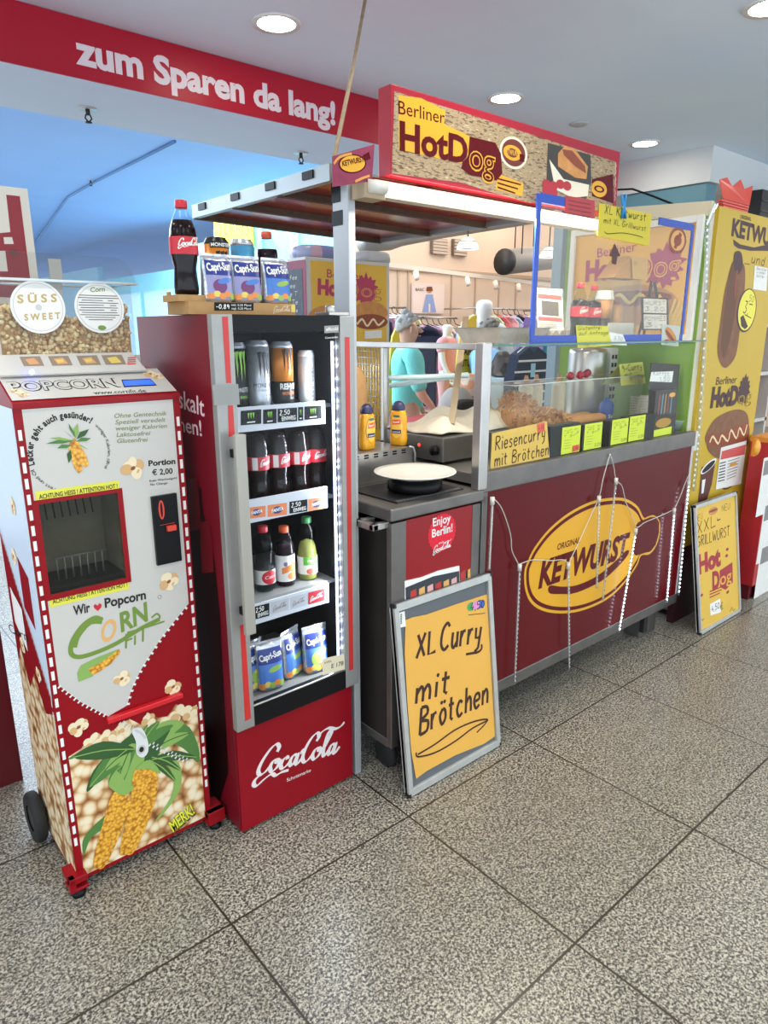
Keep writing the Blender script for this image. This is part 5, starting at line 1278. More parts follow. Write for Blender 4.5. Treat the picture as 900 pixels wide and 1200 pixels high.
# juice pouches
FOIL = mat('pouch_foil', '#c6c9cf', .22, .7, var=.1, vs=25, bump=.35, bs=45)
PB = mat('pouch_blue', '#1d2f7f', .3); PBL = mat('pouch_sky', '#4a78c0', .3); PV = mat('pouch_purple', '#6d3468', .35); PGr = mat('pouch_green', '#8fae4e', .35); PO = mat('pouch_orange', '#d9843a', .35); PYl = mat('pouch_yellow', '#d9c05a', .35)
def pouch(label, loc, group, rz, style, s=1.0, tilt=0.0, hs=1.0):
    t = thing('juice_pouch', label, 'juice pouch', (0, 0, 0), group)
    w2, h = .046 * s, .155 * s * hs; rings = []
    for i in range(11):
        k = i / 10; z = h * k; dep = .024 * s * (math.cos(min(1, max(0, (k - .08) / .87)) * 1.5) ** .6 if k < .93 else .04) + .0015
        wd = w2 * (1 - .05 * math.sin(k * 3.14)) * (.93 if k < .05 else 1)
        rings.append([V((wd * math.copysign(abs(math.cos(a)) ** .55, math.cos(a)), dep * math.copysign(abs(math.sin(a)) ** .9, math.sin(a)), z)) for a in [2 * math.pi * q / 20 for q in range(20)]])
    b = MB(); b.loft(rings, FOIL)
    class PF:                                             # print follows the pouch's bulge
        def P(self, a, z, dd=0.):
            k = min(max(z / h, 0), 1); dep = .024 * s * (math.cos(min(1, max(0, (k - .08) / .87)) * 1.5) ** .6 if k < .93 else .04) + .0015
            wd = w2 * (1 - .05 * math.sin(k * 3.14)); x = min(abs(a) / wd, .995)
            return V((a, -dep * (1 - x ** (2 / .55)) ** .45 - dd - .0015, z))
    d = Dec(PF(), .0006, .0005)
    def grid(z0, z1, m, l, f=.86, n=8, r_=6):
        vs = []; fs = []
        for i in range(r_ + 1):
            z = z0 + (z1 - z0) * i / r_
            for j in range(n + 1): vs.append(d.fr.P(-w2 * f + 2 * w2 * f * j / n, z, d.d(l)))
        for i in range(r_):
            for j in range(n): q = i * (n + 1) + j; fs.append((q, q + 1, q + n + 2, q + n + 1))
        d.add(vs, fs, m, True)
    c = {'purple': (PB, PV, PO), 'sky': (PB, PBL, PGr), 'green': (PB, PGr, PYl)}[style]
    grid(h * .05, h * .9, PBL if style != 'purple' else mat('pouch_lilac', '#8d8cb4', .3), 0)
    grid(h * .58, h * .9, c[0], 1)
    d.textuv('Capri-Sun', (-w2 * .78, h * .66), (w2 * .8, h * .71), .020 * s, PAPER, 3, .03)
    d.elluv((-w2 * .1, h * .34), w2 * .45, h * .15, c[1], 2); d.elluv((w2 * .25, h * .46), w2 * .5, h * .06, c[2] if style != 'purple' else PBL, 2, .2)
    for k in range(5): d.elluv((-w2 * .7 + k * w2 * .35, h * .12 + (k % 2) * .006), w2 * .24, h * .07, (PO, PYl, c[2], PO, PGr)[k], 3, n=12)
    merge(b, d); b.build('pouch_body', t)
    b = MB(); b.box(-w2 * .98, w2 * .98, -.0016, .0016, h * .985, h * 1.05, FOIL); b.build('top_seal', t)
    t.location = loc; t.rotation_euler = (tilt, 0, rz); return t
lowG = 'juice pouches on the bottom of the cooler'
for x, y, dz_, rz, st, lb in ((296, 800, .0, .25, 'green', 'juice pouch mostly hidden behind the cooler door handle'), (316, 800, .0, -.15, 'sky', 'front juice pouch with bright blue print left on the cooler bottom'), (341, 795, .03, .35, 'sky', 'middle juice pouch turned aside on the cooler bottom'), (369, 780, .0, -.1, 'green', 'juice pouch nearest the light strip on the cooler bottom')):
    pouch(lb, at(x, y, 1.955 + dz_ + (.03 if x == 296 else 0), .468), lowG, rz, st, 1.12)

# ---- display on top of the cooler
TY = 1.93; TZ = CT + .001
tx0, tx1 = PY(221, 358, TY).x, PY(346, 358, TY).x; tyb = PX(196, 355, tx0).y
th = PY(230, 353, TY).z - TZ
f_ = FY(TY); d = Dec(f_, .0006)
d.box(tx0, tx1, TY, min(tyb, 2.30), TZ, TZ + th, CARD)
d.box(tx0, tx0 + .004, TY + .12, min(tyb, 2.30), TZ + th, TZ + th + .03, CARD)
d.poly([(251, 354), (297, 355), (297, 364), (251, 364)], BLACK, 0); d.hand('-0,89', (253, 361.5), (268, 362), 5, PAPER, 1, .2); d.text('inkl. 0,25 Pfand', (271, 358.5), (294, 359), 2.5, PAPER, 1); d.text('zzgl. 0,25 Pfand', (271, 362.5), (294, 363), 2.5, PAPER, 1)
script(d, d.fr.px(320, 365), d.fr.px(340, 365), mat('carton_print', '#cdb697', .6), 0, .5)
d.poly([(345.6, 357), (341, 357), (341, 366), (345.6, 366)], mat('pouch_yellow', '#d9c05a', .35), 1)
d.build('carton_tray', label='flat brown cardboard tray with black price strip on top of the cooler', cat='tray')
ZT = TZ + th
topG = 'drinks shown on top of the cooler'
b = MB(); p = PY(222, 345, 1.985); zb = PY(222, 346, 1.985).z
b.box(p.x - .05, p.x + .045, 1.95, 2.06, ZT, max(zb, ZT + .012), CARD); b.build('carton_block', label='small cardboard block carrying the cola bottle on the tray', cat='block')
def dc(d, lr, z0, z1): script(d, (-lr * .85, z0 + (z1 - z0) * .45), (lr * .95, z0 + (z1 - z0) * .55), LABW, 1, .5)
bottle('cola_bottle', 'cola bottle with red cap standing on the tray on top of the cooler', 'bottle', (p.x, 2.0, max(zb, ZT + .012)), topG, [(a * 1.13, b_ * 1.0) for a, b_ in CONTOUR], COLA, .205, LABR, (.112, .160, .0407, LABR), deco=dc)
def dk(d, r, h): claw(d, r, h * .78, h * .4, INK); d.textuv('MONSTER', (-r * .9, h * .86), (r * .9, h * .86), .010, PAPER, 1, .03); d.polyuv([(-r, h * .84), (r, h * .84), (r, h * .94), (-r, h * .94)], INK, 0)
def dk2(d, r, h): claw(d, r, h * .72, h * .36, mat('claw_gold', '#b7a36a', .4))
zc = PY(254, 279, 2.10).z
can('orange black-topped drink can behind the left pouch on top of the cooler', (PY(254, 300, 2.10).x, 2.10, ZT), topG, zc - ZT, .0385, CANO, CANK, dk)
can('blue drink can behind the middle pouch on top of the cooler', (PY(284, 300, 2.10).x, 2.10, ZT), topG, PY(284, 281, 2.10).z - ZT, .0385, mat('can_blue', '#4f9ac4', .3, .3), SILVC, dk2)
zt_ = PY(312, 274, 2.09).z - ZT
bottle('iced_tea_bottle', 'dark bottle with orange-red cap behind the right pouch on top of the cooler', 'bottle', (PY(313, 300, 2.09).x, 2.09, ZT), topG, [(.033, 0), (.037, .006), (.037, zt_ - .075), (.034, zt_ - .05), (.022, zt_ - .018), (.0185, zt_ - .004)], gmat('tea_dark', '#241019', .12), zt_ - .05, mat('cap_orange_red', '#dc5432', .4), None)
for x, st, lb, rz in ((255, 'purple', 'left silver juice pouch with purple print on top of the cooler', .06), (288, 'purple', 'middle silver juice pouch on top of the cooler', -.04), (323, 'sky', 'right silver juice pouch with blue print on top of the cooler', .03)):
    pouch(lb, (PY(x, 352, 1.965).x, 1.965, ZT + .001), topG, rz, st, 1.10, hs=.76)
# ================================================================= SERVING CART (left unit)
CFY = 1.74
cart = thing('serving_cart', 'stainless serving cart with red front panel and round sticker beside the cooler', 'cart', (1.77, 2.0, 0))
KX0, KX1, KYB, KZ = 1.53, 1.995, 2.40, 1.10
b = MB(); b.box(KX0, KX0 + .02, CFY + .03, KYB, .16, 1.03, mat('cart_side_dark', '#39322f', .35, .5, var=.15, vs=6)); b.box(KX0 + .02, KX1, KYB - .02, KYB, .16, 1.03, DARK)
b.box(KX0 + .02, KX1, CFY + .03, KYB - .02, .16, .18, DARK); b.box(KX1 - .01, KX1, CFY + .03, KYB - .02, .18, 1.03, DARK); b.build('body', cart)
for x0_, x1_ in ((KX0, KX0 + .07), (KX1 - .045, KX1)):
    b = MB(); b.box(x0_, x1_, CFY, CFY + .03, .15, 1.045, STEELD); b.build('corner_post', cart, bevel=.003)
b = MB(); b.box(KX0 - .004, KX0 + .03, CFY + .02, KYB, .15, .185, STEELD); b.box(KX0 + .03, KX1, CFY, CFY + .03, .15, .18, STEELD); b.build('bottom_rail', cart, bevel=.003)
f_ = FY(CFY + .004); d = Dec(f_, .0008)
d.box(KX0 + .07, KX1 - .045, CFY + .004, CFY + .03, .18, 1.045, mat('cart_panel_red', '#8f0c16', .3))
c = d.fr.px(518, 624); STK = mat('sticker_red', '#dd1630', .35)
n = 56; d.polyuv([(c[0] + (.076 if k % 2 else .071) * math.cos(6.2832 * k / n), c[1] + (.076 if k % 2 else .071) * math.sin(6.2832 * k / n)) for k in range(n)], STK, 0)
d.text('Enjoy', (507, 617), (528, 611), 9.5, PAPER, 1, .02); d.text('Berlin!', (506, 630), (530, 622.5), 9.5, PAPER, 1, .02); d.text('mit', (514, 638), (520, 636), 3, PAPER, 1)
script(d, d.fr.px(507, 648), d.fr.px(528, 640.5), PAPER, 1, .4)
d.build('front_panel', cart)
b = MB(); b.box(KX0 - .012, KX1 + .005, CFY - .012, KYB, KZ - .045, KZ, STEELD); b.build('worktop', cart, bevel=.006)
b = MB(); b.box(KX0 + .06, KX1 - .06, CFY + .04, 2.06, KZ, KZ + .006, DARK)
for k in range(22): b.box(KX0 + .07 + k * .015, KX0 + .078 + k * .015, CFY + .045, CFY + .06, KZ + .006, KZ + .0075, STEEL)
b.build('drip_grate', cart)
b = MB(); p0, p1 = PX(420, 617, 1.475), PX(459, 618, 1.475); zz = 1.037
b.box(1.462, 1.488, CFY + .02, 1.866, zz - .012, zz + .012, STEEL); b.box(1.462, KX0 + .01, CFY + .02, CFY + .045, zz - .012, zz + .012, STEEL); b.box(1.462, KX0 + .01, 1.842, 1.866, zz - .012, zz + .012, STEEL)
b.build('push_handle', cart, bevel=.004)
for x in (KX0 + .06, KX1 - .06):
    for y in (CFY + .1, KYB - .1):
        b = MB(); b.lathe([(0, -.014), (.055, -.014), (.06, 0), (.055, .014), (0, .014)], mat('tyre_rubber', '#1b1b1c', .75), (x, y, .062), 18, axis='x'); w_ = b.build('caster', cart)
        b = MB(); b.box(x - .025, x + .025, y - .03, y + .03, .118, .152, STEELD); b.build('bracket', w_)
# magazines in front of the red panel
def mag(px0, px1, y0, y1, Y, tilt, cols, label):
    p, q = PY(px0, y0, Y), PY(px1, y1, Y); wd = q.x - p.x
    f_ = Fr((p.x, Y, p.z - .24), (wd, 0, q.z - p.z), (0, .05, 1)); d = Dec(f_, .0006)
    W_ = math.hypot(wd, q.z - p.z); d.prism(f_, [(0, 0), (W_, 0), (W_, .24), (W_ * .6, .243), (W_ * .3, .236), (0, .24)], -.006, 0, PAPER)
    d.polyuv([(.002, .002), (W_ - .002, .002), (W_ - .002, .22), (W_ * .5, .228), (.002, .215)], cols[0], 0)
    for k in range(6): d.polyuv([(W_ * (.08 + .15 * k), .13), (W_ * (.2 + .15 * k), .13), (W_ * (.19 + .15 * k), .2), (W_ * (.09 + .15 * k), .195)], cols[1 + k % 3], 1)
    d.textuv('Die neue', (W_ * .38, .135), (W_ * .82, .14), .03, PAPER, 2, .0, .2)
    return d.build('magazine', label=label, cat='magazine', group='magazines behind the price board')
mag(477, 541, 682, 664, 1.727, 0, (mat('mag_dark', '#2c3038', .4), mat('mag_red', '#b5332e', .4), mat('mag_tan', '#d8a75e', .4), mat('mag_pink', '#d9a6a0', .4)), 'dark magazine leaning behind the left of the price board top edge')
mag(498, 560, 678, 652, 1.735, 0, (mat('mag_black', '#1a1a1d', .4), mat('mag_cream', '#e0d2b8', .4), mat('mag_red', '#b5332e', .4), mat('mag_tan', '#d8a75e', .4)), 'black magazine standing behind the first one, peeking out to the right')

# ================================================================= SAUSAGE STAND (main unit)
SX0, SX1, SYB = 2.0, 3.735, 2.80
st = thing('sausage_stand', 'red and steel sausage stand with oval yellow logo and glass counter', 'food stand', ((SX0 + SX1) / 2, 2.2, 0))
f_ = FY(CFY); d = Dec(f_, .0008)
d.box(SX0 + .03, SX1 - .02, CFY, CFY + .02, .215, 1.085, MAROON)
ZL = zoomer(560, 540, 260 / 900)
oval = [(188, 450), (200, 410), (230, 350), (290, 275), (370, 210), (460, 165), (540, 150), (600, 154), (648, 185), (672, 230)]
ovl2 = [(645, 425), (600, 490), (540, 550), (470, 590), (390, 615), (310, 618), (250, 603), (210, 570), (190, 515)]
tab = [(690, 225), (715, 221), (736, 245), (738, 290), (725, 340), (697, 378), (662, 385)]
full = d.uvs(ZL(*(oval + tab + ovl2)))
elp = catmull(d.uvs(ZL(*(oval + [(682, 290), (675, 360)] + ovl2))), 4, True); fullc = catmull(full, 4, True)
def shrink(pts, w_):
    n = len(pts); out = []
    for i in range(n):
        a, b_, c = pts[i - 1], pts[i], pts[(i + 1) % n]; dx, dy = c[0] - a[0], c[1] - a[1]; g = math.hypot(dx, dy) or 1
        out.append((b_[0] - dy / g * w_ * SGN, b_[1] + dx / g * w_ * SGN))
    return out
ar = sum(elp[i - 1][0] * elp[i][1] - elp[i][0] * elp[i - 1][1] for i in range(len(elp))); SGN = 1 if ar > 0 else -1
d.polyuv(fullc, YEL, 0); d.polyuv(shrink(fullc, .014), MAROON, 1); d.polyuv(shrink(elp, .032), YEL, 2)
tq = d.uvs(ZL((640, 262), (650, 248), (700, 228), (722, 228), (734, 250), (734, 290), (720, 340), (700, 366), (640, 384), (626, 372)))
d.polyuv(tq, MAROON, 3)
d.text('ORIGINAL', *ZL((320, 362), (412, 332)), 7, MAROON, 3, .02, .1)
d.text('KETWURST', *ZL((243, 515), (608, 382)), 29, MAROON, 3, .045, .18)
d.polyuv(catmull(d.uvs(ZL((290, 506), (340, 510), (400, 504), (480, 468), (555, 408), (598, 366), (612, 366), (600, 392), (560, 436), (500, 487), (400, 534), (330, 540), (288, 536))), 4, True), MAROON, 3)
d.ell(ZL((627, 255))[0], 2.2, 3.4, YEL, 4, inner=.75)
d.build('front_panel', st)
b = MB(); b.box(SX0, SX1, CFY - .008, CFY + .03, 1.085, 1.165, STEELD); b.build('counter_edge', st, bevel=.004)
b = MB(); b.box(SX0, SX1, CFY - .004, CFY + .03, .165, .22, STEELD); b.build('bottom_rail', st, bevel=.003)
b = MB(); b.box(SX0, SX0 + .03, CFY - .004, CFY + .03, .22, 1.085, STEELD); b.build('corner_post', st, bevel=.003)
b = MB(); b.box(SX1 - .02, SX1, CFY - .004, CFY + .03, .22, 1.085, ALU); b.build('corner_post', st, bevel=.003)
b = MB(); b.box(SX0, SX1, CFY + .031, 2.42, 1.11, 1.155, STEEL); b.build('worktop', st, bevel=.003)
b = MB(); b.box(SX0 + .01, SX1 - .01, 2.40, 2.42, .2, 1.10, DARK); b.box(SX0 + .01, SX0 + .03, CFY + .03, 2.4, .2, 1.1, DARK); b.box(SX1 - .03, SX1 - .01, CFY + .03, 2.4, .2, 1.1, DARK); b.box(SX0 + .03, SX1 - .03, CFY + .03, 2.4, .2, .22, DARK); b.build('body', st)
for x, y in ((3.55, 1.80), (2.2, 1.84), (2.2, 2.3), (3.55, 2.3)):
    b = MB(); b.box(x - .09, x + .09, y, y + .10, .0, .20, STEELD); b.box(x - .10, x - .06, y - .03, y, .04, .16, DARK); b.build('leg', st, bevel=.005)
CLRG = glass('counter_glass', '#fdfefd', .18)
b = MB(); b.box(SX0 + .03, SX1 - .01, CFY + .004, CFY + .010, 1.165, 1.640, CLRG); b.build('front_glass', st)
GE = mat('glass_edge_green', '#3f6f58', .15)
b = MB(); b.box(SX0 + .02, SX1, CFY, 2.10, 1.640, 1.648, CLRG); b.box(SX0 + .02, SX1, CFY - .003, CFY, 1.640, 1.648, GE); b.build('glass_shelf', st)
# side frame towards the cart, running back from the front post
RX = 1.985
b = MB(); b.box(RX - .02, RX + .03, CFY - .012, CFY + .03, 1.10, 1.655, STEEL); fp = b.build('glass_post', st, bevel=.004)
b = MB(); b.box(RX - .012, RX + .012, CFY + .03, 2.56, 1.628, 1.652, STEEL); b.build('top_rail', st, bevel=.003)
for y in (2.30, 2.55):
    b = MB(); b.box(RX - .01, RX + .01, y, y + .02, 1.11, 1.628, STEEL); b.build('rail_post', st, bevel=.002)
b = MB(); b.box(RX - .002, RX + .002, CFY + .03, 2.30, 1.16, 1.628, CLRG); b.build('side_glass', st)
b = MB()
for k in range(12): b.tube([(RX, 2.325 + k * .019, 1.27), (RX, 2.325 + k * .019, 1.625)], .0022, STEEL, 5)
for k in range(13): b.tube([(RX, 2.32, 1.275 + k * .028), (RX, 2.55, 1.275 + k * .028)], .0018, STEEL, 5)
b.build('wire_grid', st)
# right end: green wall, glass cheek
GREENW = mat('wall_green', '#7fa03a', .6, var=.06, vs=4)
b = MB(); b.box(3.75, 3.77, 1.80, 2.66, .2, 2.30, GREENW); wl = b.build('side_wall', st)
b = MB(); pts = [PX(640, 225, 3.752), PX(835, 245, 3.752)]; b.bar((3.752, 2.70, 2.352), (3.752, 1.79, 2.30), .03, .07, mat('wall_cap', '#d8c9a8', .6)); b.build('top_cap', wl)
b = MB(); b.add([(3.75, 1.80, 2.29), (3.77, 1.80, 2.29), (3.77, 2.66, 2.29), (3.75, 2.66, 2.29), (3.75, 2.66, 2.35), (3.77, 2.66, 2.35)], [(0, 1, 2, 3), (0, 3, 4), (1, 5, 2), (3, 2, 5, 4), (0, 4, 5, 1)], GREENW); b.build('gusset', wl)
b = MB(); b.box(3.735, 3.785, 2.68, 2.75, 0.0, 2.40, mat('post_blue_grey', '#8fa3b0', .45)); b.build('rear_post', st, bevel=.003)
b = MB(); b.box(SX1 - .012, SX1 - .006, CFY + .012, 2.1, 1.165, 1.64, CLRG); b.build('cheek_glass', st)
# framed poster on the green wall
FX = 3.735
ff = FXn(FX); d = Dec(ff, .001, .0006)
PO_ = mat('poster_orange', '#f0b23c', .5, var=.06, vs=5); MG = mat('poster_magenta', '#b3325a', .5); WF = mat('frame_white', '#ece7dd', .4)
fr_t = thing('framed_poster', 'white-framed orange hot dog poster on the green wall behind the blue-taped guard', 'poster', (FX, 2.2, 1.66))
pz = lambda x, y: PX(x, y, FX)
c = [d.fr.px(*q) for q in ((674, 281), (815, 257), (806, 399), (671, 386))]
u0, u1 = (c[0][0] + c[3][0]) / 2, (c[1][0] + c[2][0]) / 2; v0, v1 = (c[2][1] + c[3][1]) / 2, (c[0][1] + c[1][1]) / 2
d.prism(ff, [(u0, v0), (u1, v0), (u1, v1), (u0, v1)], -.006, 0, PO_)
def burst(d, c, r, m, l, n=14, seed=1):
    o = d.fr.px(*c); e = d.fr.px(c[0], c[1] - r); r0 = math.hypot(e[0] - o[0], e[1] - o[1]); rr = random.Random(seed)
    d.polyuv([(o[0] + r0 * k_ * math.cos(6.2832 * k / (2 * n)), o[1] + r0 * k_ * math.sin(6.2832 * k / (2 * n))) for k in range(2 * n) for k_ in [rr.uniform(.9, 1.12) if k % 2 else rr.uniform(.68, .82)]], m, l)
burst(d, (779, 312), 27, MG, 0)
d.text('Berliner', (700, 302), (746, 294), 11, MG, 1, .0); d.text('Hot', (686, 329), (724, 325), 22, MG, 1, .06)
d.text('Dog', (744, 327), (797, 322), 25, PO_, 1, .02); d.text('Dog', (745, 326.5), (796, 321.5), 24, MG, 2, -.02)
BUN = mat('print_bun', '#c98a4c', .6, var=.15, vs=30); SAUS = mat('print_sausage', '#8a3d22', .5)
d.ell((740, 358), 55, 24, BUN, 0); d.ell((736, 350), 52, 9, SAUS, 1); d.stroke([(690, 352), (702, 345), (714, 355), (726, 345), (738, 355), (750, 345), (762, 355), (775, 346)], 4, mat('print_mustard', '#ecc64a', .5), 2, smooth=4)
for k in range(5): d.stroke([(782 + k * 4, 380), (792 + k * 5, 350 + k * 3)], 3, mat('print_fries', '#e9c765', .5), 2)
d.build('print', fr_t)
b = MB()
for q in ((u0 - .035, u0, v0 - .035, v1 + .035), (u1, u1 + .035, v0 - .035, v1 + .035), (u0, u1, v0 - .035, v0), (u0, u1, v1, v1 + .035)): b.box(FX - .015, FX + .014, -q[1], -q[0], q[2], q[3], WF)
b.build('frame', fr_t, bevel=.004)
# ================================================================= CANOPY, POST, TUBE, ROOF SIGN
cn = thing('canopy', 'low flat canopy over the stand with red underside and wooden edge strips', 'canopy', (1.98, 2.4, 2.17))
A, B_, C_, D_ = V((1.41, 1.885, 2.172)), V((1.405, 2.83, 2.168)), V((2.545, 2.99, 2.172)), V((2.545, 1.885, 2.172))
UND = mat('canopy_underside', '#a8382e', .16, var=.15, vs=3)
b = MB(); hz = V((0, 0, .012)); b.add([A, B_, C_, D_, A + hz, B_ + hz, C_ + hz, D_ + hz], [(0, 1, 2, 3), (4, 7, 6, 5), (0, 4, 5, 1), (1, 5, 6, 2), (2, 6, 7, 3), (3, 7, 4, 0)], UND); b.build('roof_sheet', cn)
for k, (p, q) in enumerate(((A, B_), (D_, C_))):
    b = MB(); b.bar(p + V((0, 0, .004)), q + V((0, 0, .004)), .026, .05, mat('canopy_alu', '#9fa6a8', .4, .5)); e = b.build('edge_profile', cn)
    b = MB()
    for t in (.12, .36, .62, .9): c = p.lerp(q, t); b.box(c.x - .018, c.x - .012, c.y - .03, c.y + .03, c.z + .0, c.z + .024, BLACK)
    b.build('clip', e)
WOOD = mat('raw_wood', '#b09a7c', .8, var=.1); WOODD = mat('dark_wood', '#4e3a2c', .7, var=.2)
for k, t in enumerate((0.0, .33, .66, 1.0)):
    p, q = A.lerp(B_, t), D_.lerp(C_, t); b = MB(); b.bar(p - V((0, 0, .012)), q - V((0, 0, .012)), .022, .024, WOODD if k else WOOD); b.build('batten', cn)
pst = thing('corner_post', 'grey corner post with black tape carrying the canopy behind the cooler', 'post', (1.472, 1.91, 0))
b = MB(); b.box(1.458, 1.488, 1.872, 1.955, 0.0, 2.16, mat('post_grey', '#aeb0b2', .45, .3)); b.build('shaft', pst, bevel=.003)
b = MB(); b.box(1.4565, 1.459, 1.90, 1.957, 2.03, 2.075, BLACK); b.box(1.4565, 1.459, 1.91, 1.957, 2.10, 2.165, BLACK); b.build('black_tape', pst)
b = MB(); b.box(1.47, 1.555, 1.80, 1.868, 2.10, 2.15, WOOD); b.build('wood_block', pst, bevel=.002)
# small flag panel
fq = FY(1.80); d = Dec(fq, .0008); Q = d.uvs([(390, 183), (439, 169), (436, 212), (390, 219)])
d.prism(fq, Q, -.004, 0, mat('flag_plum', '#8a2446', .5, var=.2, vs=20))
d.ell((413, 192), 16, 11, MAROON, 0, rot=.2); d.ell((413, 192), 14.5, 9.5, YEL, 1, rot=.2); d.text('KETWURST', (401, 195), (427, 189), 6, MAROON, 2, .03, .2); d.poly([(425, 182), (432, 178), (434, 186), (427, 189)], MAROON, 2)
d.stroke([(391, 192), (398, 184), (412, 180)], 3, mat('flag_gold', '#d7953c', .5), 1, smooth=3); d.stroke([(416, 213), (424, 209), (433, 206)], 3, mat('flag_gold', '#d7953c', .5), 1, smooth=3)
d.build('pennant', label='small plum square with oval yellow logo at the canopy corner', cat='sign')
# fluorescent tube
TY_ = 1.80; p, q = PY(431, 211, TY_), PY(700, 268, TY_); q = V((2.80, TY_, (p.z + q.z) / 2)); p = V((p.x, TY_, q.z))
tb = thing('fluorescent_tube', 'bright fluorescent tube under the roof sign', 'lamp', (2.2, TY_, q.z))
b = MB(); b.tube([p + V((.07, 0, 0)), q - V((.05, 0, 0))], .019, mat('tube_glow', '#fff4e2', .4, emit=9.0), 12); b.build('glass_tube', tb)
for e0, e1 in ((p, p + V((.07, 0, 0))), (q - V((.05, 0, 0)), q)):
    b = MB(); b.tube([e0, e1], .0205, mat('socket_white', '#d8d2c6', .5), 12); b.build('socket', tb)
b = MB(); b.box(p.x + .05, q.x, TY_ + .025, TY_ + .075, q.z - .02, q.z + .03, mat('tube_housing', '#d9cdb8', .5)); b.build('housing', tb, bevel=.004)
lp = area('tube_light', (2.2, TY_ - .02, q.z - .03), 1.35, 17.0, (1.0, .93, .82), (math.radians(-20), 0, 0), sy=.03)
# roof sign
SY = 1.80; sx0, sx1, sz0, sz1 = 1.576, 2.882, 2.178, 2.436
rs = thing('roof_sign', 'long red-framed hot dog sign with stone-pattern print on the stand roof', 'sign', ((sx0 + sx1) / 2, SY + .03, sz0))
RF = mat('sign_red', '#a3142a', .35, var=.05)
b = MB(); b.box(sx0, sx1, SY, SY + .06, sz0, sz1, RF); b.build('box', rs, bevel=.002)
STONE = ramp_mat('stone_print', 'noise', 20, [(.30, '#45321f'), (.42, '#7a6349'), (.50, '#b59c76'), (.58, '#927858'), (.7, '#c9b48e')], .5, stretch=(2.2, 1, 9), detail=5)
f_ = FY(SY); d = Dec(f_, .0008)
d.poly([(462, 107), (540, 131), (630, 160), (722, 190), (717, 250), (690, 245), (640, 240), (617, 237), (575, 225), (540, 214), (500, 209), (459, 203)], STONE, 0)
ZS = zoomer(440, 80, 1 / 3)
d.poly(ZS((80, 95), (160, 105), (245, 150), (240, 195), (270, 210), (330, 240), (325, 300), (300, 335), (80, 285)), YEL, 1)
d.poly(ZS((330, 240), (420, 262), (440, 300), (445, 370), (425, 395), (330, 375), (300, 352), (305, 330), (325, 310)), MAROON, 2)
d.poly(ZS((430, 370), (520, 405), (515, 450), (420, 425)), YEL, 1)
d.text('Berliner', *ZS((80, 160), (242, 196)), 16, MAROON, 2, .0); d.text('HotD', *ZS((84, 285), (322, 335)), 33, MAROON, 3, .035)
d.text('og', *ZS((326, 350), (416, 378)), 33, YEL, 3, .03); d.text('og', *ZS((328.5, 349), (413.5, 376)), 32, MAROON, 4, -.005)
for k in range(3): d.poly(ZS((428, 385 + k * 15), (510 - k * 10, 407 + k * 15), (510 - k * 10, 412 + k * 15), (428, 391 + k * 15)), MAROON, 2)
d.ell(ZS((485, 298))[0], 16, 19, mat('logo_cream', '#e3d9bd', .5), 1); d.ell(ZS((485, 298))[0], 13.5, 16, mat('logo_brown', '#6d2118', .5), 2); d.ell(ZS((480, 298))[0], 10.5, 9, YEL, 3, inner=.6)
d.text('KETWURST', *ZS((448, 298), (508, 312)), 6, YEL, 4, .03, .1); d.poly(ZS((505, 300), (522, 305), (522, 330), (506, 328)), MAROON, 3)
d.poly(ZS((605, 262), (755, 305), (758, 400), (740, 460), (660, 440), (600, 395)), mat('bowl_shadow', '#39332e', .5), 1)
d.poly(ZS((610, 320), (660, 390), (750, 410), (745, 450), (690, 455), (630, 425)), mat('bowl_cream', '#e4ddc4', .5), 2)
d.poly(ZS((640, 300), (665, 272), (700, 285), (745, 345), (740, 390), (700, 385), (640, 345)), BUN, 3); d.poly(ZS((655, 285), (690, 290), (735, 345), (738, 370), (700, 345), (660, 305)), SAUS, 4)
for k in range(6): d.ell(ZS((600 + (k % 4) * 24, 408 + (k // 4) * 22 + (k % 2) * 6))[0], 5, 5.5, mat('cherry_red', '#b32530', .35), 4)
d.poly(ZS((760, 390), (835, 372), (835, 475), (760, 450)), MAROON, 2); d.ell(ZS((785, 425))[0], 9, 9.5, YEL, 3); d.ell(ZS((785, 425))[0], 6, 4, MAROON, 4, inner=.6)
d.text('www', *ZS((842, 470), (846, 330)), 3, PAPER, 2)
d.build('print', rs)
b = MB()
for x in (1.8, 2.65): b.box(x - .02, x + .02, SY + .06, 1.90, sz0 - .0, sz0 + .05, WOODD)
b.build('sign_bracket', rs)
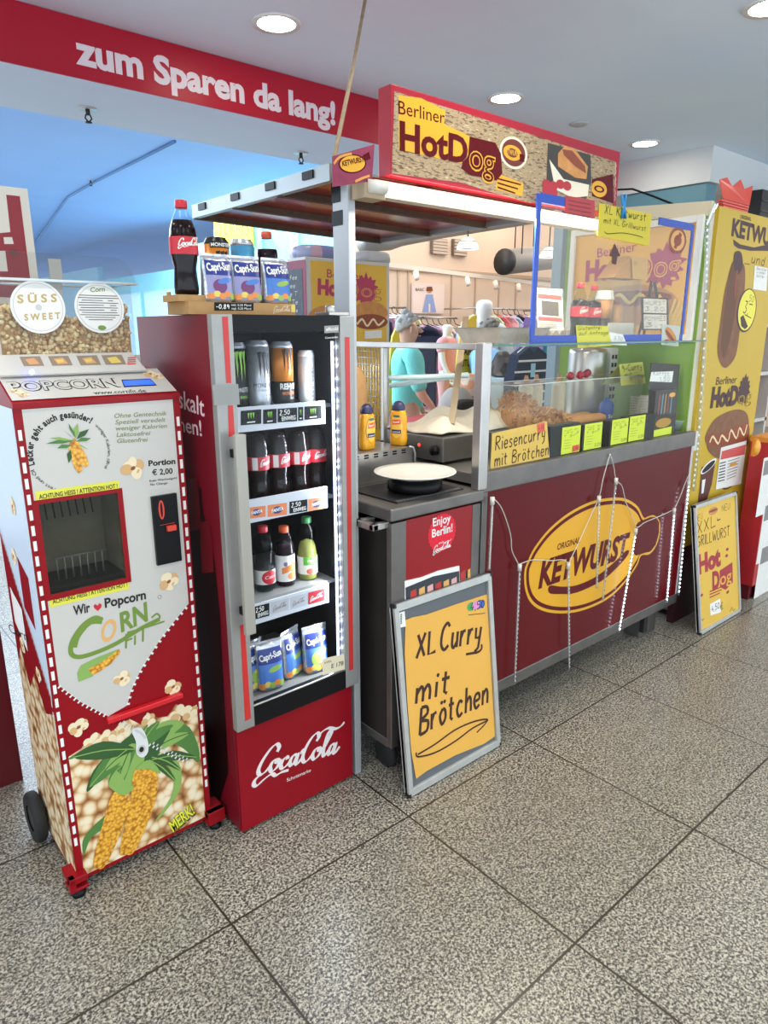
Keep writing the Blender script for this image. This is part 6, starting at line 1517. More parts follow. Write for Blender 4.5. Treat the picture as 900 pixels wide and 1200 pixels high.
# far canopy end: raw timber prop behind the sign keeps it up
# ================================================================= PRICE BOARDS
ALUF = mat('frame_alu', '#b9bab6', .4, .4, var=.08, vs=20); BACKG = mat('board_grey', '#5e6266', .5); PYEL = mat('paper_ochre', '#dfa848', .65, var=.03, vs=6)
def board(name, label, bl, br, topL, topR, Y0, Y1, z1, fw):
    """a snap frame standing on the floor and leaning back: foot line bl-br at Y0, head at (Y1, z1)"""
    x0, x1 = bl, br
    t = thing(name, label, 'sign', ((x0 + x1) / 2, Y0, 0))
    fr_ = Fr((x0, Y0, .004), (1, 0, 0), (0, Y1 - Y0, z1)); H = math.hypot(Y1 - Y0, z1); W_ = x1 - x0
    b = MB(); b.prism(fr_, [(0, 0), (W_, 0), (W_, H), (0, H)], -.014, -.002, BACKG); b.build('back_board', t)
    for nm, q in (('frame_rail', (0, W_, 0, fw)), ('frame_rail', (0, W_, H - fw, H)), ('frame_stile', (0, fw * .75, fw, H - fw)), ('frame_stile', (W_ - fw * .75, W_, fw, H - fw))):
        m = MB(); m.prism(fr_, [(q[0], q[2]), (q[1], q[2]), (q[1], q[3]), (q[0], q[3])], -.018, .010, ALUF); m.build(nm, t, bevel=.004)
    for a, b2 in ((0, 0), (W_, 0), (0, H), (W_, H)):
        m = MB(); m.prism(fr_, [(a - .008 if a else -.002, b2 - (.012 if b2 else .0)), (a + (.002 if a else .008), b2 - (.012 if b2 else .0)), (a + (.002 if a else .008), b2 + (.002 if b2 else .012)), (a - .008 if a else -.002, b2 + (.002 if b2 else .012))], -.016, .0115, DARK); m.build('corner_cap', t)
    return t, fr_, W_, H
t, f_, W_, H = board('price_board', 'leaning grey-framed board with hand-lettered yellow sheet XL Curry mit Brötchen', 1.521, 2.045, None, None, 1.635, 1.725, .745, .028)
d = Dec(f_, .001)
ZA2 = zoomer(400, 560, 220 / 660)
ub = [(min(max(a, .026), W_ - .024), max(b_, .03)) for a, b_ in d.uvs(ZA2((225, 500), (250, 490), (300, 480), (400, 445), (522, 405), (530, 600), (540, 800), (545, 905), (500, 935), (400, 975), (300, 1030), (262, 1058), (245, 960), (232, 800), (222, 620)))]; d.polyuv(ub, PYEL, 0)
MK = mat('marker_brown', '#3a1c10', .7)
d.hand('XL', *ZA2((262, 635), (330, 612)), 27, MK, 1, .15); d.hand('Curry', *ZA2((345, 608), (485, 577)), 31, MK, 1, .13, .1)
d.stroke(ZA2((437, 620), (460, 616), (480, 612), (492, 600), (492, 585)), 3, MK, 1, smooth=3)
d.hand('mit', *ZA2((258, 795), (375, 755)), 30, MK, 1, .14); d.hand('Brötchen', *ZA2((272, 905), (512, 791)), 31, MK, 1, .13)
d.stroke(ZA2((262, 965), (270, 980), (330, 965), (400, 925), (460, 880), (515, 850), (470, 855), (400, 885), (330, 935), (268, 972)), 2.2, MK, 1, smooth=4)
d.stroke(ZA2((515, 850), (500, 870), (475, 895)), 1.8, MK, 1, smooth=3)
d.poly(ZA2((200, 475), (222, 468), (226, 522), (206, 527)), PAPER, 0); 
for k in range(6): d.poly(ZA2((206, 480 + k * 6), (212, 478 + k * 6), (213, 481 + k * 6), (207, 483 + k * 6)), INK, 1)
for x, m in ((455, mat('crayon_green', '#3f9a52', .6)), (472, mat('crayon_pink', '#d78bc0', .6)), (488, mat('crayon_blue', '#3d62c4', .6))): d.ell(ZA2((x, 452 - (x - 455) * .25))[0], 4.5, 5, m, 1)
d.hand('4,50', *ZA2((452, 468), (500, 455)), 9, INK, 2, .14); d.stroke(ZA2((445, 482), (505, 475)), .8, INK, 1)
d.build('yellow_sheet', t)
t, f_, W_, H = board('price_board', 'leaning silver-framed board XXL-Grillwurst Hot Dog below the tall yellow banner', 3.755, 4.29, None, None, 1.59, 1.71, .742, .02)
d = Dec(f_, .001); d.polyuv([(.014, .018), (W_ - .014, .018), (W_ - .014, H - .018), (.014, H - .018)], mat('paper_yellow', '#dcb346', .55, var=.04, vs=5), 0)
ZX = zoomer(780, 460, .25)
d.hand('NEU', *ZX((140, 612), (172, 590)), 7, MK, 1, .08); d.hand('NEU', *ZX((262, 558), (300, 545)), 7, MK, 1, .08)
d.ell(ZX((222, 555))[0], 5.5, 4.5, BUN, 1); d.ell(ZX((222, 553))[0], 5, 1.6, SAUS, 2)
d.hand('XXL-', *ZX((146, 668), (255, 615)), 14, MK, 1, .09); d.hand('GRILLWURST', *ZX((146, 725), (298, 670)), 12, MK, 1, .1); d.stroke(ZX((240, 588), (242, 600)), 1, MK, 1)
HR = mat('hot_red', '#a01f2a', .45)
d.text('Hot', *ZX((152, 850), (258, 805)), 21, HR, 1, .06); d.text('D', *ZX((218, 925), (252, 912)), 20, HR, 1, .06)
d.poly(ZX((252, 835), (312, 795), (314, 890), (280, 925), (254, 912)), HR, 1); d.text('og', *ZX((254, 905), (308, 882)), 15, PYEL, 2, .01)
for k in range(3): d.poly(ZX((205, 930 + k * 14), (270 - k * 8, 905 + k * 16), (270 - k * 8, 910 + k * 16), (205, 936 + k * 14)), HR, 1)
d.poly(ZX((206, 992), (255, 965), (258, 1030), (210, 1045)), PAPER, 1); d.hand('4,50', *ZX((213, 1030), (250, 1010)), 7, INK, 2, .12); d.hand('€', *ZX((254, 1022), (268, 1012)), 8, INK, 2, .1)
for x, y in ((168, 950), (290, 935), (288, 735), (285, 765)): d.ell(ZX((x, y))[0], 1.6, 1.8, HR, 1)
for x, y in ((165, 1065), (310, 1020)): d.stroke(ZX((x - 10, y + 8), (x, y - 14), (x + 6, y + 4), (x + 14, y - 6)), .9, MK, 1)
d.build('yellow_sheet', t)
# ================================================================= TALL YELLOW BANNER BOARD
BY, bx0, bx1 = 1.775, 3.80, 4.60
bt = thing('banner_board', 'tall yellow upright board with long sausage bun pictures at the right end of the stand', 'sign', ((bx0 + bx1) / 2, BY, 0))
bz1 = 2.315
f_ = FY(BY); d = Dec(f_, .001)
d.box(bx0, bx1, BY, BY + .04, .47, bz1, mat('banner_yellow', '#c6a426', .45, var=.04, vs=4)); d.box(bx0, bx1, BY, BY + .04, .0, .47, mat('banner_maroon', '#331014', .5))
d.box(bx0 - .045, bx0, BY + .02, BY + .05, .9, bz1 - .02, mat('banner_edge', '#d8d2c0', .6))
ZN = zoomer(790, 200, 110 / 471); BM = mat('banner_print', '#3f1a1f', .5); PB_ = mat('banner_bun', '#7e5438', .6, var=.15, vs=20); PBD = mat('banner_bun_dark', '#68432c', .6)
d.text('ORIGINAL', *ZN((330, 240), (385, 252)), 4.5, BM, 0, .01); d.text('KETWURST', *ZN((284, 322), (560, 395)), 19, BM, 0, .045, -.05)
d.poly(ZN((296, 345), (330, 370), (400, 385), (465, 372), (520, 385), (520, 405), (450, 402), (380, 402), (320, 390), (300, 375)), BM, 0)
d.hand('und jetzt', *ZN((385, 462), (560, 505)), 11, BM, 0, .1); d.text('...', *ZN((352, 468), (378, 472)), 6, BM, 0, .02)
d.poly(catmull(ZN((285, 480), (300, 450), (330, 455), (352, 480), (355, 560), (340, 700), (315, 900), (290, 960), (255, 990), (228, 960), (216, 890), (232, 750), (250, 620), (270, 530)), 4, True), PB_, 0)
d.poly(catmull(ZN((282, 490), (300, 470), (318, 560), (300, 740), (270, 880), (245, 940), (235, 880), (250, 700)), 4, True), PBD, 1)
d.poly(catmull(ZN((300, 420), (320, 402), (338, 420), (342, 480), (318, 520), (300, 490)), 4, True), BM, 2)
d.poly(ZN((310, 500), (318, 500), (312, 600), (304, 660), (300, 600)), SAUS, 2)
d.ell(ZN((363, 702))[0], 11, 25, BM, 2); d.ell(ZN((364, 700))[0], 9.8, 23.3, mat('price_yellow', '#e8dc48', .5), 3); d.poly(ZN((330, 735), (345, 725), (368, 782), (352, 796), (334, 780)), BM, 4)
d.hand('3,', *ZN((342, 712), (366, 720)), 14, BM, 4, .1); d.hand('50', *ZN((372, 655), (395, 660)), 7, BM, 4, .1); d.hand('-', *ZN((368, 690), (388, 694)), 12, BM, 4, .1); d.stroke(ZN((352, 722), (384, 740)), 1.1, BM, 4)
d.poly(ZN((404, 476), (468, 490), (462, 605), (394, 595)), PAPER, 1); d.hand('Bestellen', *ZN((412, 496), (460, 506)), 3.4, INK, 2, .1); d.hand('wieder', *ZN((412, 514), (456, 522)), 3.4, INK, 2, .1); d.hand('später', *ZN((410, 532), (450, 540)), 3.4, INK, 2, .1)
d.text('Berliner', *ZN((208, 1075), (312, 1065)), 9, BM, 1, .0); d.text('HotD', *ZN((180, 1185), (315, 1170)), 21, BM, 2, .06)
burst(d, ZN((350, 1100))[0], 17, BM, 1, seed=4); d.text('og', *ZN((315, 1175), (385, 1160)), 15, mat('banner_yellow', '#c6a426', .45), 3, .0); d.text('og', *ZN((316, 1174), (384, 1159)), 14.4, BM, 4, -.025)
ZK = zoomer(780, 460, .25)
d.poly(catmull(ZK((185, 205), (225, 130), (290, 90), (350, 80), (385, 110), (388, 200), (380, 250), (330, 290), (250, 310), (205, 280), (190, 240)), 4, True), PB_, 1)
d.poly(catmull(ZK((195, 200), (260, 190), (330, 160), (385, 145), (385, 215), (320, 235), (250, 250), (205, 240)), 4, True), SAUS, 2)
d.stroke(ZK((205, 235), (220, 205), (245, 240), (262, 200), (290, 228), (305, 175), (330, 215), (345, 165), (365, 200), (380, 150)), 2.6, mat('print_sauce', '#e8d6a4', .5), 3, smooth=3)
d.poly(ZK((258, 258), (378, 225), (352, 428), (232, 455)), PAPER, 4); d.poly(ZK((262, 275), (374, 243), (368, 290), (255, 315)), mat('note_red', '#cf5a55', .6), 5)
for k in range(7):
    d.poly(ZK((252 - k * 1.5, 330 + k * 14), (280 - k, 322 + k * 14), (280 - k, 327 + k * 14), (252 - k * 1.5, 335 + k * 14)), INK, 5); d.poly(ZK((290 - k, 320 + k * 14), (345 - k * 3, 303 + k * 14), (345 - k * 3, 307 + k * 14), (290 - k, 324 + k * 14)), mat('note_grey', '#8a8784', .6), 5)
d.poly(ZK((300, 335), (330, 326), (328, 340), (298, 349)), YEL, 6)
d.poly(ZK((168, 350), (232, 325), (215, 430), (190, 510), (150, 520)), mat('cup_brown', '#5b2a22', .5), 1); d.ell(ZK((200, 345))[0], 8.5, 5, PAPER, 2, rot=.3); d.ell(ZK((200, 347))[0], 7, 3.6, INK, 3, rot=.3); d.poly(ZK((170, 410), (186, 405), (176, 470), (166, 475)), PAPER, 2)
d.ell(ZK((290, 435))[0], 6, 4, BM, 3, inner=.7)
d.build('board', bt)
b = MB(); b.box(bx0 + .1, bx1 - .1, BY + .04, BY + .30, 0, .03, DARK); b.build('foot', bt)
# ================================================================= LIGHT TUBES ON THE FRONT PANEL
TUBE = glass('tube_clear', '#eef1f2', .8, .10); BEAD = mat('bead_led', '#e9f0ff', .3, emit=16.0); CAPM = mat('cap_clear', '#cfcbc2', .35); BEADOFF = mat('bead_off', '#d8d5cc', .4)
def ltube(a, b_, lit, label, Y=1.712):
    p, q = PY(*a, Y), PY(*b_, Y)
    t = thing('light_tube', label, 'light tube', q, 'hanging light tubes on the red panel')
    m = MB(); m.tube([p, q], .0062, TUBE, 8); m.build('tube', t)
    m = MB(); m.tube([p + V((0, 0, .012)), p - V((0, 0, .018))], .009, CAPM, 8); m.build('cap', t)
    m = MB(); n = 26; L = (q - p)
    m.bar(p + L * .04, q - L * .02, .0022, .0015, mat('strip_white', '#dcd9d2', .5))
    for k in range(n): c = p + L * (k + .7) / (n + .6) + V((0, -.003, 0)); m.ellip(c, .0042, .003, .0055, BEAD if lit else BEADOFF, 6, 4)
    m.build('bead', t); t['unused'] = 0; del t['unused']
    return p
LT = [((577, 586), (573, 668), 0, 'unlit clear light tube at the left edge of the red panel'), ((609, 664), (603, 802), 0, 'unlit clear light tube left of the yellow oval'), ((666, 662), (667, 785), 0, 'unlit clear light tube crossing the lower left of the yellow oval'),
      ((702, 584), (699, 690), 0, 'unlit clear light tube hanging in the middle of the yellow oval'), ((722, 563), (706, 704), 0, 'unlit tilted light tube just right of the oval centre'), ((745, 622), (725, 741), 1, 'glowing light tube over the right end of the yellow oval'),
      ((790, 598), (781, 706), 1, 'glowing light tube right of the sausage end of the logo'), ((807, 566), (795, 697), 1, 'glowing light tube on the right corner of the stand')]
for a in LT: ltube(*a)
b = MB(); WR = mat('wire_clear', '#c9c4ba', .4); Yw = 1.724
def wire(pts): b.tube([PY(x, y, Yw) for x, y in catmull(pts, 5)], .0022, WR, 5)
wire([(577, 583), (588, 596), (598, 625), (600, 645), (606, 658), (609, 663)]); wire([(609, 661), (625, 656), (645, 657), (660, 656), (666, 661)])
wire([(666, 661), (680, 632), (692, 605), (702, 583), (707, 560), (715, 532)]); wire([(715, 532), (719, 545), (722, 562), (729, 570), (733, 588)]); wire([(733, 588), (741, 605), (746, 618), (756, 612), (775, 604), (790, 597)]); wire([(790, 597), (797, 582), (803, 566), (808, 555)])
b.build('light_wire', label='thin clear wire looping between the hanging light tubes', cat='wire')
t = thing('light_tube', 'tall clear light tube with beads up the corner beside the tall yellow banner', 'light tube', (3.755, 1.77, 1.10))
m = MB(); pts = [PY(x, y, 1.765) for x, y in ((838, 240), (829, 262), (828, 330), (824, 430), (818, 520), (812, 575))]; m.tube(pts, .014, TUBE, 8); m.build('tube', t)
m = MB()
for i in range(len(pts) - 1):
    for k in range(9): m.ellip(pts[i].lerp(pts[i + 1], k / 9), .007, .005, .008, mat('bead_soft', '#e6ecee', .3, emit=.5), 6, 4)
m.build('bead', t)
m = MB(); m.box(3.742, 3.79, 1.745, 1.765, 1.05, 1.16, CAPM); m.build('end_box', t, bevel=.004)
# ================================================================= ON THE CART
pc = PZ(490, 550, 1.178)
t = thing('plate', 'large white plate standing on a black hotplate on the cart', 'plate', (1.775, 1.885, 1.155))
b = MB(); b.lathe([(0, .004), (.075, .004), (.08, 0), (.085, .004), (.145, .018), (.158, .024), (.157, .027), (.14, .021), (.088, .009), (0, .009)], mat('porcelain', '#d6d1c7', .18), (1.775, 1.885, 1.155), 40); b.build('plate_body', t)
b = MB(); b.lathe([(.10, 0), (.105, .004), (.105, .03), (.09, .043), (.085, .044), (0, .044)], BLACK, (1.775, 1.885, 1.111), 32); b.build('hotplate', label='round black hotplate under the white plate', cat='hotplate')
sh = thing('steel_shelf', 'low stainless steel box shelf with slots behind the white plate', 'shelf', (1.75, 2.2, 1.10))
b = MB(); fz = FY(2.10); prof = [(1.545, 1.102), (1.965, 1.102), (1.965, 1.205), (1.955, 1.222), (1.94, 1.228), (1.545, 1.228)]
b.prism(fz, prof, -.20, 0, STEEL); 
for k in range(7): 
    for j in range(2): b.box(1.60 + k * .05, 1.622 + k * .05, 2.0985, 2.10, 1.205 + j * .010, 1.211 + j * .010, BLACK)
b.build('shelf_body', sh)
b = MB(); b.tube([(1.965, 2.09, 1.105), (1.967, 2.09, 1.20), (1.955, 2.09, 1.226), (1.935, 2.09, 1.231)], .005, ALU, 6); b.build('edge_trim', sh)
MUS = mat('mustard_yellow', '#eda822', .25); MCAP = mat('cap_navy', '#34365c', .35)
def mustard(x, label, rz):
    t = thing('mustard_bottle', label, 'bottle', (0, 0, 0), 'mustard bottles on the steel shelf')
    rings = []
    for z, w_, dp in ((0, .032, .020), (.004, .036, .023), (.03, .0385, .025), (.06, .036, .023), (.085, .036, .023), (.11, .0365, .024), (.135, .033, .023), (.148, .027, .021)):
        rings.append([V((w_ * math.copysign(abs(math.cos(a)) ** .8, math.cos(a)), dp * math.copysign(abs(math.sin(a)) ** .8, math.sin(a)), z)) for a in [2 * math.pi * q / 22 for q in range(22)]])
    b = MB(); b.loft(rings, MUS); b.build('bottle_body', t)
    b = MB(); b.lathe([(.029, .148), (.0295, .152), (.0285, .162), (.022, .176), (.012, .184), (0, .186)], MCAP, (0, 0, 0), 22, sy=.85); b.build('cap', t)
    class MF:
        def P(self, a, z, dd=0.):
            k = min(abs(a) / .0385, .98); return V((a, -.0255 * (1 - k ** 2.5) ** .4 - dd - .0006, z))
    d = Dec(MF(), .0006, .0004)
    d.elluv((0, .082), .026, .05, mat('mustard_light', '#f4c552', .3), 0); d.polyuv([(-.019, .088), (.019, .092), (.019, .112), (-.019, .108)], mat('label_orange', '#e2592a', .4), 1)
    d.textuv('Senf', (-.015, .094), (.015, .097), .010, PAPER, 2, .02); d.polyuv([(-.021, .052), (.021, .052), (.021, .068), (-.021, .068)], mat('label_navy', '#2a2d63', .4), 1); d.textuv('mittel', (-.017, .056), (.017, .056), .006, PAPER, 2, .02); d.elluv((0, .124), .016, .005, mat('label_teal', '#3b6a74', .4), 1)
    d.build('label', t)
    t.location = (x, 2.165, 1.229); t.rotation_euler = (0, 0, rz); return t
q0 = PY(430, 515, 2.165); q1 = PY(467, 510, 2.165)
mustard(q0.x, 'yellow mustard bottle facing front on the steel shelf next to the cooler', .12); mustard(q1.x, 'yellow mustard bottle turned sideways on the steel shelf nearer the griddle', -1.1)
b = MB(); p = PX(430, 440, 1.93); rr = random.Random(9)
rings = [[V((1.80 + .10 * k_ * math.cos(a) * rr.uniform(.93, 1.07), 2.33 + .06 * k_ * math.sin(a), 1.23 + z)) for a in [6.2832 * q / 14 for q in range(14)]] for z, k_ in ((0, .95), (.08, 1.05), (.16, 1.0), (.24, .95), (.31, .8), (.33, .5))]
b.loft(rings, mat('paper_bag', '#b58a58', .8, var=.12, vs=20, bump=.4, bs=40)); b.build('paper_bag', label='brown paper bag behind the wire grid next to the cooler', cat='bag', subsurf=1)
b = MB(); b.box(1.62, 1.98, 2.302, 2.395, 1.101, 1.229, STEELD); b.build('rear_steel_box', bevel=.004, label='dark steel box closing the back of the cart top', cat='box')
# ================================================================= ON THE COUNTER BEHIND THE GLASS
WT = 1.156
gr = thing('griddle', 'stainless griddle with knob and red lamp behind the side glass', 'griddle', (2.25, 2.2, WT))
b = MB(); b.box(2.02, 2.46, 1.98, 2.38, WT + .012, WT + .115, STEELD); b.build('body', gr, bevel=.006)
for x in (2.05, 2.43):
    for y in (2.01, 2.35):
        b = MB(); b.lathe([(.014, 0), (.014, .013)], BLACK, (x, y, WT), 10); b.build('foot', gr)
b = MB(); p = PX(553, 538, 2.018)
b.lathe([(.022, 0), (.020, -.02), (0, -.02)], BLACK, (2.019, 2.02, WT + .06), 16, axis='x'); b.build('knob', gr)
b = MB(); b.ellip((2.018, 2.12, WT + .07), .004, .007, .007, mat('pilot_red', '#ff3a2a', .3, emit=3.0), 8, 6); b.build('pilot_lamp', gr)
def cloth_mesh(x0, x1, y0, y1, z, amp, seed, m, nx=30, ny=16):
    rr = random.Random(seed); ph = [rr.uniform(0, 6) for _ in range(8)]; b = MB(); vs = []; fs = []
    for j in range(ny + 1):
        for i in range(nx + 1):
            u, v = i / nx, j / ny; x = x0 + (x1 - x0) * u; y = y0 + (y1 - y0) * v
            e = min(u, 1 - u, v, 1 - v) * 6; e = min(1, e)
            hh = amp * (.55 + .25 * math.sin(7 * u + 3 * v + ph[0]) + .2 * math.sin(13 * u - 6 * v + ph[1]) + .12 * math.sin(21 * v + 4 * u + ph[2]))
            vs.append((x + .01 * math.sin(9 * v + ph[3]), y + .012 * math.sin(8 * u + ph[4]), z + hh * (.15 + .85 * e)))
    for j in range(ny):
        for i in range(nx): a = j * (nx + 1) + i; fs.append((a, a + 1, a + nx + 2, a + nx + 1))
    b.add(vs, fs, m, True); return b
b = cloth_mesh(2.03, 2.62, 2.0, 2.36, WT + .117, .085, 4, mat('cloth_cream', '#e3d6c2', .85, bump=.3, bs=60)); c_ = b.build('cover_cloth', label='crumpled cream cloth heaped over the griddle', cat='cloth'); so = c_.modifiers.new('thick', 'SOLIDIFY'); so.thickness = .006
# two slanting pale tubes seen through the side glass
for k, (a, b_) in enumerate((((456, 443), (548, 440)), ((457, 452), (548, 439)))):
    m = MB(); m.tube([PX(a[0], a[1], 2.06 + k * .05), PY(b_[0], b_[1], 2.30)], .012, mat('tube_pale', '#cfe4e8', .2), 8)
    m.build('pale_tube', label=('upper pale tube slanting behind the side glass', 'lower pale tube slanting behind the side glass')[k], cat='tube')
b = MB(); p, q = PY(529, 497, 2.05), PY(546, 372, 2.35); b.bar(p, q, .028, .010, mat('raw_wood', '#b09a7c', .8, var=.1)); b.build('wooden_stick', label='flat wooden stick leaning behind the glass post of the stand', cat='stick')
# hand lettered card on the counter
f_ = Fr((2.045, 1.757, 1.166), (1, 0, 0), (0, .06, 1)); d = Dec(f_, .001)
Q = d.uvs([(577, 508), (641, 494), (644, 539), (575, 553)]); Q[2] = (Q[2][0], .004); Q[3] = (Q[3][0], .004)
d.prism(f_, Q, -.003, 0, mat('card_ochre', '#dcb455', .65, var=.03))
d.hand('Riesencurry', (580, 528), (638, 514), 16, MK, 0, .1); d.hand('mit Brötchen', (579, 547), (642, 533), 15, MK, 0, .1)
d.poly([(629, 497), (638, 495), (638, 505), (630, 507)], mat('tag_red', '#e0533d', .5), 1); d.hand('4,50', (630.5, 504), (637, 502), 4, INK, 2, .1)
d.build('price_card', label='yellow hand-lettered card Riesencurry mit Brötchen behind the counter glass', cat='sign')
# black holders with neon cards
def holder(x0, x1, ytop, cards, label, red=False, Y=1.762):
    p, q = PY(x0, ytop, Y), PY(x1, ytop - (x1 - x0) * .23, Y)
    t = thing('card_holder', label, 'card holder', ((p.x + q.x) / 2, Y, WT + .012), 'black card holders along the counter glass')
    hgt = p.z - 1.168; b = MB(); sb = MB()
    b.box(p.x, q.x, Y + .004, Y + .05, 1.157, 1.168 + hgt, mat('slate_black', '#1c1d1c', .6, var=.2, vs=40)); b.build('block', t, bevel=.004)
    for n, (a, c, yt, hp) in enumerate(cards):
        f_ = FY(Y + .001); d = Dec(f_, .0008); u = d.fr.px(a, yt); w_ = d.fr.px(c, yt - (c - a) * .2); lo = d.fr.px(a, yt + hp)
        z0 = max(lo[1], 1.17); d.box(u[0], w_[0], Y + .001, Y + .003, z0, (u[1] + w_[1]) / 2, NEON)
        WW, HH = w_[0] - u[0], (u[1] + w_[1]) / 2 - z0
        R2 = random.Random(int(a))
        for k in range(3): d.handuv('nur mit  gut'[k * 3:k * 3 + 6 + k], (u[0] + WW * .1, z0 + HH * (.84 - k * .1)), (u[0] + WW * R2.uniform(.7, .92), z0 + HH * (.85 - k * .1)), HH * .09, INK, 0, .12)
        for k in range(4): d.polyuv([(u[0] + WW * .1, z0 + HH * (.5 - k * .1)), (u[0] + WW * R2.uniform(.3, .6), z0 + HH * (.5 - k * .1)), (u[0] + WW * R2.uniform(.3, .6), z0 + HH * (.515 - k * .1)), (u[0] + WW * .1, z0 + HH * (.515 - k * .1))], mat('pencil_olive', '#8f9436', .6), 0)
        if red: d.polyuv([(u[0] + WW * .58, z0 + HH * .02), (u[0] + WW * .96, z0 + HH * .04), (u[0] + WW * .96, z0 + HH * .28), (u[0] + WW * .58, z0 + HH * .26)], mat('tag_red', '#e0533d', .5), 1)
        d.handuv(('3,50', '2,80', '2,20', '1,90')[int(a) % 4], (u[0] + WW * .6, z0 + HH * .09), (u[0] + WW * .93, z0 + HH * .1), HH * .1, INK, 2, .14)
        d.build('neon_card', t)
holder(646, 682, 500, [(659.5, 681, 502, 36)], 'black card holder with neon card and red tag next to the yellow lettered card', True)
holder(684.5, 708, 498, [(686, 706.5, 498, 34)], 'second black card holder with neon card along the counter glass')
holder(717, 737.5, 493.5, [(718, 737, 493, 33)], 'third black card holder with neon card in the middle of the counter glass')
holder(738, 770, 489, [(738.8, 757, 489, 32)], 'wide black card holder with neon card beside the snack packet')
pk0 = thing('snack_packet', 'dark snack packet with golden picture standing in the right corner of the counter', 'packet', (PY(780, 515, 1.78).x, 1.78, 1.156))
f_ = FY(1.772); d = Dec(f_, .0008); u = d.fr.px(769, 458); w_ = d.fr.px(793, 455); lo = 1.157
d.box(u[0], w_[0], 1.772, 1.80, lo, u[1], mat('packet_dark', '#241f1b', .45)); WW, HH = w_[0] - u[0], u[1] - lo
d.polyuv([(u[0] + WW * .05, lo + HH * .04), (u[0] + WW * .95, lo + HH * .04), (u[0] + WW * .95, lo + HH * .2), (u[0] + WW * .05, lo + HH * .18)], NEON, 0); d.elluv((u[0] + WW * .5, lo + HH * .31), WW * .38, HH * .1, mat('fries_gold', '#b98a35', .6), 1)
for k in range(5): d.polyuv([(u[0] + WW * (.15 + k * .15), lo + HH * .5), (u[0] + WW * (.22 + k * .15), lo + HH * .5), (u[0] + WW * (.25 + k * .14), lo + HH * .92), (u[0] + WW * (.16 + k * .15), lo + HH * .9)], (mat('packet_red', '#8b3a34', .5), mat('packet_teal', '#5f8288', .5), mat('packet_tan', '#9a7a4d', .5))[k % 3], 1)
d.elluv((u[0] + WW * .8, lo + HH * .88), WW * .15, HH * .05, YEL, 2); d.build('packet_body', pk0)
# clear display case with fried onions and rolls
ZCs = WT + .002
cs = thing('display_case', 'long clear acrylic case over fried onions and rolls on the counter', 'display case', (2.98, 2.1, ZCs))
X_0, X_1, Y_0, Y_1, Z_1 = 2.42, 3.50, 1.94, 2.12, 1.465
ACR = glass('acrylic_case', '#fbfaf6', .3, .03)
b = MB(); b.box(X_0, X_1, Y_0, Y_0 + .004, ZCs, Z_1, ACR); b.build('case_front', cs)
b = MB(); b.box(X_0, X_1, Y_1 - .004, Y_1, ZCs, Z_1, ACR); b.build('case_back', cs)
b = MB(); b.box(X_0, X_1, Y_0, Y_1, Z_1 - .004, Z_1, ACR); b.build('case_top', cs)
for x in (X_0, X_1 - .004):
    b = MB(); b.box(x, x + .004, Y_0 + .004, Y_1 - .004, ZCs, Z_1 - .004, ACR); b.build('case_side', cs)
b = MB(); e = mat('acrylic_edge', '#cfd6d8', .2)
b.tube([(X_0, Y_0, Z_1), (X_1, Y_0, Z_1), (X_1, Y_1, Z_1), (X_0, Y_1, Z_1)], .0025, e, 5, True); b.build('case_edge', cs)
tr_ = MB(); tr_.box(X_0 + .47, X_1 - .28, Y_0 + .01, Y_1 - .01, ZCs, ZCs + .075, STEEL); tr_.build('steel_tray', label='steel tray carrying the rolls inside the clear case', cat='tray')
ON = mat('fried_onion', '#c48445', .7, var=.3, vs=50); ON2 = mat('fried_onion_light', '#dfae6a', .7, var=.2, vs=50)
b = MB(); rr = random.Random(12)
for k in range(420):
    u = rr.random(); x = 2.46 + .42 * u; y = rr.uniform(1.952, 2.095); pk_ = max(.23 * max(0, 1 - ((x - 2.55) / .125) ** 2) ** .5, .15 * max(0, 1 - ((x - 2.74) / .19) ** 2) ** .5); z = ZCs + .025 + (pk_ * (.35 + .65 * rr.random()) if y < 1.99 else pk_ * rr.uniform(.85, 1.05))
    a = rr.uniform(0, 6.28); r_ = rr.uniform(.008, .016)
    pts = [V((x + r_ * math.cos(a + t_) , y + r_ * math.sin(a + t_), z + .006 * math.sin(2 * t_ + a))) for t_ in (0, .9, 1.8, 2.7)]
    b.tube(pts, .0035, ON if k % 3 else ON2, 5)
b.ellip((2.55, 2.03, ZCs + .115), .115, .07, .115, ON, 14, 8, .06, rr); b.ellip((2.74, 2.03, ZCs + .075), .18, .07, .075, ON, 14, 8, .06, rr)
b.build('fried_onions', label='heap of golden fried onions in the left half of the clear case', cat='fried onions', kind='stuff')
ROLL = mat('bread_roll', '#c98f4e', .6, var=.25, vs=24, bump=.3, bs=60); ROLLT = mat('bread_pale', '#e6cd9f', .7)
def roll(x, y, z, L, rz, label):
    t = thing('bread_roll', label, 'bread roll', (0, 0, 0), 'long rolls in the clear case')
    rings = []
    for i in range(11):
        k = i / 10 * 2 - 1; r_ = .030 * (1 - abs(k) ** 3.2) ** .5 + .002
        rings.append([V((k * L / 2, r_ * 1.15 * math.cos(a), .026 + r_ * .85 * math.sin(a))) for a in [6.2832 * q / 14 for q in range(14)]])
    b = MB(); b.loft(rings, ROLL); b.build('crust', t)
    b = MB(); b.loft([[V((x_, .036 * w_ * math.cos(a), .024 + .006 * math.sin(a))) for a in [6.2832 * q / 12 for q in range(12)]] for x_, w_ in ((-L * .42, .5), (-L * .3, .92), (0, 1), (L * .3, .92), (L * .42, .5))], ROLLT); b.build('cut', t)
    t.location = (x, y, z); t.rotation_euler = (0, 0, rz)
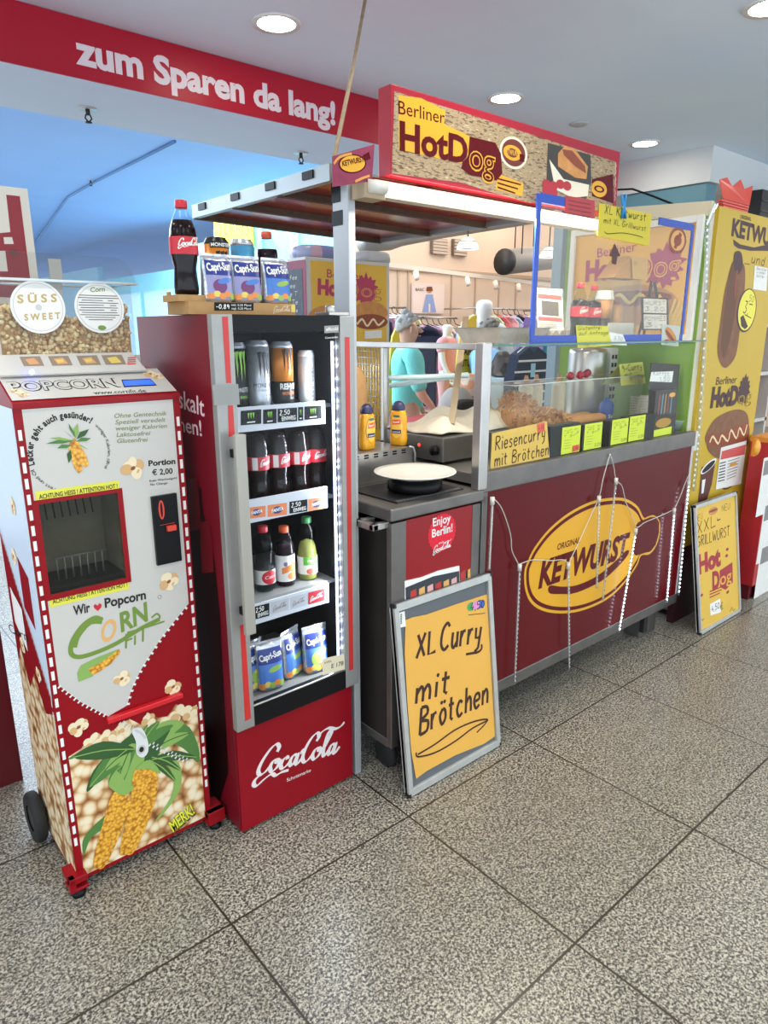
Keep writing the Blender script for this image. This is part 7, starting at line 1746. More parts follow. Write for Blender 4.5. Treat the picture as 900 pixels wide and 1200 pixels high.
for k in range(4): roll(3.0 + (k % 2) * .12, 1.985 + (k // 2) * .078, ZCs + .076, .20, .06 * (k - 1), ('front left long roll in the clear case', 'front right long roll in the clear case', 'rear left long roll in the clear case', 'rear right long roll in the clear case')[k])
b = MB(); p = PY(711, 473, 2.06); L0 = V((p.x, 2.06, ZCs + .002)); f_ = CylFr(L0, .038)
b.lathe([(.036, 0), (.038, .004), (.038, .15), (.030, .165), (.012, .175), (.010, .19)], mat('tub_blue', '#2350b0', .35), L0, 18); d = Dec(f_, .0006); d.textuv('Salz', (-.025, .08), (.028, .085), .02, PAPER, 0, .02); merge(b, d)
b.build('blue_container', label='blue container with white lettering standing inside the clear case', cat='container')
b = MB(); p = PY(744, 480, 2.05); b.lathe([(.034, 0), (.036, .003), (.036, .06), (.033, .064), (.033, .07)], mat('tub_white', '#e6e6e2', .4), (p.x - .02, 2.05, ZCs + .002), 18); b.lathe([(.0365, .01), (.0365, .045)], mat('label_teal2', '#5aa3a8', .4), (p.x - .02, 2.05, ZCs + .002), 18)
b.build('white_tub', label='small white tub with teal label at the right end of the clear case', cat='tub')
# things on the case
for k, (x, y) in enumerate(((668, 448), (679, 448.5), (686, 446), (688, 443.5))):
    p = PY(x, y, (1.99, 2.0, 2.03, 2.08)[k]); t = thing('cherry_tomato', ('single red ball-shaped tomato at the left of the four on the case', 'red tomato second from the left on the case', 'red tomato in front at the right of the four on the case', 'rearmost red tomato of the four on the case')[k], 'tomato', (p.x, (1.99, 2.0, 2.03, 2.08)[k], Z_1), 'red tomatoes on the clear case')
    c = V((p.x, (1.99, 2.0, 2.03, 2.08)[k], Z_1 + .019)); b = MB(); b.ellip(c, .021, .021, .019, mat('tomato_red', '#a3182c', .25), 16, 10); b.build('fruit', t)
    b = MB()
    for j in range(5): a = j * 1.257; b.tube([c + V((0, 0, .019)), c + V((.008 * math.cos(a), .008 * math.sin(a), .0195))], .0012, LEAF, 4)
    b.build('stalk', t)
def squeeze(px_, py_, Y, label):
    p = PY(px_, py_, Y); zt = p.z; b = MB(); t = thing('squeeze_bottle', label, 'bottle', (p.x, Y, WT), 'squeeze bottles behind the clear case')
    b.lathe([(.034, 0), (.036, .004), (.036, zt - WT - .06), (.030, zt - WT - .045)], mat('squeeze_tan', '#d8ccb6', .4), (p.x, Y, WT), 18); b.build('bottle_body', t)
    b = MB(); b.lathe([(.030, zt - WT - .045), (.024, zt - WT - .035), (.014, zt - WT - .028), (.008, zt - WT), (.0, zt - WT)], mat('squeeze_nozzle', '#b5834f', .4), (p.x, Y, WT), 16); b.build('nozzle', t)
squeeze(617, 440, 2.18, 'left squeeze bottle nozzle rising behind the clear case'); squeeze(629, 439, 2.19, 'second squeeze bottle nozzle rising behind the clear case'); squeeze(656, 438, 2.165, 'squeeze bottle nozzle in front of the steel urn')
# back counter with urn, fridge grille, cards
b = MB(); b.box(2.62, 3.74, 2.44, 2.80, 0.02, 1.10, DARK); b.box(2.60, 3.745, 2.43, 2.82, 1.10, 1.13, STEEL); b.build('rear_counter', st)
p = V((3.45, 2.26, 0)); UZ = WT
t = thing('hot_water_urn', 'tall stainless urn behind the clear case', 'urn', (p.x, 2.26, UZ))
b = MB(); b.lathe([(.10, 0), (.105, .01), (.105, .42), (.10, .44), (.02, .455), (0, .455)], STEEL, (p.x, 2.26, UZ), 28); b.build('urn_body', t)
b = MB(); b.lathe([(.018, .455), (.02, .465), (0, .47)], BLACK, (p.x, 2.26, UZ), 12); b.build('lid_knob', t)
b = MB(); b.tube([(p.x, 2.36, 1.26), (p.x, 2.39, 1.26), (p.x, 2.39, 1.235)], .01, BLACK, 8); b.build('tap', t)
p = V((3.625, 2.25, 0)); t = thing('napkin_dispenser', 'white slotted dispenser beside the steel urn', 'dispenser', (p.x, 2.25, WT))
b = MB(); b.box(p.x - .04, p.x + .04, 2.20, 2.30, WT, 1.60, mat('dispenser_white', '#c9c9c2', .4)); b.build('case', t, bevel=.006)
b = MB()
for k in range(9):
    for j in (-1, 1): b.box(p.x + j * .016 - .009, p.x + j * .016 + .009, 2.197, 2.2005, 1.18 + k * .045, 1.203 + k * .045, BLACK)
b.build('slot', t)
def tent(q, Y, m, label, txt, lean=.25):
    f_ = Fr((PY(q[3][0], q[3][1], Y).x, Y, PY(q[3][0], q[3][1], Y).z), (1, 0, 0), (0, lean, 1)); d = Dec(f_, .001); pts = d.uvs(q)
    d.prism(f_, pts, -.002, 0, m)
    f2 = [f_.P(a, b_) for a, b_ in pts]; d.add([f2[0], f2[1], f2[2] + V((0, lean * .45, 0)), f2[3] + V((0, lean * .45, 0))], [(0, 1, 2, 3)], m)
    for t_, a, b_, h in txt: d.hand(t_, a, b_, h, INK, 1, .11)
    return d
p = tent([(726, 427), (753, 424), (757, 449), (728, 452)], 1.97, mat('card_neon_pale', '#ddd95a', .6), '', [('9-Curry', (729, 436), (752, 432), 7), ('mit', (732, 442), (740, 441), 5), ('Brötchen', (738, 446), (756, 442), 5), ('4,50', (744, 450), (752, 449), 4)])
o = p.build('tent_card', label='yellow tent card with handwriting standing on the right end of the clear case', cat='sign')
f_ = Fr(V((PY(762, 458, 1.81).x, 1.81, WT)), (1, .0, 0), (0, .10, 1)); d = Dec(f_, .001); d.poly([(764, 425), (797, 427), (791, 461), (759, 458)], mat('slate_board', '#37302c', .6, var=.15), -2)
pts = d.uvs([(764, 425), (797, 427), (791, 459), (759, 456)]); d.prism(f_, [(pts[3][0], .0), (pts[2][0], .0), (pts[1][0], pts[1][1]), (pts[0][0], pts[0][1])], -.008, 0, mat('slate_board', '#37302c', .6, var=.15))
d.poly([(763, 436), (789, 435), (787, 448), (761, 447)], PAPER, 1); d.hand('KAFFEE', (765, 440), (784, 440), 5, INK, 2, .1); d.hand('1,50', (772, 446.5), (784, 446.5), 4.5, INK, 2, .12)
d.build('slate_sign', label='dark slate sign with white label KAFFEE behind the right end of the case', cat='sign')
x = PY(764, 470, 1.93).x - .03
for k in range(14):
    b = MB(); z = WT + .002 + k * .0135; b.prism(Fr((x + .05, 1.98, z), (1, 0, 0), (0, 1, 0)), [(-.045, -.06), (.045, -.06), (.05, .06), (-.05, .06)], 0, .003, PAPER)
    for s in (-1, 1): b.box(x + .05 + s * .05 - .002, x + .05 + s * .05 + .002, 1.92, 2.04, z, z + .011, PAPER)
    b.build('paper_tray', label='white paper tray in the stack beside the snack packet', cat='paper tray', group='stacked white paper trays')
b = MB(); x = PY(803, 490, 1.86).x
b.lathe([(.06, 0), (.075, .05), (.08, .055)], mat('bowl_glass', '#b9c9c4', .2), (x - .06, 1.88, WT), 20)
b.build('glass_bowl', label='small pale bowl in the right corner behind the counter glass', cat='bowl')
t = thing('wrapped_sandwich', 'wrapped brown sandwich lying on the pale bowl in the right corner', 'sandwich', (x - .06, 1.88, WT + .05)); b = MB(); b.ellip((x - .06, 1.88, WT + .08), .07, .03, .028, mat('sandwich_brown', '#8e6a4a', .6, var=.3, vs=30), 14, 8); b.build('roll', t)
# ================================================================= ON THE GLASS SHELF
GZ = 1.6485
FOILM = mat('foil', '#d9d0c2', .35, .35, var=.1, vs=20, bump=.5, bs=30)
p, q = PY(563, 404, 1.93), PY(622, 405, 1.93)
b = MB(); f_ = Fr((0, 0, 0), (1, 0, 0), (0, 1, 0)); x0, x1 = max(p.x, 2.06), q.x
b.loft([[V(v) for v in ((x0 + .03, 1.86, GZ), (x1 - .03, 1.86, GZ), (x1 - .03, 2.05, GZ), (x0 + .03, 2.05, GZ))], [V(v) for v in ((x0, 1.83, GZ + .06), (x1, 1.83, GZ + .06), (x1, 2.08, GZ + .06), (x0, 2.08, GZ + .06))], [V(v) for v in ((x0 - .012, 1.82, GZ + .062), (x1 + .012, 1.82, GZ + .062), (x1 + .012, 2.09, GZ + .062), (x0 - .012, 2.09, GZ + .062))]], FOILM, False)
b.build('foil_tray', label='shiny foil tray on the glass shelf left of the blue-taped guard', cat='tray')
for k in range(3):
    x0 = PY(626 + k * 19, 405, 1.96).x; b = MB(); w_ = .075
    b.prism(FY(1.96, 0, 0), [(x0, GZ), (x0 + w_, GZ), (x0 + w_ + .012, GZ + .062), (x0 + w_ * .85, GZ + .03), (x0 + w_ * .5, GZ + .062), (x0 + w_ * .15, GZ + .03), (x0 - .012, GZ + .062)], -.09, 0, FOILM)
    b.build('scalloped_tray', label=('left scalloped pale tray on the glass shelf behind the guard', 'middle scalloped pale tray on the glass shelf behind the guard', 'right scalloped pale tray on the glass shelf behind the cola bottles')[k], cat='tray', group='scalloped trays on the glass shelf')
def stand_card(x0, x1, y0, Y, label):
    f_ = Fr((PY(x0, 404, Y).x, Y, GZ), (1, 0, 0), (0, .10, 1)); d = Dec(f_, .001, .0006); u = d.fr.px(x0, y0); w_ = d.fr.px(x1, y0 + 2); W_, H = w_[0], u[1]
    d.prism(f_, [(0, 0), (W_, 0), (W_ * .86, H), (0, H)], -.002, 0, glass('acrylic_clear', '#f1f3f3', 1.2, .02)); d.polyuv([(.006, H * .22), (W_ * .8, H * .22), (W_ * .78, H * .98), (.006, H * .98)], PAPER, 0)
    d.polyuv([(.012, H * .80), (W_ * .76, H * .78), (W_ * .76, H * .86), (.012, H * .88)], mat('note_red', '#cf5a55', .6), 1); d.polyuv([(.012, H * .40), (W_ * .76, H * .38), (W_ * .76, H * .45), (.012, H * .47)], mat('note_red', '#cf5a55', .6), 1)
    d.polyuv([(W_ * .16, H * .5), (W_ * .66, H * .48), (W_ * .66, H * .74), (W_ * .16, H * .76)], mat('note_photo', '#5e5850', .6), 1); d.handuv('HEUTE', (W_ * .1, H * .9), (W_ * .7, H * .9), H * .06, INK, 1, .12)
    for k in range(4): d.polyuv([(.014, H * (.35 - .03 * k)), (W_ * .6, H * (.345 - .03 * k)), (W_ * .6, H * (.355 - .03 * k)), (.014, H * (.36 - .03 * k))], mat('note_grey', '#8a8784', .6), 1)
    return d.build('menu_stand', label=label, cat='sign')
stand_card(629, 667, 336, 1.86, 'clear slanted menu stand with red and white leaflet at the left of the guard')
cb_ = [(a * 1.12, z * 1.06) for a, z in CONTOUR]
for x, Y, lb in ((676, 1.90, 'left cola bottle on the glass shelf behind the yellow note'), (692, 1.97, 'right cola bottle on the glass shelf half hidden by the left one')):
    bottle('cola_bottle', lb, 'bottle', (PY(x, 400, Y).x, Y, GZ), 'cola bottles on the glass shelf', [(a, z * .93) for a, z in cb_], COLA, .19, LABR, (.11, .155, .0405, LABR), deco=dc)
p = PY(705, 395, 1.95); t = thing('paper_cup', 'brown paper cup with white lid on the glass shelf right of the cola bottles', 'cup', (p.x, 1.95, GZ))
b = MB(); zt = PY(705, 341, 1.95).z - GZ; b.lathe([(.030, 0), (.031, .002), (.036, zt * .45)], mat('cup_sleeve_dark', '#2e2320', .6), (p.x, 1.95, GZ), 20); b.lathe([(.036, zt * .45), (.043, zt * .82)], mat('cup_kraft', '#c8925a', .6), (p.x, 1.95, GZ), 20)
b.build('cup_body', t); b = MB(); b.lathe([(.0455, zt * .82), (.046, zt * .86), (.042, zt * .88), (.040, zt), (.036, zt * 1.01), (0, zt * .98)], PAPER, (p.x, 1.95, GZ), 20); b.build('lid', t)
# clear show box with a model roll and a little kraft roof
hx0, hx1 = PY(713, 400, 1.90).x, PY(747, 400, 1.90).x; hzt = PY(730, 326, 1.90).z
t = thing('show_box', 'clear show box with kraft gable top displaying a sausage in a bun', 'display box', ((hx0 + hx1) / 2, 1.94, GZ))
b = MB(); b.box(hx0, hx1, 1.90, 1.903, GZ, hzt, CLR); b.box(hx0, hx0 + .003, 1.903, 1.99, GZ, hzt, CLR); b.box(hx1 - .003, hx1, 1.903, 1.99, GZ, hzt, CLR); b.box(hx0, hx1, 1.987, 1.99, GZ, hzt, CLR); b.build('case', t)
b = MB(); b.box(hx0 + .01, hx1 - .03, 1.91, 1.98, GZ + .001, GZ + .085, PAPER); b.build('paper_base', t)
b = MB(); cx_ = (hx0 + hx1) / 2 - .02; b.lathe([(.026, .085), (.031, .10), (.030, .16), (.02, .172), (.0, .173)], ROLL, (cx_, 1.945, GZ), 16); b.lathe([(.014, .165), (.016, .19), (.013, .205), (0, .212)], SAUS, (cx_, 1.945, GZ), 12); b.build('sausage_roll', t)
KR = mat('kraft_roof', '#b98a4f', .7, var=.06); ay = PY(733, 299, 1.90).z
b = MB(); f_ = FY(1.90); m_ = (hx0 + hx1) / 2 - .005; b.prism(f_, [(hx0, hzt), (hx1 - .02, hzt), (m_, ay)], -.09, 0, KR); d = Dec(Fr((m_, 1.895, ay), (hx1 - m_ + .01, 0, -.0), (0, 0, 1)), .001)
d.polyuv([(.004, .0), (hx1 - m_ + .02, -.005), (hx1 - m_ + .03, hzt - ay), (.03, hzt - ay)], mat('roof_note', '#cda660', .7), 0); d.handuv('XL', (.03, -.04), (.06, -.042), .018, INK, 1); merge(b, d); b.build('gable', t)
# tiny easel with two white notes
ex0, ex1 = PY(751, 400, 1.93).x, PY(781, 400, 1.93).x; f_ = Fr((ex0, 1.93, GZ), (1, 0, 0), (0, .12, 1)); BRN = mat('easel_brown', '#3a2a1e', .6)
t = thing('chalk_easel', 'little dark easel board with two white notes on the glass shelf', 'easel', ((ex0 + ex1) / 2, 1.93, GZ)); EW = ex1 - ex0
hT = Dec(f_).fr.px(765, 330)[1]; hb, ht2 = Dec(f_).fr.px(765, 387)[1], Dec(f_).fr.px(765, 349)[1]
for a0, a1 in ((.08, .42), (.9, .54)):
    b = MB(); b.bar(f_.P(EW * a0, 0, .0), f_.P(EW * a1, hT, .0), .012, .010, BRN); b.build('leg', t)
b = MB(); b.bar(f_.P(EW * .5, 0, -.10), f_.P(EW * .5, hT * .96, -.008), .010, .008, BRN); b.build('leg', t)
d = Dec(f_, .009); d.prism(f_, [(0, hb), (EW, hb), (EW, ht2), (0, ht2)], .004, .012, BRN); d.base = .0128; hm = (hb + ht2) / 2
for z0, z1, tx in ((hm + .004, ht2 - .008, ('WURST', '3,20')), (hb + .006, hm - .004, ('POMMES', '3,-'))):
    d.polyuv([(.008, z0), (EW - .022, z0), (EW - .022, z1), (.008, z1)], PAPER, 0); d.handuv(tx[0], (.014, z0 + (z1 - z0) * .56), (EW - .035, z0 + (z1 - z0) * .6), (z1 - z0) * .28, INK, 1, .12); d.handuv(tx[1], (.02, z0 + (z1 - z0) * .14), (EW - .05, z0 + (z1 - z0) * .16), (z1 - z0) * .28, INK, 1, .12)
d.build('board', t)
# ================================================================= CLEAR GUARD WITH BLUE TAPE
GY = 1.765
gd = thing('clear_guard', 'upright clear plastic guard edged with blue tape on the glass counter', 'guard', (2.9, GY, 1.62))
Q = [PY(x, y, GY) for x, y in ((630, 226), (811, 263), (799, 410), (623, 414))]
g0, g1, gb, gt = (Q[0].x + Q[3].x) / 2, (Q[1].x + Q[2].x) / 2, 1.6485, (Q[0].z + Q[1].z) / 2
PLEX = glass('plexi', '#fbf8f2', .25, .06); BT = mat('tape_blue', '#1f45a8', .4)
b = MB(); b.box(g0, g1, GY, GY + .003, gb, gt, PLEX); b.build('pane', gd)
def tape(x0, x1, z0, z1, nm='tape'): b = MB(); b.box(x0, x1, GY - .002, GY + .005, z0, z1, BT); b.build(nm, gd)
tape(g0 - .005, g1 + .005, gb - .012, gb + .030); tape(g0 - .008, g0 + .018, gb + .03, gt); tape(g1 - .012, g1 + .010, gb + .03, gt); tape(g0 + .018, g0 + .24, gt - .03, gt + .004); tape(g1 - .33, g1 - .012, gt - .03, gt + .002)
fg = FY(GY - .0005)
d = Dec(FY(GY - .002), .0008); d.poly([(720, 285), (727, 300), (723, 301), (722, 310), (717, 309), (717, 301), (714, 300)], mat('arrow_brown', '#4a1c1a', .5), 0); d.build('arrow_sticker', gd)
d = Dec(FY(GY - .002), .0008); d.ell((794, 282), 10, 15.5, mat('sticker_brown', '#7a3a28', .4), 0); d.ell((794, 282), 8, 12, mat('sticker_tan', '#d99a4f', .4), 1, inner=.55); d.poly([(789, 290), (796, 272), (799, 275), (792, 292)], SAUS, 2); d.build('round_sticker', gd)
def note(q, m, txt, name, label, cat='sign', dy=.004, extra=None, thick=.0015):
    f_ = FY(GY - dy); d = Dec(f_, .001); pts = d.uvs(q); d.prism(f_, pts, -thick, 0, m)
    for t_, a, b_, h in txt: d.hand(t_, a, b_, h, INK, 0, .1)
    if extra: extra(d)
    return d.build(name, label=label, cat=cat)
def ex(d): d.stroke([(708, 271), (712, 274), (730, 273), (750, 277), (753, 279)], .9, INK, 0, smooth=3)
note([(703, 238), (764, 251), (760, 288), (700, 276)], mat('note_olive', '#cdbb2e', .6), [('XL Ketwurst', (708, 250), (756, 259), 10), ('mit XL Grillwurst', (707, 261), (756, 271), 7)], 'hanging_card', 'yellow hand-lettered card XL Ketwurst clipped on top of the clear guard', dy=.010, extra=ex)
note([(675, 381), (712, 382), (717, 405), (677, 408)], mat('note_lemon', '#d6cf4e', .6), [('Glutenfrei', (677, 387), (704, 386), 5), ('auf Anfrage', (678, 393), (712, 392), 5), ('möglich', (679, 405), (700, 404), 4)], 'taped_note', 'lemon yellow note stuck to the lower edge of the clear guard')
note([(663, 229), (697, 235), (697, 257), (662, 250)], mat('note_redclear', '#b0343a', .5), [], 'red_slip', 'dark red slip hanging at the top left of the clear guard', extra=lambda d: [d.poly([(666, 234 + k * 5), (692, 239 + k * 5), (692, 240 + k * 5), (666, 235 + k * 5)], mat('slip_line', '#7c1f26', .5), 0) for k in range(4)] and None)
note([(714, 389), (730, 392), (735, 405), (716, 404)], PAPER, [('3,50', (719, 398), (729, 399), 4)], 'price_slip', 'small white price slip beside the lemon yellow note')
def exp_(d): d.ell((786, 393), 8, 6, BUN, 0, rot=-.5); d.ell((785, 394), 7, 2.4, SAUS, 1, rot=-.5); d.ell((781, 400), 3, 2.4, mat('cherry_red', '#b32530', .35), 1)
note([(776, 380), (797, 382), (795, 406), (775, 404)], mat('photo_pale', '#bcc4b8', .6), [], 'photo_card', 'small photo card with a hot dog in the lower right corner of the guard', extra=exp_)
p = PY(731, 247, GY - .014); t = thing('clothes_peg', 'light blue clothes peg holding the yellow card on the guard', 'clothes peg', p); BP = mat('peg_blue', '#2a86c4', .35)
for s in (-1, 1):
    b = MB(); a0 = PY(731 + s * 2.4, 228, GY - .016); a1 = PY(731 + s * .2, 243, GY - .016); a2 = PY(731 + s * 2.2, 256, GY - .016); b.tube([a0, a1, a2], [.006, .008, .006], BP, 6); b.build('arm', t)
b = MB(); c = PY(731, 243, GY - .016); b.tube([c + V((-.012, 0, 0)), c + V((.012, 0, 0))], .004, STEEL, 8); b.build('spring', t)
# ================================================================= LEFT BACKGROUND
t = thing('advertising_stand', 'dark red advertising stand with white-bordered exclamation sign behind the popcorn machine', 'sign', (.1, 2.8, 0))
DKR = mat('stand_dark_red', '#5a0f18', .4, var=.05)
b = MB(); b.box(-.6, .455, 2.70, 3.1, 0, .98, DKR); b.build('base', t, bevel=.004)
b = MB(); b.box(.02, .06, 2.74, 2.78, .98, 1.80, DKR); b.build('pole', t)
f_ = FY(2.70); d = Dec(f_, .001); z1, z0 = 2.163, 1.79
d.box(-.25, .735, 2.70, 2.74, z0, z1, mat('sign_cream', '#d9d2c4', .5)); d.polyuv([(-.23, z0 + .02), (.708, z0 + .02), (.708, z1 - .026), (-.23, z1 - .026)], mat('sign_deep_red', '#8c1420', .4), 0)
CRM = mat('sign_cream', '#d9d2c4', .5)
d.poly([(-14, 225), (7, 227.5), (12, 272), (-10, 274)], CRM, 1); d.poly([(4, 278), (14, 278), (16, 286), (5, 286)], CRM, 1); d.poly([(-14, 294), (6, 294), (9, 318), (-12, 318)], CRM, 1); d.ell((16, 296), 4.5, 4.5, mat('sign_spot', '#6a2a2c', .5), 1)
d.build('sign_panel', t)
# teal facade details
d = Dec(FXn(5.395), .004, .002); d.text('V', (200, 296), (208, 294), 9, mat('letter_pink', '#d78aa8', .5), 0, .03)
d.build('facade_letter', label='small pink letter V on the far teal shop front', cat='sign')
f_ = FXn(5.33); d = Dec(f_, .004, .002); q = d.uvs([(250, 256), (294, 262), (296, 290), (252, 286)])
d.prism(f_, q, -.03, 0, mat('sign_lemon', '#ece62e', .5, emit=.25)); d.text('TOKKO', (255, 275), (291, 276), 13, mat('sign_ink', '#4a5a4a', .5), 0, -.005)
d.hand('laden', (262, 284), (285, 285), 5, mat('sign_ink', '#4a5a4a', .5), 0, .08)
d.build('shop_sign', label='lemon yellow shop sign under the canopy edge behind the drinks', cat='sign')
# second cooler with the hot dog poster
t = thing('poster_cooler', 'white-framed cabinet with yellow hot dog poster standing behind the canopy post', 'cabinet', (2.33, 3.2, 0))
b = MB(); b.box(2.067, 2.62, 3.0, 3.5, 0.02, 2.055, mat('cabinet_white', '#c9c9c6', .4)); b.build('cabinet', t, bevel=.006)
f_ = FY(2.998); d = Dec(f_, .001, .0006); u0, u1 = d.fr.px(364, 305), d.fr.px(453, 312); lo = d.fr.px(453, 396)
x0, x1, z0, z1 = u0[0], u1[0], .9, u0[1]
d.box(x0, x1, 2.998, 3.0, z0, z1, POSTY); d.text('Berliner', (383, 325), (425, 329), 10, MG, 0, 0.); d.text('Hot', (372, 344), (402, 347), 17, MG, 0, .06)
burst(d, (429, 340), 20, MG, 0, seed=3); d.text('Dog', (403, 347), (448, 349), 17, POSTY, 1, .0); d.text('Dog', (404, 346.6), (447, 348.6), 16.4, MG, 2, -.025)
d.ell((434, 366), 20, 13, BUN, 1); d.ell((434, 377), 20, 9, SAUS, 2); d.stroke([(418, 380), (424, 374), (430, 382), (437, 374), (443, 381), (450, 375)], 2.6, mat('print_sauce', '#e8d6a4', .5), 3, smooth=4); d.ell((384, 372), 22, 14, BUN, 1)
d.poly([(427, 388), (447, 387), (447, 396), (427, 397)], PAPER, 3)
d.build('front_poster', t)
f_ = FXn(2.065); d = Dec(f_, .001, .0006); d.prism(f_, [(-3.0, .9), (-3.26, .9), (-3.26, 2.04), (-3.0, 2.04)][::-1], -.001, 0, mat('flag_plum2', '#8a2446', .5)); d.polyuv([(-3.24, 1.74), (-3.03, 1.74), (-3.03, 2.0), (-3.24, 2.0)], mat('slate_grey', '#4d5560', .6, var=.2, vs=40), 0)
for k in range(5): d.handuv('Kaffee Tee'[k:k + 6], (-3.22, 1.95 - k * .04), (-3.08, 1.95 - k * .04), .022, PAPER, 1, .1)
d.poly([(338, 377), (357, 377), (357, 395), (336, 395)], POSTY, 1)
d.build('side_slate', t)
def packet(x0, x1, y0, y1, Y, zb, m, label, name='paper_packet', seed=1):
    p, q = PY(x0, y1, Y), PY(x1, y0, Y); b = MB(); rr = random.Random(seed); cx_, w_, h_ = (p.x + q.x) / 2, (q.x - p.x) / 2, max(.03, q.z - p.z)
    b.loft([[V((cx_ + w_ * s_ * math.copysign(abs(math.cos(a)) ** .6, math.cos(a)), Y + .1 * s_ * math.copysign(abs(math.sin(a)) ** .6, math.sin(a)), zb + h_ * k)) for a in [6.2832 * j / 16 for j in range(16)]] for k, s_ in ((0, .9), (.15, 1), (.5, 1.02), (.85, .96), (1, .8))], m)
    return b.build(name, label=label, cat='packet')
packet(345, 390, 286, 298, 3.15, 2.056, ramp_mat('packet_blue_white', 'cells', 9, [(0, '#3e4d9a'), (.5, '#d9dce8'), (1, '#b04a62')], .35), 'blue and white packet lying on the poster cabinet left of the post')
packet(416, 449, 289, 300, 3.15, 2.056, mat('bag_grey', '#b4b4b6', .3, bump=.5, bs=20), 'grey plastic bag lying on the poster cabinet right of the post', 'plastic_bag', 3)
packet(418, 428, 386, 402, 2.62, PY(420, 402, 2.62).z, mat('ball_brown', '#2b211c', .6), 'dark round lid on the wire grid next to the post', 'dark_lid', 5) if False else None
# ================================================================= RIGHT SIDE
d = Dec(FY(2.62), .002); p, q = PY(874, 236, 2.62), PY(905, 183, 2.62)
b = MB(); b.box(p.x, 9, 2.50, 2.628, 2.42, 2.76, mat('shutter_box', '#2a2a2b', .5))
for k in range(4): b.box(p.x, 9, 2.49, 2.50, 2.45 + k * .075, 2.46 + k * .075, mat('shutter_line', '#49494b', .5))
b.build('shutter_box', label='dark roller shutter box under the bulkhead at the right edge', cat='shutter')
b = MB(); pc = PY(886, 260, 2.6); b.box(pc.x - .03, pc.x + .03, 2.56, 2.62, 0, 2.42, mat('guide_cream', '#cbb9a2', .5)); b.build('shutter_guide', label='pale vertical shutter guide at the right edge of the picture', cat='guide rail')
t = thing('cable_adapter', 'white adapter with looping black cable on the wall cap behind the guard', 'adapter', (3.752, 2.45, 2.375))
b = MB(); b.box(3.73, 3.775, 2.38, 2.52, 2.372, 2.40, PAPER); b.build('adapter_box', t, bevel=.003)
b = MB(); b.tube([(3.752, 2.52, 2.385), (3.75, 2.6, 2.42), (3.75, 2.40, 2.47), (3.75, 2.25, 2.455), (3.75, 2.12, 2.40), (3.75, 2.0, 2.345)], .006, BLACK, 6); b.build('cable', t)
b = MB(); rr = random.Random(3); RP = mat('red_plastic', '#d8432f', .3); p, q = PY(838, 244, 1.85), PY(872, 244, 1.85)
zt = 2.316
for k in range(3): b.box(3.86 - .01 * k, 4.16 + .004 * k, 1.785, 1.81, zt + .001 + k * .013, zt + .011 + k * .013, RP)
b.add([(3.85, 1.785, zt + .04), (4.17, 1.785, zt + .04), (4.22, 1.80, zt + .15), (4.12, 1.8, zt + .12), (4.06, 1.8, zt + .16), (3.97, 1.8, zt + .115), (3.90, 1.8, zt + .15), (3.82, 1.8, zt + .13)], [(0, 1, 2, 3, 4, 5, 6, 7)], RP)
o = b.build('red_tray_stack', label='crumpled red plastic trays on top of the tall yellow banner', cat='tray'); so = o.modifiers.new('thick', 'SOLIDIFY'); so.thickness = .003
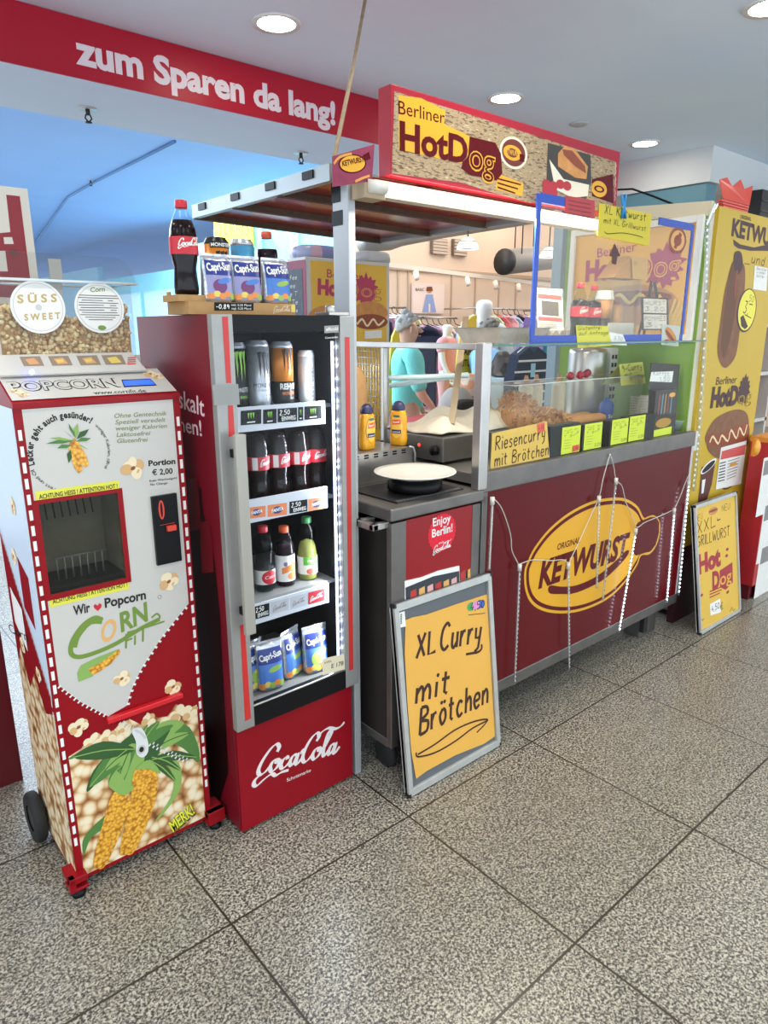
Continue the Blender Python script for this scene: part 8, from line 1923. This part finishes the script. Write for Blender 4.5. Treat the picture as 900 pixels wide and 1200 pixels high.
# red counter box with white notices at the right edge
RB = mat('box_red', '#b3272c', .4, var=.04); bx, by = 4.47, 1.54
t = thing('red_counter', 'bright red counter with white notices at the right edge of the picture', 'counter', (4.95, 1.9, 0))
f_ = FY(by); d = Dec(f_, .001); p = PZ(893, 712, 0)
cx0_ = PY(869, 600, 1.745).x
f_ = FY(1.62); d = Dec(f_, .001); d.box(cx0_, 5.6, 1.62, 1.745, .10, 1.03, RB); d.box(cx0_ - .004, 5.6, 1.612, 1.75, 1.03, 1.06, mat('counter_ochre', '#d98a2b', .4)); d.box(cx0_ + .01, 5.6, 1.64, 1.74, 0, .10, DKR)
for a, b_, c, e in ((895, 537, 925, 590), (896, 590, 928, 640), (892, 640, 928, 686)):
    u, w_ = d.fr.px(a, b_), d.fr.px(c, e); d.polyuv([(u[0], w_[1]), (w_[0], w_[1]), (w_[0], u[1]), (u[0], u[1])], PAPER, 0); d.polyuv([(u[0] + .02, (u[1] * .7 + w_[1] * .3)), (w_[0] - .02, (u[1] * .7 + w_[1] * .3)), (w_[0] - .02, u[1] - .02), (u[0] + .02, u[1] - .02)], mat('note_grey', '#8a8784', .6), 1)
d.build('cabinet', t)
# the light bulb-like globe on its corner
b = MB(); p = PY(891, 525, 1.58); b.ellip((p.x, 1.60, p.z - .0), .028, .02, .045, mat('candle_amber', '#e6a33a', .3), 14, 10); b.box(p.x - .02, p.x + .02, 1.602, 1.62, p.z - .05, p.z + .05, mat('counter_ochre', '#d98a2b', .4)); b.build('amber_lamp', t)
# shelf with red and white goods behind it
t = thing('goods_shelf', 'white shop shelf behind the red counter at the right edge', 'shelf', (5.6, 2.8, 0))
for z in (.4, .95, 1.35, 1.75, 2.1):
    b = MB(); b.box(5.0, 6.6, 2.45, 2.9, z - .03, z, mat('shelf_white', '#d9d4cc', .5)); b.build('shelf_board', t)
for x in (5.0, 6.57):
    b = MB(); b.box(x, x + .03, 2.45, 2.9, 0, 2.3, mat('shelf_white', '#d9d4cc', .5)); b.build('upright', t)
b = MB(); b.box(5.03, 6.57, 2.88, 2.9, 0, 2.3, mat('shelf_back', '#b9a99a', .6)); b.build('back_panel', t)
rr = random.Random(21)
for z in (.95, 1.35, 1.75):
    for k in range(7):
        x = 5.06 + k * .2; h = rr.uniform(.2, .3); mm_ = mat('goods_%d' % ((k + int(z * 10)) % 4), ('#c8383c', '#e8dcd4', '#d96a66', '#b02730')[(k + int(z * 10)) % 4], .4)
        tt = thing('goods_box', 'red or white goods box on the shop shelf at the right edge', 'box', (x + .085, 2.6, z), 'boxes on the right-hand shop shelf')
        b = MB(); b.box(x, x + .17, 2.50, 2.72, z + .001, z + h, mm_); b.build('carton', tt, bevel=.003)
        b = MB(); b.box(x + .03, x + .14, 2.497, 2.50, z + h * .4, z + h * .75, PAPER if k % 2 else RB); b.build('label', tt)
